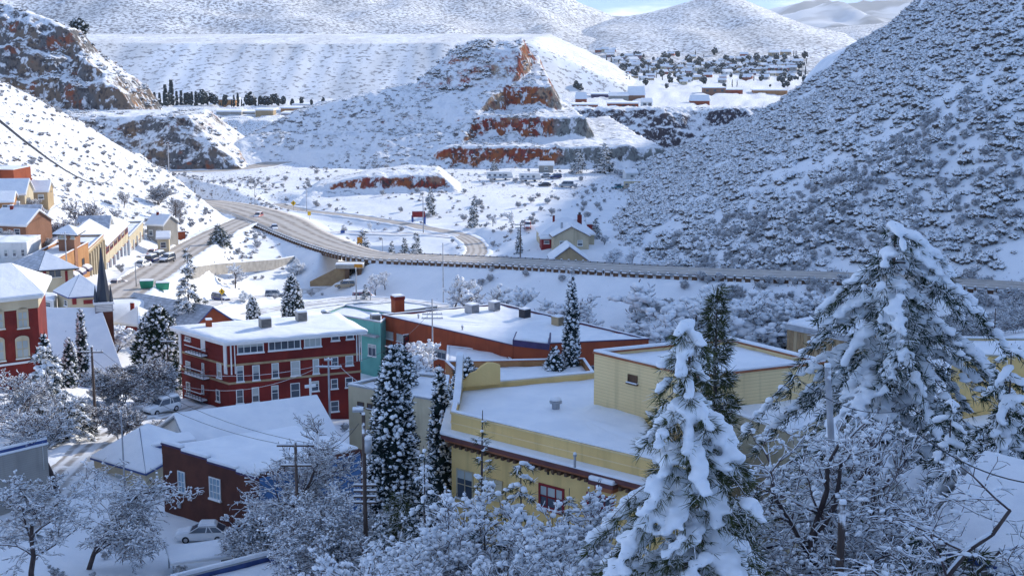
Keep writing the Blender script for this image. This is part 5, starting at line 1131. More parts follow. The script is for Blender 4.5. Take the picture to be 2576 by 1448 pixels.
# ---- blue roofed cottages left of the hotel
g1, g2 = np.array(Zp(340,738,15.2)), np.array(Zp(532,772,15.2)); ax = (g2-g1)[:2]; ax /= np.linalg.norm(ax); nv = np.array([ax[1], -ax[0]])
bc = Bld('red_gable_barn', 'long building with a snowy blue-grey roof and a red gable end behind the red hotel', 'building', [tuple(g1[:2]+nv*5.2), tuple(g2[:2]+nv*5.2), tuple(g2[:2]-nv*5.2), tuple(g1[:2]-nv*5.2)], 7)
bc.body(4.6, M['rust_brick']); bc.gable(4.6, 3.5, 0, M['rust_brick'], M['blue_trim'], .4, .18, (M['roof_thin'], None))
px_house('red_cottage', 'small red cottage with a bright hip roof right of the church', 'house', 290, 350, 818, 212, 2.2, 2.6, 6, M['red_brick'], -.35, hip=True, wins=2)
# ---- the house above the highway and its garage
hh = px_house('grey_house', 'tan house with a brick chimney above the highway, its roof partly in sun', 'house', 1364, 1496, 592, 350, 3.4, 3.6, 11, M['cream_stucco'], .12, hip=True, wins=0, fit=False)
px_house('house_wing', 'front gable wing of the tan house with a dark door, facing the highway', 'house', 1392, 1482, 595, 345, 2.3, 3.6, 5, M['cream_stucco'], .12, axis=1, wins=2, fascia='brown_wood', fit=False)
x, y, z = P(1458,545,356); chh = thing('brick_chimney', (x, y, z-2.5), 0, 'dark red brick chimney on the roof of the tan house above the highway', 'chimney'); MB().box(-.55, .55, -.55, .55, -2, 3.0).build('shaft', M['red_brick'], chh); MB().box(-.3, .3, -.3, .3, 3.0, 3.6).build('pot', M['dark_metal'], chh)
px_house('porch_shed', 'dark red lean-to at the left of the tan house', 'shed', 1362, 1388, 600, 348, .6, 1.9, 4, M['dark_red_paint'], .1, wins=1, fit=False)
px_house('garage', 'pinkish gabled garage with snow on its roof right beside the highway', 'garage', 1387, 1478, 655, 328, 3.1, 2.4, 8, M['tan_stucco'], .05, axis=1, wins=0, fascia='purple_trim', ts=.35, fit=False)
px_house('red_shed', 'small dark red shed behind the tan house near the chimney', 'shed', 1478, 1496, 562, 368, 1.0, 2.4, 4, M['dark_red_paint'], 0, wins=0, fit=False)
fx, fy = ground_at(1351, 640, 336); fz = H1(fx, fy); fn = thing('wooden_fence', (fx, fy, fz), .25, 'short slatted wooden fence left of the pinkish garage', 'fence')
sm = MB().box(-.10, .10, -.03, .03, .2, 1.5).mesh('slat', M['brown_wood'])
for k in range(10): link('slat', sm, fn, (-1.45+k*.32, 0, 0))
for zz in (.35, 1.3): MB().box(-1.6, 1.6, .035, .09, zz, zz+.12).build('rail', M['concrete'], fn)
# ================================================================== TREES
def tree(name, label, cat, u, vt, D, group=None, rz=0):
    (x, y, z), h = stand(u, vt, D); return thing(name, (x, y, z), rz, label, cat, group), h
# ---- foreground
e, h = tree('pine_tree', 'tall foreground pine bowed under thick white snow pillows, dark trunk showing', 'tree', 1745, 800, 47)
conifer(e, 3, h, 6.2, taper=.75, whorls=20, per=8, irr=.15, droop=.85, tuft=.42, tw=.03, snow=1.2, pillow=(.16, .42), base=.10, needle='needles_warm', gap=.12, trunk_r=.27, kb=12, snow_p=.70, sub=1, up=.22, sw=.38, chain=.36, fuse=.075)
e, h = tree('cedar_tree', 'great snow-laden cedar on the right with long drooping white branches', 'tree', 2275, 565, 76)
conifer(e, 8, h, 10.5, taper=.42, whorls=20, per=9, irr=.28, droop=.78, tuft=.55, tw=.05, snow=1.2, pillow=(.18, .42), base=.05, needle='needles', gap=.16, trunk_r=.38, kb=9, snow_p=.80, up=.12, sub=1, sw=.3, chain=.40, fuse=.10)
e, h = tree('fir_tree', 'narrow green fir top with hardly any snow behind the snowy pine', 'tree', 1805, 722, 86)
conifer(e, 5, h, 1.7, taper=.45, whorls=30, per=6, droop=.1, tuft=.6, tw=.07, snow=.3, pillow=(.10, .2), base=.3, needle='needles_warm', gap=.12, kb=9, up=.5, snow_p=.45)
e, h = tree('juniper_tree', 'dark juniper hung with snow at the right edge below the yellow wall', 'tree', 2560, 868, 66)
conifer(e, 9, h, 4.2, taper=.5, whorls=15, per=6, droop=.6, tuft=.42, tw=.06, snow=1.2, pillow=(.18, .40), base=.08, needle='needles', gap=.12, kb=7, snow_p=.8, sw=.35, chain=.42, fuse=.085)
e, h = tree('juniper_tree', 'broad dark evergreen between the cedar and the roof of the corner house', 'tree', 2400, 1010, 64)
conifer(e, 12, h, 3.0, taper=.5, whorls=14, per=6, droop=.5, tuft=.4, tw=.05, snow=1.2, pillow=(.16, .36), base=.08, gap=.12, kb=7, snow_p=.8, sw=.35, chain=.42, fuse=.085)
e, h = tree('evergreen_shrub', 'dark evergreen at the bottom edge in front of the corner house', 'tree', 2330, 1330, 50)
conifer(e, 14, h, 2.8, taper=.45, whorls=14, per=7, droop=.4, tuft=.4, tw=.045, snow=.9, pillow=(.12, .30), base=.03, gap=.08, kb=10, snow_p=.5, sw=.35, chain=.42, fuse=.08)
for k, (u, vt, D, R_, lab) in enumerate(((1545, 1385, 46, 1.6, 'dark evergreen bush at the bottom edge under the tall pine'), (1850, 1250, 55, 2.2, 'dark green evergreen half hidden behind the tall pine trunk'), (2445, 1350, 49, 1.8, 'dark evergreen bush at the bottom right under the blue eave'), (2150, 1150, 66, 2.4, 'dark evergreen in the shade under the great cedar'), (1010, 1230, 88, 2.0, 'shadowy evergreen at the right foot of the brown pole'))):
    e, h = tree('dark_gap_bush', lab, 'bush', u, vt, D); conifer(e, 114+k, h, R_, taper=.45, whorls=13, per=7, droop=.4, tuft=.42, tw=.05, snow=.8, pillow=(.12, .30), base=.03, needle='needles' if k % 2 else 'needles_warm', gap=.08, kb=10, snow_p=.45, sw=.35, chain=.42, fuse=.09)  # dark bushes added to make the shadowy gaps beneath the trees
e, h = tree('cypress_tree', 'large dark snow-flecked cypress standing left of the yellow store', 'tree', 986, 872, 97)
column_tree(e, 21, h, 1.85, 4200, size=.40, snow=.42)
e, h = tree('cypress_tree', 'slim dark cypress against the left end of the yellow store', 'tree', 1106, 922, 104)
column_tree(e, 22, h, .95, 1300, size=.38, snow=.5)
e, h = tree('cypress_tree', 'tall slender cypress alone before the sunlit brick roof', 'tree', 1438, 696, 178)
column_tree(e, 23, h, 1.15, 1700, size=.45, snow=.55, pts=((0, .8), (.12, 1), (.45, .9), (.75, .62), (.93, .3), (1, .05)))
e, h = tree('bushy_evergreen', 'bushy snow-flecked evergreen at the foot of the slender cypress', 'tree', 1396, 872, 176)
column_tree(e, 24, h, 1.9, 900, size=.45, snow=.6, pts=((0, .9), (.3, 1), (.7, .7), (1, .1)))
e, h = tree('bushy_evergreen', 'rounded snowy evergreen behind the curved mission parapet', 'tree', 1172, 902, 132)
column_tree(e, 25, h, 1.7, 1300, size=.45, snow=.6, pts=((0, .7), (.4, .9), (.7, 1), (.92, .6), (1, .1)))
e, h = tree('bushy_evergreen', 'leaning snowy evergreen between the red hotel and the big cypress', 'tree', 1005, 868, 150)
column_tree(e, 26, h, 1.8, 1200, size=.45, snow=.65, pts=((0, .7), (.4, .9), (.7, 1), (.92, .6), (1, .1)))
e, h = tree('spruce_sapling', 'thin young spruce with a bare snowy leader before the yellow wall', 'tree', 1200, 1030, 70)
conifer(e, 31, h, 1.9, taper=.9, whorls=15, per=5, droop=.05, tuft=.34, tw=.035, snow=.7, pillow=(.10, .2), base=.15, needle='needles_warm', gap=.1, kb=5, up=.35)
e, h = tree('young_pine', 'round-headed young pine loaded with snow before the yellow wall', 'tree', 1310, 1158, 68)
conifer(e, 32, h, 1.7, taper=.35, whorls=12, per=6, droop=.45, tuft=.34, tw=.045, snow=1.3, pillow=(.14, .28), base=.25, gap=.1, kb=5)
e, h = tree('young_pine', 'dark young evergreen beside the big cypress with snow on its tips', 'tree', 1065, 1120, 84)
conifer(e, 33, h, 2.2, taper=.5, whorls=13, per=6, droop=.4, tuft=.4, tw=.05, snow=1.0, pillow=(.13, .28), base=.1, needle='needles_blue', gap=.1, kb=5)
for k, (u, vt, D, R_, lab) in enumerate(((1230, 1280, 56, 2.6, 'low snow-buried spruce in the middle of the bottom thicket'), (1130, 1240, 68, 1.8, 'small drooping spruce at the left of the bottom thicket'), (1430, 1225, 66, 1.3, 'little snow-covered spire of a pine under the yellow wall'), (960, 1290, 86, 2.2, 'dark evergreen at the foot of the big cypress'))):
    e, h = tree('snowy_spruce', lab, 'tree', u, vt, D); conifer(e, 40+k, h, R_, taper=.7, whorls=12, per=7, droop=.25, tuft=.32, tw=.04, snow=1.3, pillow=(.12, .26), base=.05, needle='needles_blue', gap=.1, kb=5)
# bare trees of the foreground
for k, (u, vt, D, sd, kw, lab) in enumerate((
    (208, 1185, 108, 5, dict(spread=1.45, up=.0, droop=.30, dens=1.2, wig=.26, snow=1.1, first=.1, open_=1.1), 'old bare oak with arching snow-lined limbs at the bottom left'),
    (60, 1175, 100, 12, dict(spread=1.0, up=.15, droop=.2, dens=1.2, snow=1.1), 'tangled snowy bare tree at the left edge under the grey store'),
    (285, 1255, 124, 14, dict(spread=.9, up=.2, droop=.2, dens=1.0, snow=1.0), 'low bare tree in front of the hall annexe'),
    (700, 1130, 103, 15, dict(spread=.95, up=.2, droop=.2, dens=1.2, snow=.8), 'dense bare tree hiding the right of the dark brick house'),
    (810, 1075, 108, 17, dict(spread=.9, up=.25, droop=.1, dens=1.15, snow=.8), 'pale bare tree between the brick house and the brown pole'),
    (655, 1235, 107, 19, dict(spread=.9, up=.2, droop=.1, dens=1.2, snow=1.0, stems=4), 'many-stemmed bare bush at the right end of the dark brick wall'),
    (880, 1240, 92, 21, dict(spread=.95, up=.2, droop=.1, dens=1.3, snow=1.0, stems=4), 'bare bush left of the brown pole'),
    (1010, 1340, 58, 23, dict(spread=1.0, up=.2, dens=1.2, snow=1.5, stems=5, clump=.6), 'snow-clumped bush at the bottom edge below the big cypress'),
    (1150, 1345, 50, 25, dict(spread=1.0, up=.2, dens=1.2, snow=1.5, stems=5, clump=.6), 'snow-clumped bush at the bottom edge below the low spruce'),
    (1330, 1260, 55, 27, dict(spread=1.0, up=.25, dens=1.25, snow=1.5, stems=5, clump=.6), 'broad snow-clumped bush in the bottom middle thicket'),
    (1470, 1240, 58, 29, dict(spread=1.0, up=.25, dens=1.25, snow=1.5, stems=5, clump=.6), 'snow-clumped bush just left of the tall pine'),
    (1370, 1360, 48, 30, dict(spread=1.0, up=.2, dens=1.2, snow=1.4, stems=5, clump=.6), 'low bush at the bottom edge left of the tall pine'),
    (1965, 975, 62, 34, dict(spread=.55, up=.5, dens=1.1, snow=1.0), 'upright bare tree just right of the tall pine'),
    (2060, 1010, 57, 35, dict(spread=1.0, up=.2, droop=.15, dens=1.12, snow=1.2), 'spreading bare tree before the leaning pale pole'),
    (2190, 1040, 53, 37, dict(spread=1.0, up=.15, droop=.2, dens=1.12, snow=1.2), 'thickly snowed bare tree below the great cedar'),
    (2020, 1240, 55, 39, dict(spread=1.1, up=.1, droop=.2, dens=1.1, snow=1.1), 'low bare tree with dark limbs at the bottom right of the pine'),
    (2300, 1190, 56, 41, dict(spread=1.0, up=.1, droop=.3, dens=1.12, snow=1.2), 'bare tree sweeping down towards the roof of the corner house'),
    (130, 950, 126, 43, dict(spread=.9, up=.25, dens=1.3, snow=.9), 'thin bare tree before the drooping deodar'),
    (2470, 1220, 60, 45, dict(spread=.8, up=.2, dens=1.1, snow=1.0, stems=4), 'twiggy bush behind the ridge of the corner house'))):
    e, h = tree('bare_tree' if 'stems' not in kw else 'bare_bush', lab, 'tree' if 'stems' not in kw else 'bush', u, vt, D); bare_tree(e, sd, h, minr=.010+.00012*D, **kw)
# ---- left middle
e, h = tree('deodar_tree', 'wide drooping blue-green deodar below the red brick block', 'tree', 108, 865, 146)
conifer(e, 51, h, 5.2, taper=.55, whorls=16, per=7, droop=.55, tuft=.6, tw=.10, snow=1.0, pillow=(.2, .42), base=.06, needle='needles_blue', gap=.08, kb=5, up=.1)
e, h = tree('spruce_tree', 'loose dark spruce with snowy boughs left of the red hotel', 'tree', 470, 626, 226)
conifer(e, 52, h, 3.4, taper=.7, whorls=17, per=6, droop=.25, tuft=.7, tw=.14, snow=.9, pillow=(.24, .48), base=.12, needle='needles_blue', gap=.2, kb=4)
e, h = tree('spruce_tree', 'single green spruce on the snowy bank between the two roads', 'tree', 548, 566, 352)
conifer(e, 53, h, 3.4, taper=.85, whorls=13, per=7, droop=.15, tuft=.8, tw=.18, snow=.7, pillow=(.26, .5), base=.05, needle='needles', gap=.08, kb=4)
e, h = tree('juniper_tree', 'big dark round juniper spotted with snow left of the red hotel', 'tree', 392, 772, 190)
column_tree(e, 54, h, 3.2, 2600, size=.62, snow=.42, needle='needles', pts=((0, .75), (.25, 1), (.6, .95), (.85, .6), (1, .1)))
for k, (u, vt, D, R_, n, lab) in enumerate(((734, 690, 256, 1.9, 1300, 'dark double-headed cypress in the sunny lot behind the hotel'), (635, 750, 258, 1.1, 600, 'short dark cypress in the lot left of the double-headed one'), (201, 778, 182, .55, 500, 'needle-thin cypress before the church roof'), (172, 852, 178, .9, 350, 'small snowy conifer before the church roof'), (108, 838, 172, .8, 300, 'dark little conifer at the corner of the red brick block'))):
    e, h = tree('cypress_tree', lab, 'tree', u, vt, D); column_tree(e, 60+k, h, R_, n, size=.5, snow=.5)
for k, (u, vt, D, lab) in enumerate(((300, 905, 168, 'left of two round grey bare bushes below the church'), (384, 892, 166, 'right of two round grey bare bushes, next to the hotel'), (215, 1000, 150, 'bare bush behind the dark street pole'), (300, 1010, 146, 'pale frosted bush beside the stop sign'))):
    e, h = tree('bare_bush', lab, 'bush', u, vt, D); bare_tree(e, 70+k, h, minr=.03, spread=.9, up=.3, dens=1.4, snow=.7, stems=5, clump=.25)
# ---- prototypes for the trees farther off
def far_bare(seed, H, **k):
    e = thing('bare_tree', (0, 0, 0), 0, 'x', 'tree'); bare_tree(e, seed, H, **k); return e
PB_ = [far_bare(81, 6, minr=.028, spread=.8, up=.35, dens=1.15, snow=2.2, levels=3, clump=.7, tw='twig_pale'), far_bare(82, 6, minr=.028, spread=1.0, up=.25, dens=1.2, snow=2.4, levels=3, stems=4, clump=.8, tw='twig_pale'), far_bare(83, 6, minr=.028, spread=.9, up=.3, dens=1.2, snow=1.8, levels=3, clump=.6, tw='twig_pale')]
PD_ = [far_bare(91, 6, minr=.035, spread=.9, up=.3, dens=1.3, snow=.8, levels=3, clump=.2), far_bare(92, 6, minr=.035, spread=1.1, up=.25, dens=1.4, snow=.9, levels=3, stems=4, clump=.3), far_bare(93, 6, minr=.035, spread=1.0, up=.3, dens=1.3, snow=.8, levels=3, clump=.2)]
def far_con(seed, **k):
    e = thing('snowy_conifer', (0, 0, 0), 0, 'x', 'tree'); conifer(e, seed, 6, 1.7, taper=.8, whorls=10, per=6, droop=.2, tuft=.55, tw=.14, pillow=(.2, .36), base=.06, needle='needles_blue', gap=.08, kb=3, **k); return e
PC_ = [far_con(85, snow=.8), far_con(86, snow=.6)]
used = set()
def base_at(u, vb, lo=230, hi=470):
    """distance at which the view through (u, vb) first meets the ground"""
    d_ = np.arange(lo, hi, 1.0); w_ = np.array([P(u, vb, q) for q in d_]); k_ = Hg(w_[:, 0], w_[:, 1]) >= w_[:, 2]
    return d_[k_.argmax()] if k_.any() else hi
def put_far(proto, u, vt, D, label, group=None, wide=1.0, xy=None, H=None):
    if xy is None: (x, y, z), h = stand(u, vt, D, .1)
    else: x, y, z, h = xy[0], xy[1], on_hill(*xy)-.1, H
    o = proto if id(proto) not in used else copy_tree(proto); used.add(id(proto))
    s = max(.15, h/6); o.location = (x, y, z); o.scale = (s*wide, s*wide, s); o.rotation_euler.z = (x*7.3+y*3.1) % 6.28; o['label'] = label
    if group: o['group'] = group
    elif 'group' in o.keys(): del o['group']
    return o
for u, vt, D, k, lab in ((215, 500, base_at(215, 612), 0, 'tall bare tree on the sunny slope behind the blue-grey roof'), (165, 545, base_at(165, 622), 1, 'grey bare tree between the orange house and the tower'), (130, 560, base_at(130, 612), 2, 'small bare tree right of the orange house'), (396, 462, base_at(396, 515), 1, 'bare shrub tree high on the sunny slope'), (434, 496, base_at(434, 560), 0, 'bare tree at the foot of the sunny slope by the street bend'), (450, 520, base_at(450, 565), 2, 'brownish bare tree right beside the street bend'), (75, 492, base_at(75, 548), 1, 'spreading bare tree over the white roofs at the left edge'), (60, 600, base_at(60, 640), 2, 'small bare tree over the long white building'), (105, 462, base_at(105, 502), 1, 'grey thicket tree beside the tan house on the slope'), (30, 500, base_at(30, 545), 2, 'bare tree before the white roofed house at the left edge'), (98, 520, base_at(98, 566), 0, 'bare tree between the tan house and the orange house'), (112, 590, base_at(112, 628), 1, 'frosted bush between the long white building and the tower'), (260, 520, base_at(260, 572), 1, 'spreading grey tree on the slope above the storefronts'), (310, 480, base_at(310, 522), 2, 'small bare tree high on the sunny slope, left of the shrub tree'), (20, 575, base_at(20, 612), 1, 'bare bush hiding the front of the orange house'),
    (1140, 695, 276, 0, 'pale bare birch on the snowy embankment, left of a pair'), (1168, 700, 274, 2, 'pale bare birch on the snowy embankment, right of a pair'), (1272, 722, 262, 0, 'little bare tree with a flat snowy top above the long building'), (1382, 738, 266, 1, 'tiny bush alone on the snowy embankment'), (1460, 740, 240, 2, 'faint bare tree behind the slender cypress'),
    (1690, 705, 232, 1, 'dense bare tree below the highway, left of the fir top'), (1740, 720, 228, 0, 'dark twiggy tree right behind the snowy pine top'), (1850, 715, 236, 1, 'frosted bare tree right of the fir top'), (1910, 730, 232, 2, 'frosted bare tree above the yellow block'), (1960, 722, 238, 1, 'frosted bare tree left of the brown building'), (2030, 730, 232, 0, 'frosted bare tree above the brown building'), (2080, 745, 226, 2, 'bare tree behind the brown building beside the cedar'), (1650, 770, 226, 1, 'low brown bush at the end of the long building'),
    (935, 560, 400, 0, 'frosted tree in the middle of the traffic circle'), (640, 590, 392, 1, 'frosted shrub on the bank left of the highway bend'), (655, 615, 378, 2, 'frosted shrub lower on the bank left of the highway bend'), (745, 655, 345, 1, 'bare shrub under the highway edge'), (615, 730, 292, 1, 'grey round bush beside the parked dark car'), (740, 648, 350, 0, 'thin bare tree over the low wall'), (945, 690, 318, 0, 'bare tree right of the underpass'), (968, 680, 322, 2, 'second bare tree right of the underpass'), (1260, 640, 348, 1, 'frosted brush beside the road loop'), (1520, 590, 352, 0, 'bare tree behind the tan house'), (1545, 620, 335, 1, 'brushy bare tree right of the pinkish garage'), (1590, 625, 330, 2, 'frosted tree beyond the garage at the foot of the hill'), (1640, 635, 322, 1, 'frosted thicket tree at the foot of the hill'), (1240, 540, 400, 2, 'grey bare tree left of the driveway'), (1290, 530, 385, 0, 'tall bare tree beside the driveway pole'), (1650, 440, 500, 1, 'brown bare tree right of the trailers'), (590, 660, 320, 2, 'small bare tree over the ramp wall'), (285, 800, 214, 1, 'brown bush at the foot of the spire'), (1060, 900, 168, 1, 'frosted bare tree between hotel and snowy flat roof'), (1010, 868, 186, 2, 'frosted bare tree in front of the rust brick wall'), (1085, 862, 188, 0, 'dark twiggy tree in front of the long brick wall')):
    put_far((PD_ if u < 460 and D > 260 else PB_)[k], u, vt, D, lab, None, 1.35 if k == 1 else 1.1)
for u, vt, D, k, lab, w in ((985, 606, 352, 0, 'smallest of three little conifers beside the highway', 1), (1017, 598, 350, 1, 'middle one of three little conifers beside the highway', 1), (1046, 585, 349, 0, 'tallest of three little conifers beside the highway', .9), (1082, 470, 436, 1, 'dark conifer behind the brown kiosk', .8), (1192, 498, 404, 0, 'snowy conifer beyond the road loop', .9), (1305, 575, 350, 1, 'dark snowy conifer left of the driveway', .7), (1456, 378, 530, 0, 'left of two snowy pines before the grey end of the butte', 1.4), (1521, 360, 534, 1, 'right of two snowy pines before the grey end of the butte', 1.4), (1243, 402, 528, 0, 'snowy pine behind the white trailer', 1.3), (912, 578, 374, 1, 'little dark conifer behind the orange board', 1), (1500, 548, 362, 0, 'dark evergreen beside the chimney of the tan house', 1.2), (880, 705, 330, 1, 'small blue spruce at the underpass', 1.1), (918, 715, 306, 0, 'snow-covered spruce right of the white pole', 1.0), (1180, 645, 342, 1, 'dark low evergreen at the end of the road loop', 1.6)):
    put_far(PC_[k], u, vt, D, lab, None, w)
for u, v, lab in ((196, 48, 'dark round tree on the crest of the red cliff'),):
    x, y, zt = P(u, v, 655); e = thing('hilltop_tree', (x, y, zt-8), 0, lab, 'tree'); column_tree(e, 90, 8, 4, 500, size=1.4, snow=.2, pts=((0, .5), (.3, 1), (.7, .9), (1, .2)))
# ================================================================== VEHICLES, POLES, SIGNS
C_ = dict(white=('white', (.70, .71, .72)), silver=('silver', (.42, .43, .45)), dark=('dark', (.03, .035, .05)), blue=('blue', (.03, .05, .16)), red=('red', (.40, .02, .02)), tan=('tan', (.34, .27, .18)), maroon=('maroon', (.12, .02, .05)), grey=('grey', (.16, .165, .18)), teal=('teal', (.05, .22, .28)), green=('green', (.03, .12, .09)))
def at(u, v, D, dz=0): x, y, z = P(u, v, D); return (x, y, H1(x, y)+dz)
def on_road(u, v, D): x, y, z = P(u, v, D); return (x, y, z)
for kind, c, q, hd, lab, sn in (
    ('sedan', 'white', (512, 1368, 117.5), 184, 'white sedan under fresh snow parked below the dark brick house', 1.3),
    ('sedan', 'grey', (632, 1396, 111), 4, 'dark car half hidden by the bare trees right of the white sedan', 1.0),
    ('sedan', 'white', (795, 1424, 107.5), 6, 'white sedan at the bottom edge beside the snow-capped garage', 1.2),
    ('suv', 'white', (408, 1036, 164), 232, 'white off-road car with dark grille at the left foot of the red hotel', 1.2),
    ('sedan', 'maroon', (296, 683, 258), 72, 'dark maroon car with a thick snow roof nearest the church spire', 1.6),
    ('sedan', 'white', (361, 662, 292), 75, 'white car parked in the street row, second from the spire', 1.2),
    ('suv', 'blue', (386, 655, 303), 75, 'dark blue car parked in the street row, third from the spire', 1.0),
    ('suv', 'grey', (405, 648, 311), 75, 'grey car parked in the street row, farthest from the spire', 1.0),
    ('suv', 'dark', (421, 658, 302), 255, 'black car on the right side of the main street', .8),
    ('sedan', 'red', (389, 638, 322), 75, 'red car by the shop fronts at the far end of the row', .8),
    ('suv', 'silver', (692, 745, 323), 6, 'silver car driving on the lower slushy road', .5),
    ('suv', 'tan', (868, 741, 327), 190, 'tan off-road car near the underpass', .6),
    ('van', 'red', (916, 752, 312), 20, 'red and white van half hidden by a snowy spruce', 1.6),
    ('suv', 'blue', (554, 722, 300), 318, 'dark blue car parked alone in the snowy lot', .8),
    ('van', 'dark', (1494, 822, 244), 330, 'dark van with a white roof behind the long building', 1.2),
    ('sedan', 'grey', (2502, 748, 246), 10, 'dark car under snow at the right edge below the highway', 1.3),
    ('suv', 'red', (1327, 565, 372), 268, 'dark red car in the driveway left of the tan house', 1.0),
    ('suv', 'blue', (1397, 435, 512), 200, 'dark blue car between the trailers', .8),
    ('sedan', 'silver', (1372, 434, 514), 200, 'pale car left of the dark blue one between the trailers', 1.0),
    ('sedan', 'dark', (1370, 455, 494), 180, 'dark car in front of the white trailers', 1.0),
    ('van', 'silver', (1425, 458, 492), 180, 'silver van in the trailer park', .8),
    ('pickup', 'teal', (1555, 458, 494), 215, 'teal truck left of the tan motor home', .5)):
    car(kind, C_[c], at(*q), hd, lab, 'van' if kind == 'van' else ('truck' if kind == 'pickup' else 'car'), None, sn)
car('suv', C_['red'], on_road(650, 549, 424), 262, 'small red car driving towards us on the highway', 'car', None, .3)
car('pickup', C_['blue'], on_road(691, 581, 400), 285, 'pickup with a white bonnet coming down the highway bend', 'truck', None, 1.6)
def trailer(u, v, D, L, hd, colr, label, H=2.7, name='camper_trailer', cab=False):
    e = thing(name, at(u, v, D), R(hd), label, 'trailer' if not cab else 'motor home'); m = colr
    MB().loft([[(-L/2, y, .5), (-L/2, y, H), (L/2-.4, y, H), (L/2, y, H*.6), (L/2, y, .5)] for y in (-1.15, 1.15)]).build('body', m, e, bevel=.08)
    for k in range(max(2, int(L/2.2))):
        for s in (-1, 1): window_at(e, (-L/2+1+k*(L-1.6)/max(2, int(L/2.2)), s*1.15, 1.8), 0 if s < 0 else math.pi, 1.0, .7, 'grey_trim', 'glass', (1, 1), False)
    MB().box(L*.1, L*.1+.7, -1.18, -1.14, .6, 2.3).build('door', M['grey_trim'], e); MB().box(-L/2+.1, L/2-.1, -1.17, -1.14, 1.0, 1.15).build('stripe', M['blue_trim'], e)
    MB().box(-L/2, L/2-.5, -1.15, 1.15, H+.004, H+.3).build('roof_snow', M['snow_fine'], e, bevel=.1)
    for x in (-L*.2, L*.22) if L > 6 else (0,):
        for s in (-1, 1): MB().tube((x, s*1.0, .38), (x, s*1.2, .38), .38, .38, 14).build('wheel', M['tyre'], e)
trailer(1257, 451, 508, 9.4, 3, M['white_paint'], 'long white trailer with dark windows at the left of the trailer park')
trailer(1333, 455, 505, 7.6, 6, M['white_paint'], 'white trailer second from the left in the trailer park')
trailer(1578, 431, 524, 6.5, 0, M['grey_trim'], 'grey trailer in the right rear of the trailer park')
trailer(1614, 418, 532, 5.5, 0, M['white_paint'], 'white trailer farthest back at the right of the trailer park')
trailer(1600, 462, 492, 8.5, -6, M['cream_stucco'], 'tan motor home at the right end of the trailer park', 2.9, 'motor_home', True)
px_house('trailer_cabin', 'low white cabin roof behind the parked dark blue car', 'house', 1356, 1392, 416, 530, 1.0, 2.4, 5, M['grey_board'], 0, wins=1, fit=False)
px_house('trailer_cabin', 'small white-roofed cabin under the two snowy pines', 'house', 1575, 1605, 436, 515, 1.0, 2.2, 5, M['white_board'], .2, wins=1, fit=False)
for u, v, lab in ((370, 731, 'left of two green dumpsters'), (410, 731, 'right of two green dumpsters, beside the dark spruce')):
    e = thing('dumpster', at(u, v, 247), .2, lab+' by the main street', 'dumpster', 'green dumpsters'); MB().loft([[(x, y, .2) for x, y in ((-1.0, -.7), (1.0, -.7), (1.0, .7), (-1.0, .7))], [(x, y, 1.35) for x, y in ((-1.2, -.85), (1.2, -.85), (1.2, .85), (-1.2, .85))]]).build('bin', M['sign_green'], e)
    MB().box(-1.2, 1.2, -.85, .85, 1.353, 1.45).build('lid', M['sign_green'], e); MB().box(-1.15, 1.15, -.8, .8, 1.453, 1.6).build('snow_cap', M['snow_fine'], e, bevel=.05)
# ---- poles
def pole(u, vt, D, label, arms=((.3, 1.2),), r=.13, mat='pole_wood', rz=0, lean=0, transformer=False, lamp=0, name='utility_pole', cat='pole', base=None):
    (x, y, z), h = stand(u, vt, D, .3); e = thing(name, (x, y, z), rz, label, cat); ln = lean*h
    MB().tube((0, 0, 0), (ln, 0, h), r*1.15, r*.8, 9).build('shaft', M[mat], e, True)
    for dz, w in arms:
        a = MB().box(-w, w, -.06, .06, -.06, .06).build('crossarm', M[mat], e, loc=(ln*(1-dz/h), 0, h-dz)); MB().box(-w, w, -.055, .055, .063, .15).build('arm_snow', M['snow_fine'], a)
        for xx in (-w*.9, -w*.45, w*.45, w*.9): MB().tube((xx, 0, .06), (xx, 0, .32), .05, .03, 6).build('insulator', M['grey_trim'], a)
    if transformer:
        MB().tube((.28, 0, h-2.6), (.28, 0, h-1.7), .26, .26, 12).build('transformer', M['metal'], e, True); MB().loft([[(.28+math.cos(a)*r_, math.sin(a)*r_, zz) for a in np.linspace(0, 6.28, 11)[:-1]] for r_, zz in ((.27, h-1.69), (.25, h-1.5), (.08, h-1.42))]).build('snow_cap', M['snow_fine'], e, True)
    if lamp:
        MB().path([(0, 0, h-.1), (lamp*.5, 0, h+.25), (lamp, 0, h+.3)], .05).build('lamp_arm', M['dark_metal'], e); MB().loft([[(lamp+x_, y_, z_) for x_, y_ in ((-.1, -.14), (.6, -.14), (.6, .14), (-.1, .14))] for z_ in (h+.18, h+.34)]).build('lamp_head', M['metal'], e); MB().box(lamp-.1, lamp+.6, -.14, .14, h+.343, h+.48).build('lamp_snow', M['snow_fine'], e)
    MB().box(-r*.7, r*.7, -r*.7, r*.7, h, h+.14).build('snow_cap', M['snow_fine'], e, loc=(ln, 0, 0)); return (x+ln*math.cos(rz), y+ln*math.sin(rz), z+h), e
T = {}
T['a'] = pole(826, 902, 148, 'pole with a snowy crossarm standing before the red hotel front', ((.9, 1.4), (.15, .45)), .12, 'pole_grey')[0]
T['b'] = pole(743, 1112, 99, 'pole with two insulated crossarms among bare trees in the bottom left', ((.25, 1.35), (1.75, 1.1)), .13)[0]
T['c'] = pole(914, 1042, 91, 'reddish brown pole with a transformer left of the big cypress', ((4.9, .75), (5.3, .75), (5.7, .75), (6.1, .7)), .15, transformer=True, lamp=-.6)[0]
T['d'] = pole(230, 872, 150, 'tall street pole with a crossarm and snow cap before the church roof', ((.6, 1.2),), .15)[0]
T['e'] = pole(304, 1035, 119, 'thin pale lamp pole left of the hall annexe', (), .08, 'pole_grey', name='lamp_pole')[0]
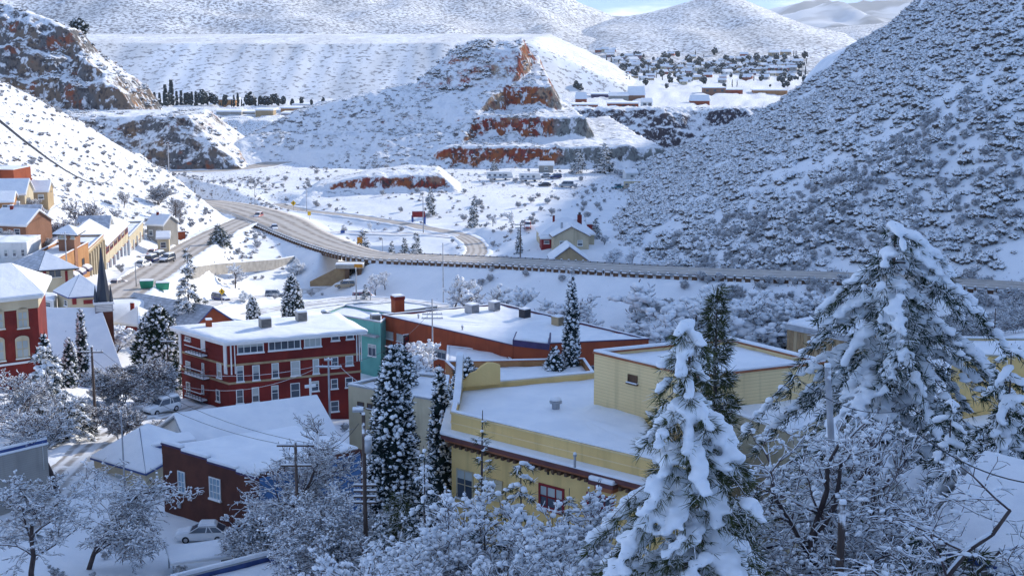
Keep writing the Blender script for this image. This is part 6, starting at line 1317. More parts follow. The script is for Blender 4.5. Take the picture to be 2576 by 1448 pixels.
T['f'] = pole(1087, 752, 206, 'pale pole with several crossarms before the long sunlit roof', ((1.6, 1.0), (2.3, 1.5), (2.9, 1.6)), .12, 'pole_grey')[0]
T['g'] = pole(1114, 612, 290, 'tall thin white pole below the highway', (), .11, 'pole_grey', name='lamp_pole')[0]
T['h'] = pole(1064, 494, 396, 'tall pale pole with a small top arm beside the road loop', ((.3, 1.2),), .14, 'pole_grey')[0]
T['i'] = pole(895, 674, 306, 'stout white pole in front of the underpass', (), .14, 'pole_grey', name='lamp_pole')[0]
pole(931, 700, 304, 'thin white pole right of the stout one by the underpass', (), .09, 'pole_grey', name='lamp_pole')
T['j'] = pole(163, 584, 242, 'tall grey pole in front of the orange tower', ((.4, .8),), .12, 'pole_grey')[0]
T['k'] = pole(440, 500, 368, 'wooden pole at the street bend under the sunny slope', ((.4, 1.2),), .13)[0]
T['l'] = pole(1309, 560, 344, 'dark pole with two arms at the driveway of the tan house', ((.5, 1.3), (1.3, 1.3)), .13)[0]
pole(351, 346, 508, 'left of two white poles with guy wires before the grey cliff', ((.5, 1.8),), .2, 'pole_grey'); pole(422, 362, 508, 'right of two white poles with guy wires before the grey cliff', ((.5, 1.8),), .2, 'pole_grey')
pole(2505, 775, 196, 'thin rusty pole at the right edge beyond the cedar', (), .09)
pole(2160, 922, 60, 'leaning pale snow-plastered pole below the great cedar', (), .17, 'pole_grey', lean=-.09)
pole(2120, 1266, 50, 'thick dark brown post among the bare trees at the bottom right', (), .17)
pole(770, 470, 444, 'thin pole beside the yellow sign above the highway bend', (), .09, 'pole_grey', name='lamp_pole')
pole(640, 470, 450, 'thin pole left of the small red car', (), .09, 'pole_grey', name='lamp_pole')
pole(962, 600, 372, 'thin pole right of the orange board', (), .08, 'pole_grey', name='lamp_pole'); pole(555, 690, 286, 'thin sign mast above the yellow diamond in the lot', (), .05, 'pole_grey', name='lamp_pole')
pole(340, 660, 250, 'white lamp pole on the corner of the main street', (), .09, 'pole_grey', lamp=.8, name='lamp_pole'); pole(490, 470, 440, 'wooden pole on the flat above the street bend', ((.4, 1.3),), .13)
pole(420, 850, 175, 'slim dark pole between the round bushes and the church', ((.5, .9),), .1)
for ua, va, ub, vb in ((350, 352, 322, 388), (421, 372, 392, 398)): pass
def wire(p, q, sag, label, r=.022, group=None, name='power_line', mat='dark_metal', n=14):
    p, q = Vector(p), Vector(q); pts = [tuple(p.lerp(q, t_)-Vector((0, 0, sag*4*t_*(1-t_)))) for t_ in np.linspace(0, 1, n)]
    c = (p+q)/2; o = MB().path([tuple(Vector(a)-c) for a in pts], r, 5).build(name, M[mat], None, loc=c); return tag(o, label, 'cable', group)
wire(P(-60, 255, 62), P(290, 436, 352), 3.0, 'thick black cable drooping across the sunny left slope', .075)
off = lambda p, dx, dz: (p[0]+dx, p[1], p[2]+dz)
for dx, lab in ((-1.2, 'left'), (1.2, 'right')): wire(off(T['b'], dx, -.1), off(T['d'], dx*.8, -.4), 1.6, lab+' one of two thin wires from the crossarm pole to the church pole', .02, 'wires to the church pole')
wire(off(T['b'], .8, -.1), off(T['c'], -.3, -.6), 1.0, 'thin wire between the crossarm pole and the brown pole', .02)
wire(off(T['a'], -1.2, -.8), P(445, 935, 172), .8, 'upper pale wire running along the red hotel front', .028, mat='pole_grey')
wire(off(T['a'], -1.2, -1.0), P(440, 965, 172), 1.6, 'lower pale wire running along the red hotel front', .028, mat='pole_grey')
wire(off(T['a'], 1.2, -.8), P(1000, 980, 140), 1.0, 'pale wire from the hotel pole towards the big cypress', .028, mat='pole_grey')
wire(off(T['f'], 0, -1.6), off(T['a'], 0, -.7), 2.0, 'thin wire between the hotel pole and the pole by the long roof', .025)
wire(P(2310, 1090, 45), P(2700, 1220, 40), .5, 'dark cable crossing the trees at the right edge', .022); wire(P(2010, 955, 50), P(2330, 1010, 56), .8, 'thin dark cable sagging before the great cedar', .016)
# ---- signs
def sign(u, v, D, label, kind, w=.8, name='road_sign', mat='sign_yellow', hpost=None):
    x, y, z = P(u, v, D); zg = H1(x, y); e = thing(name, (x, y, zg), 0, label, 'sign'); h = z-zg
    MB().tube((0, .05, -.3), (0, .05, h+w*.3), .05, .05, 6).build('post', M['pole_grey'], e)
    if kind == 'diamond': pl = [(0, -w*.7), (w*.7, 0), (0, w*.7), (-w*.7, 0)]
    elif kind == 'octagon': pl = [(math.cos(a)*w*.5, math.sin(a)*w*.5) for a in np.arange(8)*math.pi/4+math.pi/8]
    else: pl = [(-w/2, -w*.6), (w/2, -w*.6), (w/2, w*.6), (-w/2, w*.6)]
    MB().loft([[(a, yy, b+h) for a, b in pl] for yy in (-.03, .0)]).build('panel', M[mat], e)
    if kind == 'diamond': MB().loft([[(a*.22, yy, b*.5+h) for a, b in pl] for yy in (-.045, -.031)]).build('symbol', M['dark'], e)
sign(738, 511, 447, 'yellow diamond sign with a dark mark above the highway', 'diamond', 1.25); sign(558, 733, 284, 'yellow diamond sign in the snowy lot beside the dark blue car', 'diamond', 1.0)
sign(778, 537, 428, 'small yellow and white sign at the inner edge of the road loop', 'square', 1.0); sign(905, 604, 373, 'orange square board standing inside the road loop', 'square', 1.4, 'sign_board', 'sign_orange')
sign(862, 586, 394, 'blue sign inside the road loop left of the orange board', 'square', 1.2, 'sign_board', 'sign_blue'); sign(328, 1160, 140, 'red octagonal stop sign facing away near the hall annexe', 'octagon', .8, 'stop_sign', 'sign_red')
e = thing('information_kiosk', at(1053, 550, 418), .1, 'dark red roofed board kiosk on blue legs beyond the road loop', 'kiosk'); MB().box(-1.9, 1.9, -.3, .3, 1.9, 3.6).build('board', M['maroon'] if 'maroon' in M else M['dark_red_paint'], e)
for x in (-1.8, 1.8): MB().box(x-.3, x+.3, -.2, .2, -.3, 2.4).build('leg', M['sign_blue'], e)
MB().box(-2.0, 2.0, -.4, .4, 3.603, 3.85).build('snow_cap', M['snow_fine'], e, bevel=.06)
# ---- guard rails, the ramp wall and the underpass
def rail_run(name, label, k, y_from, y_to, side, step, x0=None, h=.75):
    s = ROADS[k]; d = np.gradient(s[:, :2], axis=0); d /= np.linalg.norm(d, axis=1)[:, None]; n = np.c_[-d[:, 1], d[:, 0]]*side; L = np.r_[0, np.cumsum(np.linalg.norm(np.diff(s[:, :2], axis=0), axis=1))]
    m = (s[:, 0] > y_from) & (s[:, 0] < y_to); a, b = L[m][0], L[m][-1]; q = s[:, :3].copy(); q[:, :2] += n*(s[:, 3:4]+.35); at_ = lambda t_: np.array([np.interp(t_, L, q[:, i]) for i in range(3)])
    o = at_(a); e = thing(name, tuple(o), 0, label, 'guard rail'); pts = [tuple(at_(t_)-o+[0, 0, h]) for t_ in np.arange(a, b, 4)]
    rl = MB()
    for p_, q_ in zip(pts[:-1], pts[1:]): rl.loft([[(p_[0], p_[1], p_[2]-.16), (p_[0], p_[1], p_[2]+.16)], [(q_[0], q_[1], q_[2]-.16), (q_[0], q_[1], q_[2]+.16)]], cap=False, closed=False)
    ro = rl.build('rail', M['metal'], e); md = ro.modifiers.new('thick', 'SOLIDIFY'); md.thickness = .06
    me = MB().box(-.12, .12, -.12, .12, -.6, h+.2).mesh('post', M['brown_wood']); mc = MB().box(-.2, .2, -.2, .2, h+.203, h+.36).mesh('post_snow', M['snow_fine'])
    for t_ in np.arange(a, b, step):
        p_ = at_(t_)-o; po_ = link('post', me, e, tuple(p_)); link('post_snow', mc, po_)
    return e
rail_run('guard_rail', 'long near-side guard rail of the highway with snow-capped posts', 'highway', -62, 130, -1, 2.0)
rail_run('guard_rail', 'dark far-side guard rail of the highway by the garage', 'highway', -28, 36, 1, 2.0)
bk = MB().box(-.55, .55, -.16, .16, -.5, .62).mesh('block', M['brown_wood']); bks = MB().box(-.52, .52, -.15, .15, .623, .78).mesh('block_snow', M['snow_fine'])
s = ROADS['highway']; d = np.gradient(s[:, :2], axis=0); d /= np.linalg.norm(d, axis=1)[:, None]; L = np.r_[0, np.cumsum(np.linalg.norm(np.diff(s[:, :2], axis=0), axis=1))]; q = s[:, :3].copy(); q[:, :2] -= np.c_[-d[:, 1], d[:, 0]]*(s[:, 3:4]+1.0)
m = (s[:, 0] > -70) & (s[:, 0] < 125); o = q[m][0]; e = thing('block_barrier', tuple(o), 0, 'row of dark blocks with snow between them along the embankment edge', 'barrier')
for t_ in np.arange(L[m][0], L[m][-1], 1.85):
    p_ = np.array([np.interp(t_, L, q[:, i]) for i in range(3)])-o; an_ = math.atan2(np.interp(t_, L, d[:, 1]), np.interp(t_, L, d[:, 0])); b_ = link('block', bk, e, tuple(p_), an_); link('block_snow', bks, b_)
wp = [P(u, v, D) for u, v, D in ((482, 672, 300), (540, 664, 318), (620, 658, 335), (700, 652, 350), (742, 646, 360))]
wp = [(x, y, max(z, H1(x, y)+.6)) for x, y, z in wp]; o = wp[0]; wb = MB(); ws = MB()
for p_, q_ in zip(wp[:-1], wp[1:]):
    for mm, z0, z1, w in ((wb, -2.5, 0, .2), (ws, .004, .22, .24)): mm.loft([[(p_[0]-o[0], p_[1]-o[1]+y_, p_[2]-o[2]+z_) for y_, z_ in ((-w, z0), (w, z0), (w, z1), (-w, z1))], [(q_[0]-o[0], q_[1]-o[1]+y_, q_[2]-o[2]+z_) for y_, z_ in ((-w, z0), (w, z0), (w, z1), (-w, z1))]])
e = thing('ramp_wall', o, 0, 'low concrete wall under the ramp left of the highway embankment', 'wall'); wb.build('wall', M['concrete'], e); ws.build('wall_snow', M['snow_fine'], e)
ux, uy, uz = P(872, 712, 331); zt = uz+4.2
e = thing('underpass', (ux, uy, uz), 0, 'brown stone underpass portal with a sloping wing wall below the highway', 'underpass')
MB().loft([[(x, y, z) for x, z in ((-8.6, -.6), (-.3, -.6), (-.3, 3.5), (-2.2, 3.6), (-8.6, .5))] for y in (0, .6)]).build('wing_wall', M['stone_tan'], e, rz=.12)
MB().box(-.3, .7, -.5, 4, -.6, 3.6).build('pier', M['brown_wood'], e); MB().box(2.6, 3.6, -.5, 4, -.6, 3.6).build('pier', M['brown_wood'], e); MB().box(-2.4, 4.0, -.8, 4.5, 3.604, 4.5).build('lintel', M['concrete'], e); MB().box(.7, 2.6, 3.4, 3.9, -.6, 3.6).build('shade_panel', M['dark'], e); MB().box(-2.5, 4.1, -.85, 1.0, 4.504, 4.8).build('lintel_snow', M['snow_fine'], e, bevel=.1); MB().box(2.0, 3.9, -1.0, -.82, 3.9, 4.7).build('marker_board', M['sign_orange'], e)  # black panel between the piers stands for the shade inside the underpass
# red cut bank above the highway
bx2, by2 = np.meshgrid(np.arange(-74, -14, .8), np.arange(462, 515, .8))
def Hb(x, y):
    top = np.interp(x, [-74, -66, -50, -38, -26, -16], [2, 6.5, 9.5, 11.5, 11, 3]); f = 476+(x+45)*.12+fbm(x/5, x*0, 121)*2.6
    return np.minimum(top+fbm(x/6, y/6, 122)*.6-np.maximum(y-500, 0)*.5, np.interp(y-f, [-14, -4, 0, 2.4, 30], [1.0, 4.2, 5.2, 9.6, 12])+fbm(x/3, y/3, 123)*.8)
M['bank'] = rock_mat('bank', (.95, .82), 900); tag(link('cut_bank', grid_mesh('cut_bank', bx2, by2, Hb(bx2, by2), M['bank'])), kind='structure')
# ================================================================== THE TOWN FAR BEYOND, AND THE BRUSH
def FG(x, y): return np.max([Hg(x, y)]+[h_(x, y) for h_ in HILLS[:3]], axis=0)
DS = np.concatenate([np.arange(960, 1700, 8.0), np.arange(1700, 3400, 25.0)])
def far_ground(u, v):
    """first place on the far plain met by the view through (u, v)"""
    w = np.array([P(u, v, d_) for d_ in DS]); g = FG(w[:, 0], w[:, 1]); k = np.argmax(g >= w[:, 2]) if (g >= w[:, 2]).any() else len(DS)-1
    return w[k, 0], w[k, 1], g[k]
def far_block(u0, vt, u1, vb, D, colr, label, depth=12, name='far_building', cat='building', roof=0):
    D = far_ground((u0+u1)/2, vb)[1]
    a, b = P(u0, vb, D), P(u1, vb, D); zt = P(u0, vt, D)[2]; w = b[0]-a[0]; h = zt-a[2]
    e = thing(name, ((a[0]+b[0])/2, D, a[2]), 0, label, cat)
    MB().box(-w/2, w/2, 0, depth, -3, h).build('wall', M[colr], e)
    if roof: MB().loft([[(-w/2-.5, -.5, h+.01), (w/2+.5, -.5, h+.01), (w/2+.5, depth+.5, h+.01), (-w/2-.5, depth+.5, h+.01)], [(-w/2, depth/2-.3, h+roof), (w/2, depth/2-.3, h+roof), (w/2, depth/2+.3, h+roof), (-w/2, depth/2+.3, h+roof)]]).build('roof_snow', M['snow'], e)
    else: MB().box(-w/2-.4, w/2+.4, -.4, depth+8, h+.01, h+1.0).build('roof_snow', M['snow'], e)
    n = max(2, int(w/7)); wm = MB().box(-1.3, 1.3, -.12, .0, -1.1, 1.1).mesh('window', M['glass'])
    if h > 4:
        for k in range(n): link('window', wm, e, (-w/2+(k+.5)*w/n, 0, h*.55))
    return e
F1 = lambda x, y: (1413.8+.2343*x, 120.7+.2343*y); F2 = lambda x, y: (362+.2008*x, 198.3+.2008*y)
for f, x0, y0, x1, y1, D, c, lab, r in (
    (F1, 240, 238, 410, 292, 1900, 'purple_brick', 'long purplish brick building in the far town, upper left', 0), (F1, 415, 262, 600, 310, 1880, 'purple_brick', 'purplish brick wing right of the long one in the far town', 0),
    (F1, 318, 500, 505, 525, 1300, 'purple_trim', 'dark low building behind the white roofs of the near far-town edge', 0), (F1, 510, 515, 715, 548, 1290, 'grey_board', 'grey building between dark roof and orange gable in the far town', 3), (F1, 715, 510, 890, 545, 1260, 'orange_brick', 'orange gabled building in the far town', 8),
    (F1, 110, 615, 385, 672, 1020, 'rust_brick', 'rusty brick building right behind the butte', 0), (F1, 495, 600, 820, 662, 1040, 'rust_brick', 'broad white-roofed brick building above the pit', 0), (F1, 860, 580, 970, 640, 1080, 'white_board', 'white building at the right of the broad brick one above the pit', 3),
    (F1, 1385, 570, 1585, 608, 1020, 'rust_brick', 'brick building with a plain white roof on the pit rim', 5), (F1, 1520, 432, 1760, 490, 1500, 'orange_brick', 'long orange school-like building in the far town', 0), (F1, 1760, 452, 1940, 492, 1480, 'rust_brick', 'darker wing with a white roof right of the orange school-like building', 0),
    (F1, 2060, 458, 2420, 490, 1450, 'orange_stucco', 'long orange wall with a white roof beside the shrubby hill', 0), (F1, 150, 550, 265, 580, 1120, 'rust_brick', 'small pointed brick roof behind the butte edge', 6),
    (F2, 920, 265, 1150, 322, 1220, 'orange_stucco', 'pale orange building among the dark cypresses under the dump', 0), (F2, 1400, 398, 1620, 462, 1010, 'tan_stucco', 'tan building on the rim left of the butte', 0), (F2, 1235, 425, 1395, 470, 1015, 'grey_board', 'grey shed on the rim left of the tan building', 0),
    (F2, 1715, 372, 2110, 425, 1050, 'orange_stucco', 'long pale orange building on the rim left of the butte', 0), (F2, 1720, 440, 2060, 475, 985, 'purple_brick', 'dark reddish long shed in front of the long pale orange building', 0), (F2, 1860, 330, 2200, 356, 1120, 'dark_red_paint', 'dark red shed with a white roof behind the pale orange building', 0),
    (F2, 2190, 296, 2490, 345, 1160, 'teal_stucco', 'pale green building near the left shoulder of the butte', 0), (F2, 2310, 362, 2510, 398, 1060, 'dark_red_paint', 'maroon cars-shed by the left shoulder of the butte', 0), (F2, 910, 415, 1220, 450, 1030, 'grey_board', 'low grey building with a long white roof above the gully', 0)):
    if c == 'purple_brick' and c not in M: mk('purple_brick', (.20, .10, .12), (.15, .08, .10), .85, .2)
    u0, vt = f(x0, y0); u1, vb = f(x1, y1); far_block(u0, vt, u1, vb, D, c, lab, 14, roof=r)
# small houses and trees of the far town
rng = np.random.default_rng(7)
def small_house(wc):
    m = MB().box(-5, 5, -3.5, 3.5, -6, 3.2); r = MB().loft([[(-5.6, -4.2, 3.0), (5.6, -4.2, 3.0), (5.6, 4.2, 3.0), (-5.6, 4.2, 3.0)], [(-5.6, -.2, 5.6), (5.6, -.2, 5.6), (5.6, .2, 5.6), (-5.6, .2, 5.6)]]).box(-3.5, -2.3, -3.56, -3.5, .8, 2.2).box(1.5, 2.9, -3.56, -3.5, .8, 2.2)
    me = m.mesh('town_house', [M[wc], M['snow'], M['glass']]); n0 = len(me.polygons)
    bm = bmesh.new(); bm.from_mesh(me); m2 = r.mesh('t', M['snow']); bm.from_mesh(m2); bm.to_mesh(me); bm.free()
    for i, p in enumerate(me.polygons): p.material_index = 0 if i < n0 else (1 if i < n0+6 else 2)
    return me
HM = [small_house(c) for c in ('white_board', 'cream_stucco', 'grey_board', 'rust_brick', 'tan_stucco', 'purple_brick')]
for k in range(150):
    u = rng.uniform(1500, 2010); v = rng.triangular(140, 180, 215) if u > 1560 else rng.uniform(130, 175)
    x, D, z = far_ground(u, v)
    o = tag(link('town_house', HM[rng.integers(0, 6)], None, (x, D, z), rng.uniform(-.5, .5)), 'tiny snow-roofed house in the far town below the pale hills', 'house', 'houses of the far town'); s = rng.uniform(.8, 1.35)*D/2000; o.scale = (s, s, s)
def far_tree_mesh(kind, seed):
    r = np.random.default_rng(seed)
    if kind == 'cypress': n = 46; f = r.random(n); a = r.uniform(0, 6.28, n); rr = .95*np.interp(f, [0, .1, .5, 1], [.6, 1, .8, .1]); c = np.c_[np.cos(a)*rr*.6, np.sin(a)*rr*.6, f*10]; V, F = lumps(c, np.c_[np.full(n, .55), np.full(n, .55), np.full(n, 1.2)], r, 1, .3)
    else: n = 60; d = r.normal(0, 1, (n, 3)); d /= np.linalg.norm(d, axis=1)[:, None]; c = d*r.uniform(.4, 1, (n, 1))*[3.2, 3.2, 3.4]+[0, 0, 4.6]; V, F = lumps(c, np.full((n, 3), 1.15), r, 1, .35)
    return tri_mesh(kind+'_tree', V, F, M['far_green'])
FC = [far_tree_mesh('cypress', i) for i in range(3)]; FR = [far_tree_mesh('round', i+5) for i in range(3)]
def far_tree(me, u, vb, h_px, D, label, group, wide=1.0):
    x, y, z = far_ground(u, vb); D = y; h = h_px/FPX*D*1.03; s = h/(10.6 if me in FC else 8.6); o = tag(link('cypress_tree' if me in FC else 'round_tree', me, None, (x, y, z-.6), rng.uniform(0, 6)), label, 'tree', group); o.scale = (s*wide, s*wide, s)
for x, yt in ((70, 150), (100, 175), (138, 170), (200, 170), (258, 180), (275, 75), (318, 160), (350, 40), (415, 160), (470, 150), (515, 180), (535, 185), (555, 178), (580, 190), (605, 165), (655, 150), (990, 250), (1100, 255), (1180, 170), (1130, 200), (1225, 250), (1440, 230)):
    u, vt = F2(x, yt); u2, vb = F2(x, 335); far_tree(FC[rng.integers(0, 3)], u, vb, vb-vt, 1190, 'slim dark cypress in the far row under the mine dump', 'cypress row under the dump', 1.35)
for x, yt, w in ((740, 130, 1.0), (725, 180, 1), (770, 180, 1), (865, 180, 1.2), (895, 215, 1.2), (1020, 190, .7), (1330, 165, 1.2), (1300, 200, 1), (1365, 200, 1), (1480, 205, 1.1), (1530, 210, 1.1), (1570, 215, 1.1), (1640, 195, 1.2), (1690, 235, 1.1), (1750, 220, .9), (800, 290, .8), (960, 300, .7), (1250, 300, .8), (1400, 290, .8), (1600, 290, .9), (1860, 240, .8), (1975, 232, .8), (2100, 255, .7), (2250, 240, .7), (2420, 265, .7), (300, 290, .8), (230, 290, .8), (430, 300, .8), (640, 300, .8)):
    u, vt = F2(x, yt); u2, vb = F2(x, 345); far_tree(FR[rng.integers(0, 3)], u, vb, vb-vt, 1205, 'dark round tree among the cypresses under the mine dump', 'round trees under the dump', w*.75)
u, vt = F1(140, 230); far_tree(FC[0], u, F1(0, 350)[1], 30, 1320, 'dark spire of a conifer above the right shoulder of the butte', None, 2.6); far_tree(FR[0], F1(180, 0)[0], F1(0, 485)[1], 25, 1200, 'dark round tree right behind the butte', None, 1.1); far_tree(FR[1], F1(150, 0)[0], F1(0, 480)[1], 31, 1210, 'tall dark tree right behind the butte', None, .6)
for k in range(290):
    u = rng.uniform(1490, 2030); v = rng.triangular(136, 182, 226); D = np.interp(v, [130, 150, 175, 200, 230], [2900, 2600, 2150, 1800, 1450])
    far_tree(FR[k % 3] if rng.random() < .8 else FC[k % 3], u, v+2, rng.uniform(9, 21), D, 'small dark tree among the houses of the far town', 'trees of the far town', .9)
for x, y, h in ((2180, 270, 12), (2240, 290, 10), (2300, 300, 10), (2395, 290, 20), (2440, 330, 12), (2500, 345, 14), (2530, 350, 11), (2000, 270, 14), (1735, 180, 12), (2235, 418, 9)):
    u, v = F1(x, y); far_tree(FR[k % 3], u, v, h*.9, 1700, 'dark tree beside the pale slope behind the shrubby hill', 'trees beside the pale slope', .9); k += 1

# ---- brush: too many to count
def scatter(name, pts, scl, proto, seed=0, lean=None):
    """one stuff object: the shrub mesh set on every point by geometry nodes"""
    me = bpy.data.meshes.new(name); me.from_pydata([tuple(p) for p in pts], [], [])
    r = np.random.default_rng(seed); a = me.attributes.new('scl', 'FLOAT', 'POINT'); a.data.foreach_set('value', np.asarray(scl, np.float32)); b = me.attributes.new('rot', 'FLOAT', 'POINT'); b.data.foreach_set('value', r.uniform(0, 6.28, len(pts)).astype(np.float32))
    o = link(name, me); g = bpy.data.node_groups.new(name, 'GeometryNodeTree'); g.interface.new_socket('Geometry', in_out='INPUT', socket_type='NodeSocketGeometry'); g.interface.new_socket('Geometry', in_out='OUTPUT', socket_type='NodeSocketGeometry')
    N, L = g.nodes, g.links; gi, go = N.new('NodeGroupInput'), N.new('NodeGroupOutput'); ip = N.new('GeometryNodeInstanceOnPoints'); oi = N.new('GeometryNodeObjectInfo'); oi.inputs['Object'].default_value = proto; oi.transform_space = 'ORIGINAL'
    na = N.new('GeometryNodeInputNamedAttribute'); na.data_type = 'FLOAT'; na.inputs['Name'].default_value = 'scl'; nb = N.new('GeometryNodeInputNamedAttribute'); nb.data_type = 'FLOAT'; nb.inputs['Name'].default_value = 'rot'; cx_ = N.new('ShaderNodeCombineXYZ')
    L.new(nb.outputs['Attribute'], cx_.inputs['Z']); L.new(gi.outputs[0], ip.inputs['Points']); L.new(oi.outputs['Geometry'], ip.inputs['Instance']); L.new(cx_.outputs[0], ip.inputs['Rotation']); L.new(na.outputs['Attribute'], ip.inputs['Scale']); L.new(ip.outputs[0], go.inputs[0])
    md = o.modifiers.new('scatter', 'NODES'); md.node_group = g
    return tag(o, kind='stuff')
def shrub_proto(seed, n=22, snow=.62, brush='brush', flat=.75, spikes=5):
    r = np.random.default_rng(seed); d = r.normal(0, 1, (n, 3)); d[:, 2] = np.abs(d[:, 2])*.8; d /= np.linalg.norm(d, axis=1)[:, None]; c = d*r.uniform(.45, 1, (n, 1))*[1, 1, flat]
    V, F = lumps(c, r.uniform(.20, .38, (n, 1))*np.ones((1, 3)), r, 1, .4); v2 = blades(c, d, np.full(n, .65), np.full(n, .09), r, spikes, .7); V, F = join((V, F), v2); nf = len(F)
    k = r.random(n) < snow; s = r.uniform(.20, .36, k.sum()); vs_ = lumps(c[k]+[0, 0, .16], np.c_[s*1.1, s*1.1, s*.62], r, 1, .28); V, F = join((V, F), vs_); mi = np.r_[np.zeros(nf, int), np.ones(len(F)-nf, int)]
    return bpy.data.objects.new('shrub_form', tri_mesh('shrub_form', V, F, [M[brush], M['snow']], False, mi))
SP = [shrub_proto(1, 22, .85), shrub_proto(2, 18, .72), shrub_proto(3, 26, .9), shrub_proto(4, 20, .45, 'dry_brush')]
def twig_proto(seed):
    S = bare_skeleton(seed, 1.6, spread=1.0, stems=5, up=.35, levels=3, dens=1.1); r = np.random.default_rng(seed); p0 = np.array([s[0][:] for s in S]); p1 = np.array([s[1][:] for s in S]); lv = np.array([s[4] for s in S]); V, F = tubes(p0, p1, np.full(len(p0), .022), np.full(len(p0), .016), 3); nf = len(F)
    k = r.random(len(p0)) < .6; V, F = join((V, F), tubes(p0[k]+[0, 0, .03], p1[k]+[0, 0, .03], np.full(k.sum(), .034), np.full(k.sum(), .03), 3)); return bpy.data.objects.new('twig_form', tri_mesh('twig_form', V, F, [M['twig_pale'], M['snow']], False, np.r_[np.zeros(nf, int), np.ones(len(F)-nf, int)]))
TP = [twig_proto(11), twig_proto(12)]
def spread_on(n, x0, x1, y0, y1, fz, keep, seed):
    r = np.random.default_rng(seed); x = r.uniform(x0, x1, n); y = r.uniform(y0, y1, n); z = fz(x, y); k = keep(x, y, z, r); return np.c_[x, y, z][k], r
def clear(x, y, z, r):                       # keep off the roads and the house plots
    m = np.ones(len(x), bool)
    for k in ROADS: d, zr, hw = near_road(k, x, y); m &= d > hw+1.2
    for o in list(COL.objects):
        if o.parent is None and o.get('category') in ('house', 'building', 'shop', 'shed', 'garage', 'hall', 'church', 'hotel', 'trailer', 'motor home', 'car', 'truck', 'van', 'store') and o.location.y < 560:
            rad = max([0]+[max(abs(c_[0]), abs(c_[1])) for ch_ in o.children if ch_.type == 'MESH' for c_ in ch_.bound_box]); rad = min(rad, 16); m &= np.hypot(x-o.location.x, y-o.location.y) > rad+.5
    return m
gapn = lambda x, y, s, sc: fbm(x/sc, y/sc, s, 3)
for i in range(3):
    pts, r = spread_on(36000, 20, 330, 225, 1000, Hr, lambda x, y, z, r: (z > Hg(x, y)-.5) & (x < .42*y+12) & (gapn(x, y, 200, 10)+.9*gapn(x*.6+y*.5, y*.25-x*.2, 230, 11) > r.uniform(-1.1, .35, len(x))), 300+i)
    scatter('hillside_brush', pts-[0, 0, .25], r.random(len(pts))**3.2*1.7+r.uniform(.32, .55, len(pts)), SP[i], i)
pts, r = spread_on(1300, 30, 330, 225, 780, Hr, lambda x, y, z, r: (z > Hg(x, y)-.5) & (x < .42*y+12) & (gapn(x, y, 207, 9) > -.1), 310); scatter('hillside_brush', pts-[0, 0, .2], r.uniform(.6, 1.3, len(pts)), SP[3], 9)
pts, r = spread_on(5200, -230, -62, 240, 520, Hg, lambda x, y, z, r: clear(x, y, z, r) & (x < -.1*y-30) & (gapn(x, y, 210, 16) > r.uniform(-.5, .5, len(x))), 320); scatter('slope_brush', pts-[0, 0, .12], r.uniform(.28, .8, len(pts)), SP[3], 10)
pts, r = spread_on(1500, -230, -62, 240, 520, Hg, lambda x, y, z, r: clear(x, y, z, r) & (gapn(x, y, 211, 12) > .1), 321); scatter('slope_brush', pts-[0, 0, .1], r.uniform(.5, 1.2, len(pts)), TP[0], 11)
pts, r = spread_on(3000, -95, 110, 345, 556, Hg, lambda x, y, z, r: clear(x, y, z, r) & (gapn(x, y, 212, 15) > r.uniform(-.2, .6, len(x))), 322); scatter('valley_brush', pts-[0, 0, .12], r.uniform(.25, .85, len(pts)), SP[3], 12)
pts, r = spread_on(900, -95, 110, 300, 556, Hg, lambda x, y, z, r: clear(x, y, z, r) & (gapn(x, y, 213, 12) > .12), 323); scatter('valley_brush', pts-[0, 0, .1], r.uniform(.6, 1.9, len(pts)), TP[1], 13)
pts, r = spread_on(800, 18, 95, 205, 283, Hg, lambda x, y, z, r: clear(x, y, z, r) & (x > 30-(y-240)*.2) & (gapn(x, y, 214, 9) > -.25), 324); scatter('bank_brush', pts-[0, 0, .1], r.uniform(.8, 2.2, len(pts)), TP[0], 14)
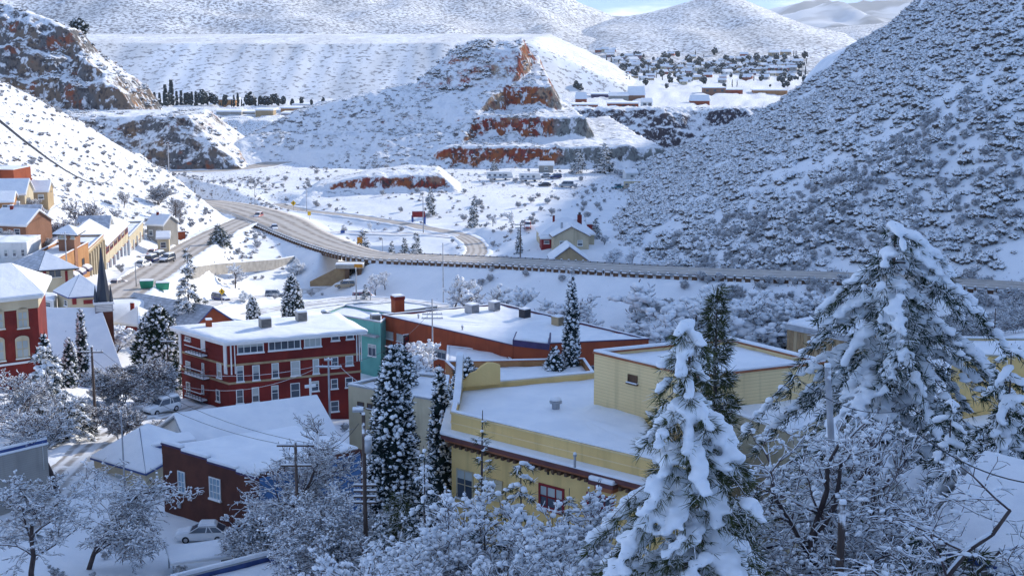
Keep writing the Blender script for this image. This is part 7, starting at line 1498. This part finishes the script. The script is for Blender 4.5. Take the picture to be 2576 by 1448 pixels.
pts, r = spread_on(900, 35, 110, 285, 345, lambda x, y: np.maximum(Hg(x, y), Hr(x, y)), lambda x, y, z, r: clear(x, y, z, r) & (gapn(x, y, 215, 9) > -.3), 325); scatter('bank_brush', pts-[0, 0, .1], r.uniform(.7, 1.8, len(pts)), TP[1], 15)
pts, r = spread_on(2200, -48, 60, 34, 120, Hg, lambda x, y, z, r: clear(x, y, z, r) & (gapn(x, y, 216, 7) > r.uniform(-.2, .5, len(x))), 326); scatter('garden_brush', pts-[0, 0, .1], r.uniform(.3, .9, len(pts)), TP[1], 16)
pts, r = spread_on(700, -75, -18, 120, 240, Hg, lambda x, y, z, r: clear(x, y, z, r) & (gapn(x, y, 217, 9) > 0), 327); scatter('garden_brush', pts-[0, 0, .1], r.uniform(.5, 1.3, len(pts)), TP[0], 17)
pts, r = spread_on(4200, -120, 10, 552, 660, Hm, lambda x, y, z, r: (z > Hg(x, y)+.3) & (gapn(x, y, 218, 16) > r.uniform(-.4, .5, len(x))), 328); scatter('butte_brush', pts-[0, 0, .15], r.uniform(.3, .95, len(pts)), SP[1], 18)
pts, r = spread_on(260, -40, -10, 612, 645, Hm, lambda x, y, z, r: (gapn(x, y, 219, 9) > .0), 329); scatter('butte_brush', pts-[0, 0, .15], r.uniform(.7, 2.0, len(pts)), SP[1], 19)
pts, r = spread_on(3200, -250, -85, 540, 690, Hc, lambda x, y, z, r: (gapn(x, y, 220, 12) > r.uniform(-.2, .6, len(x))), 330); scatter('cliff_brush', pts-[0, 0, .15], r.uniform(.4, 1.4, len(pts)), SP[1], 20)
# ------------------------------------------------------------------ the air: a thin even haze
hz = MB().box(-9000, 9000, -250, 20500, -130, 1150).mesh('haze', M['snow']); hz.materials.clear()
hm = bpy.data.materials.new('haze'); hm.use_nodes = True; hn = hm.node_tree.nodes; hn.clear(); ho = hn.new('ShaderNodeOutputMaterial'); hv = hn.new('ShaderNodeVolumePrincipled')
hv.inputs['Color'].default_value = (.80, .88, 1, 1); hv.inputs['Density'].default_value = 4.0e-5; hv.inputs['Anisotropy'].default_value = .3
hm.node_tree.links.new(hv.outputs['Volume'], ho.inputs['Volume']); hz.materials.append(hm)
tag(link('haze', hz), kind='stuff')
scene.cycles.volume_step_rate = 10; scene.cycles.volume_max_steps = 32
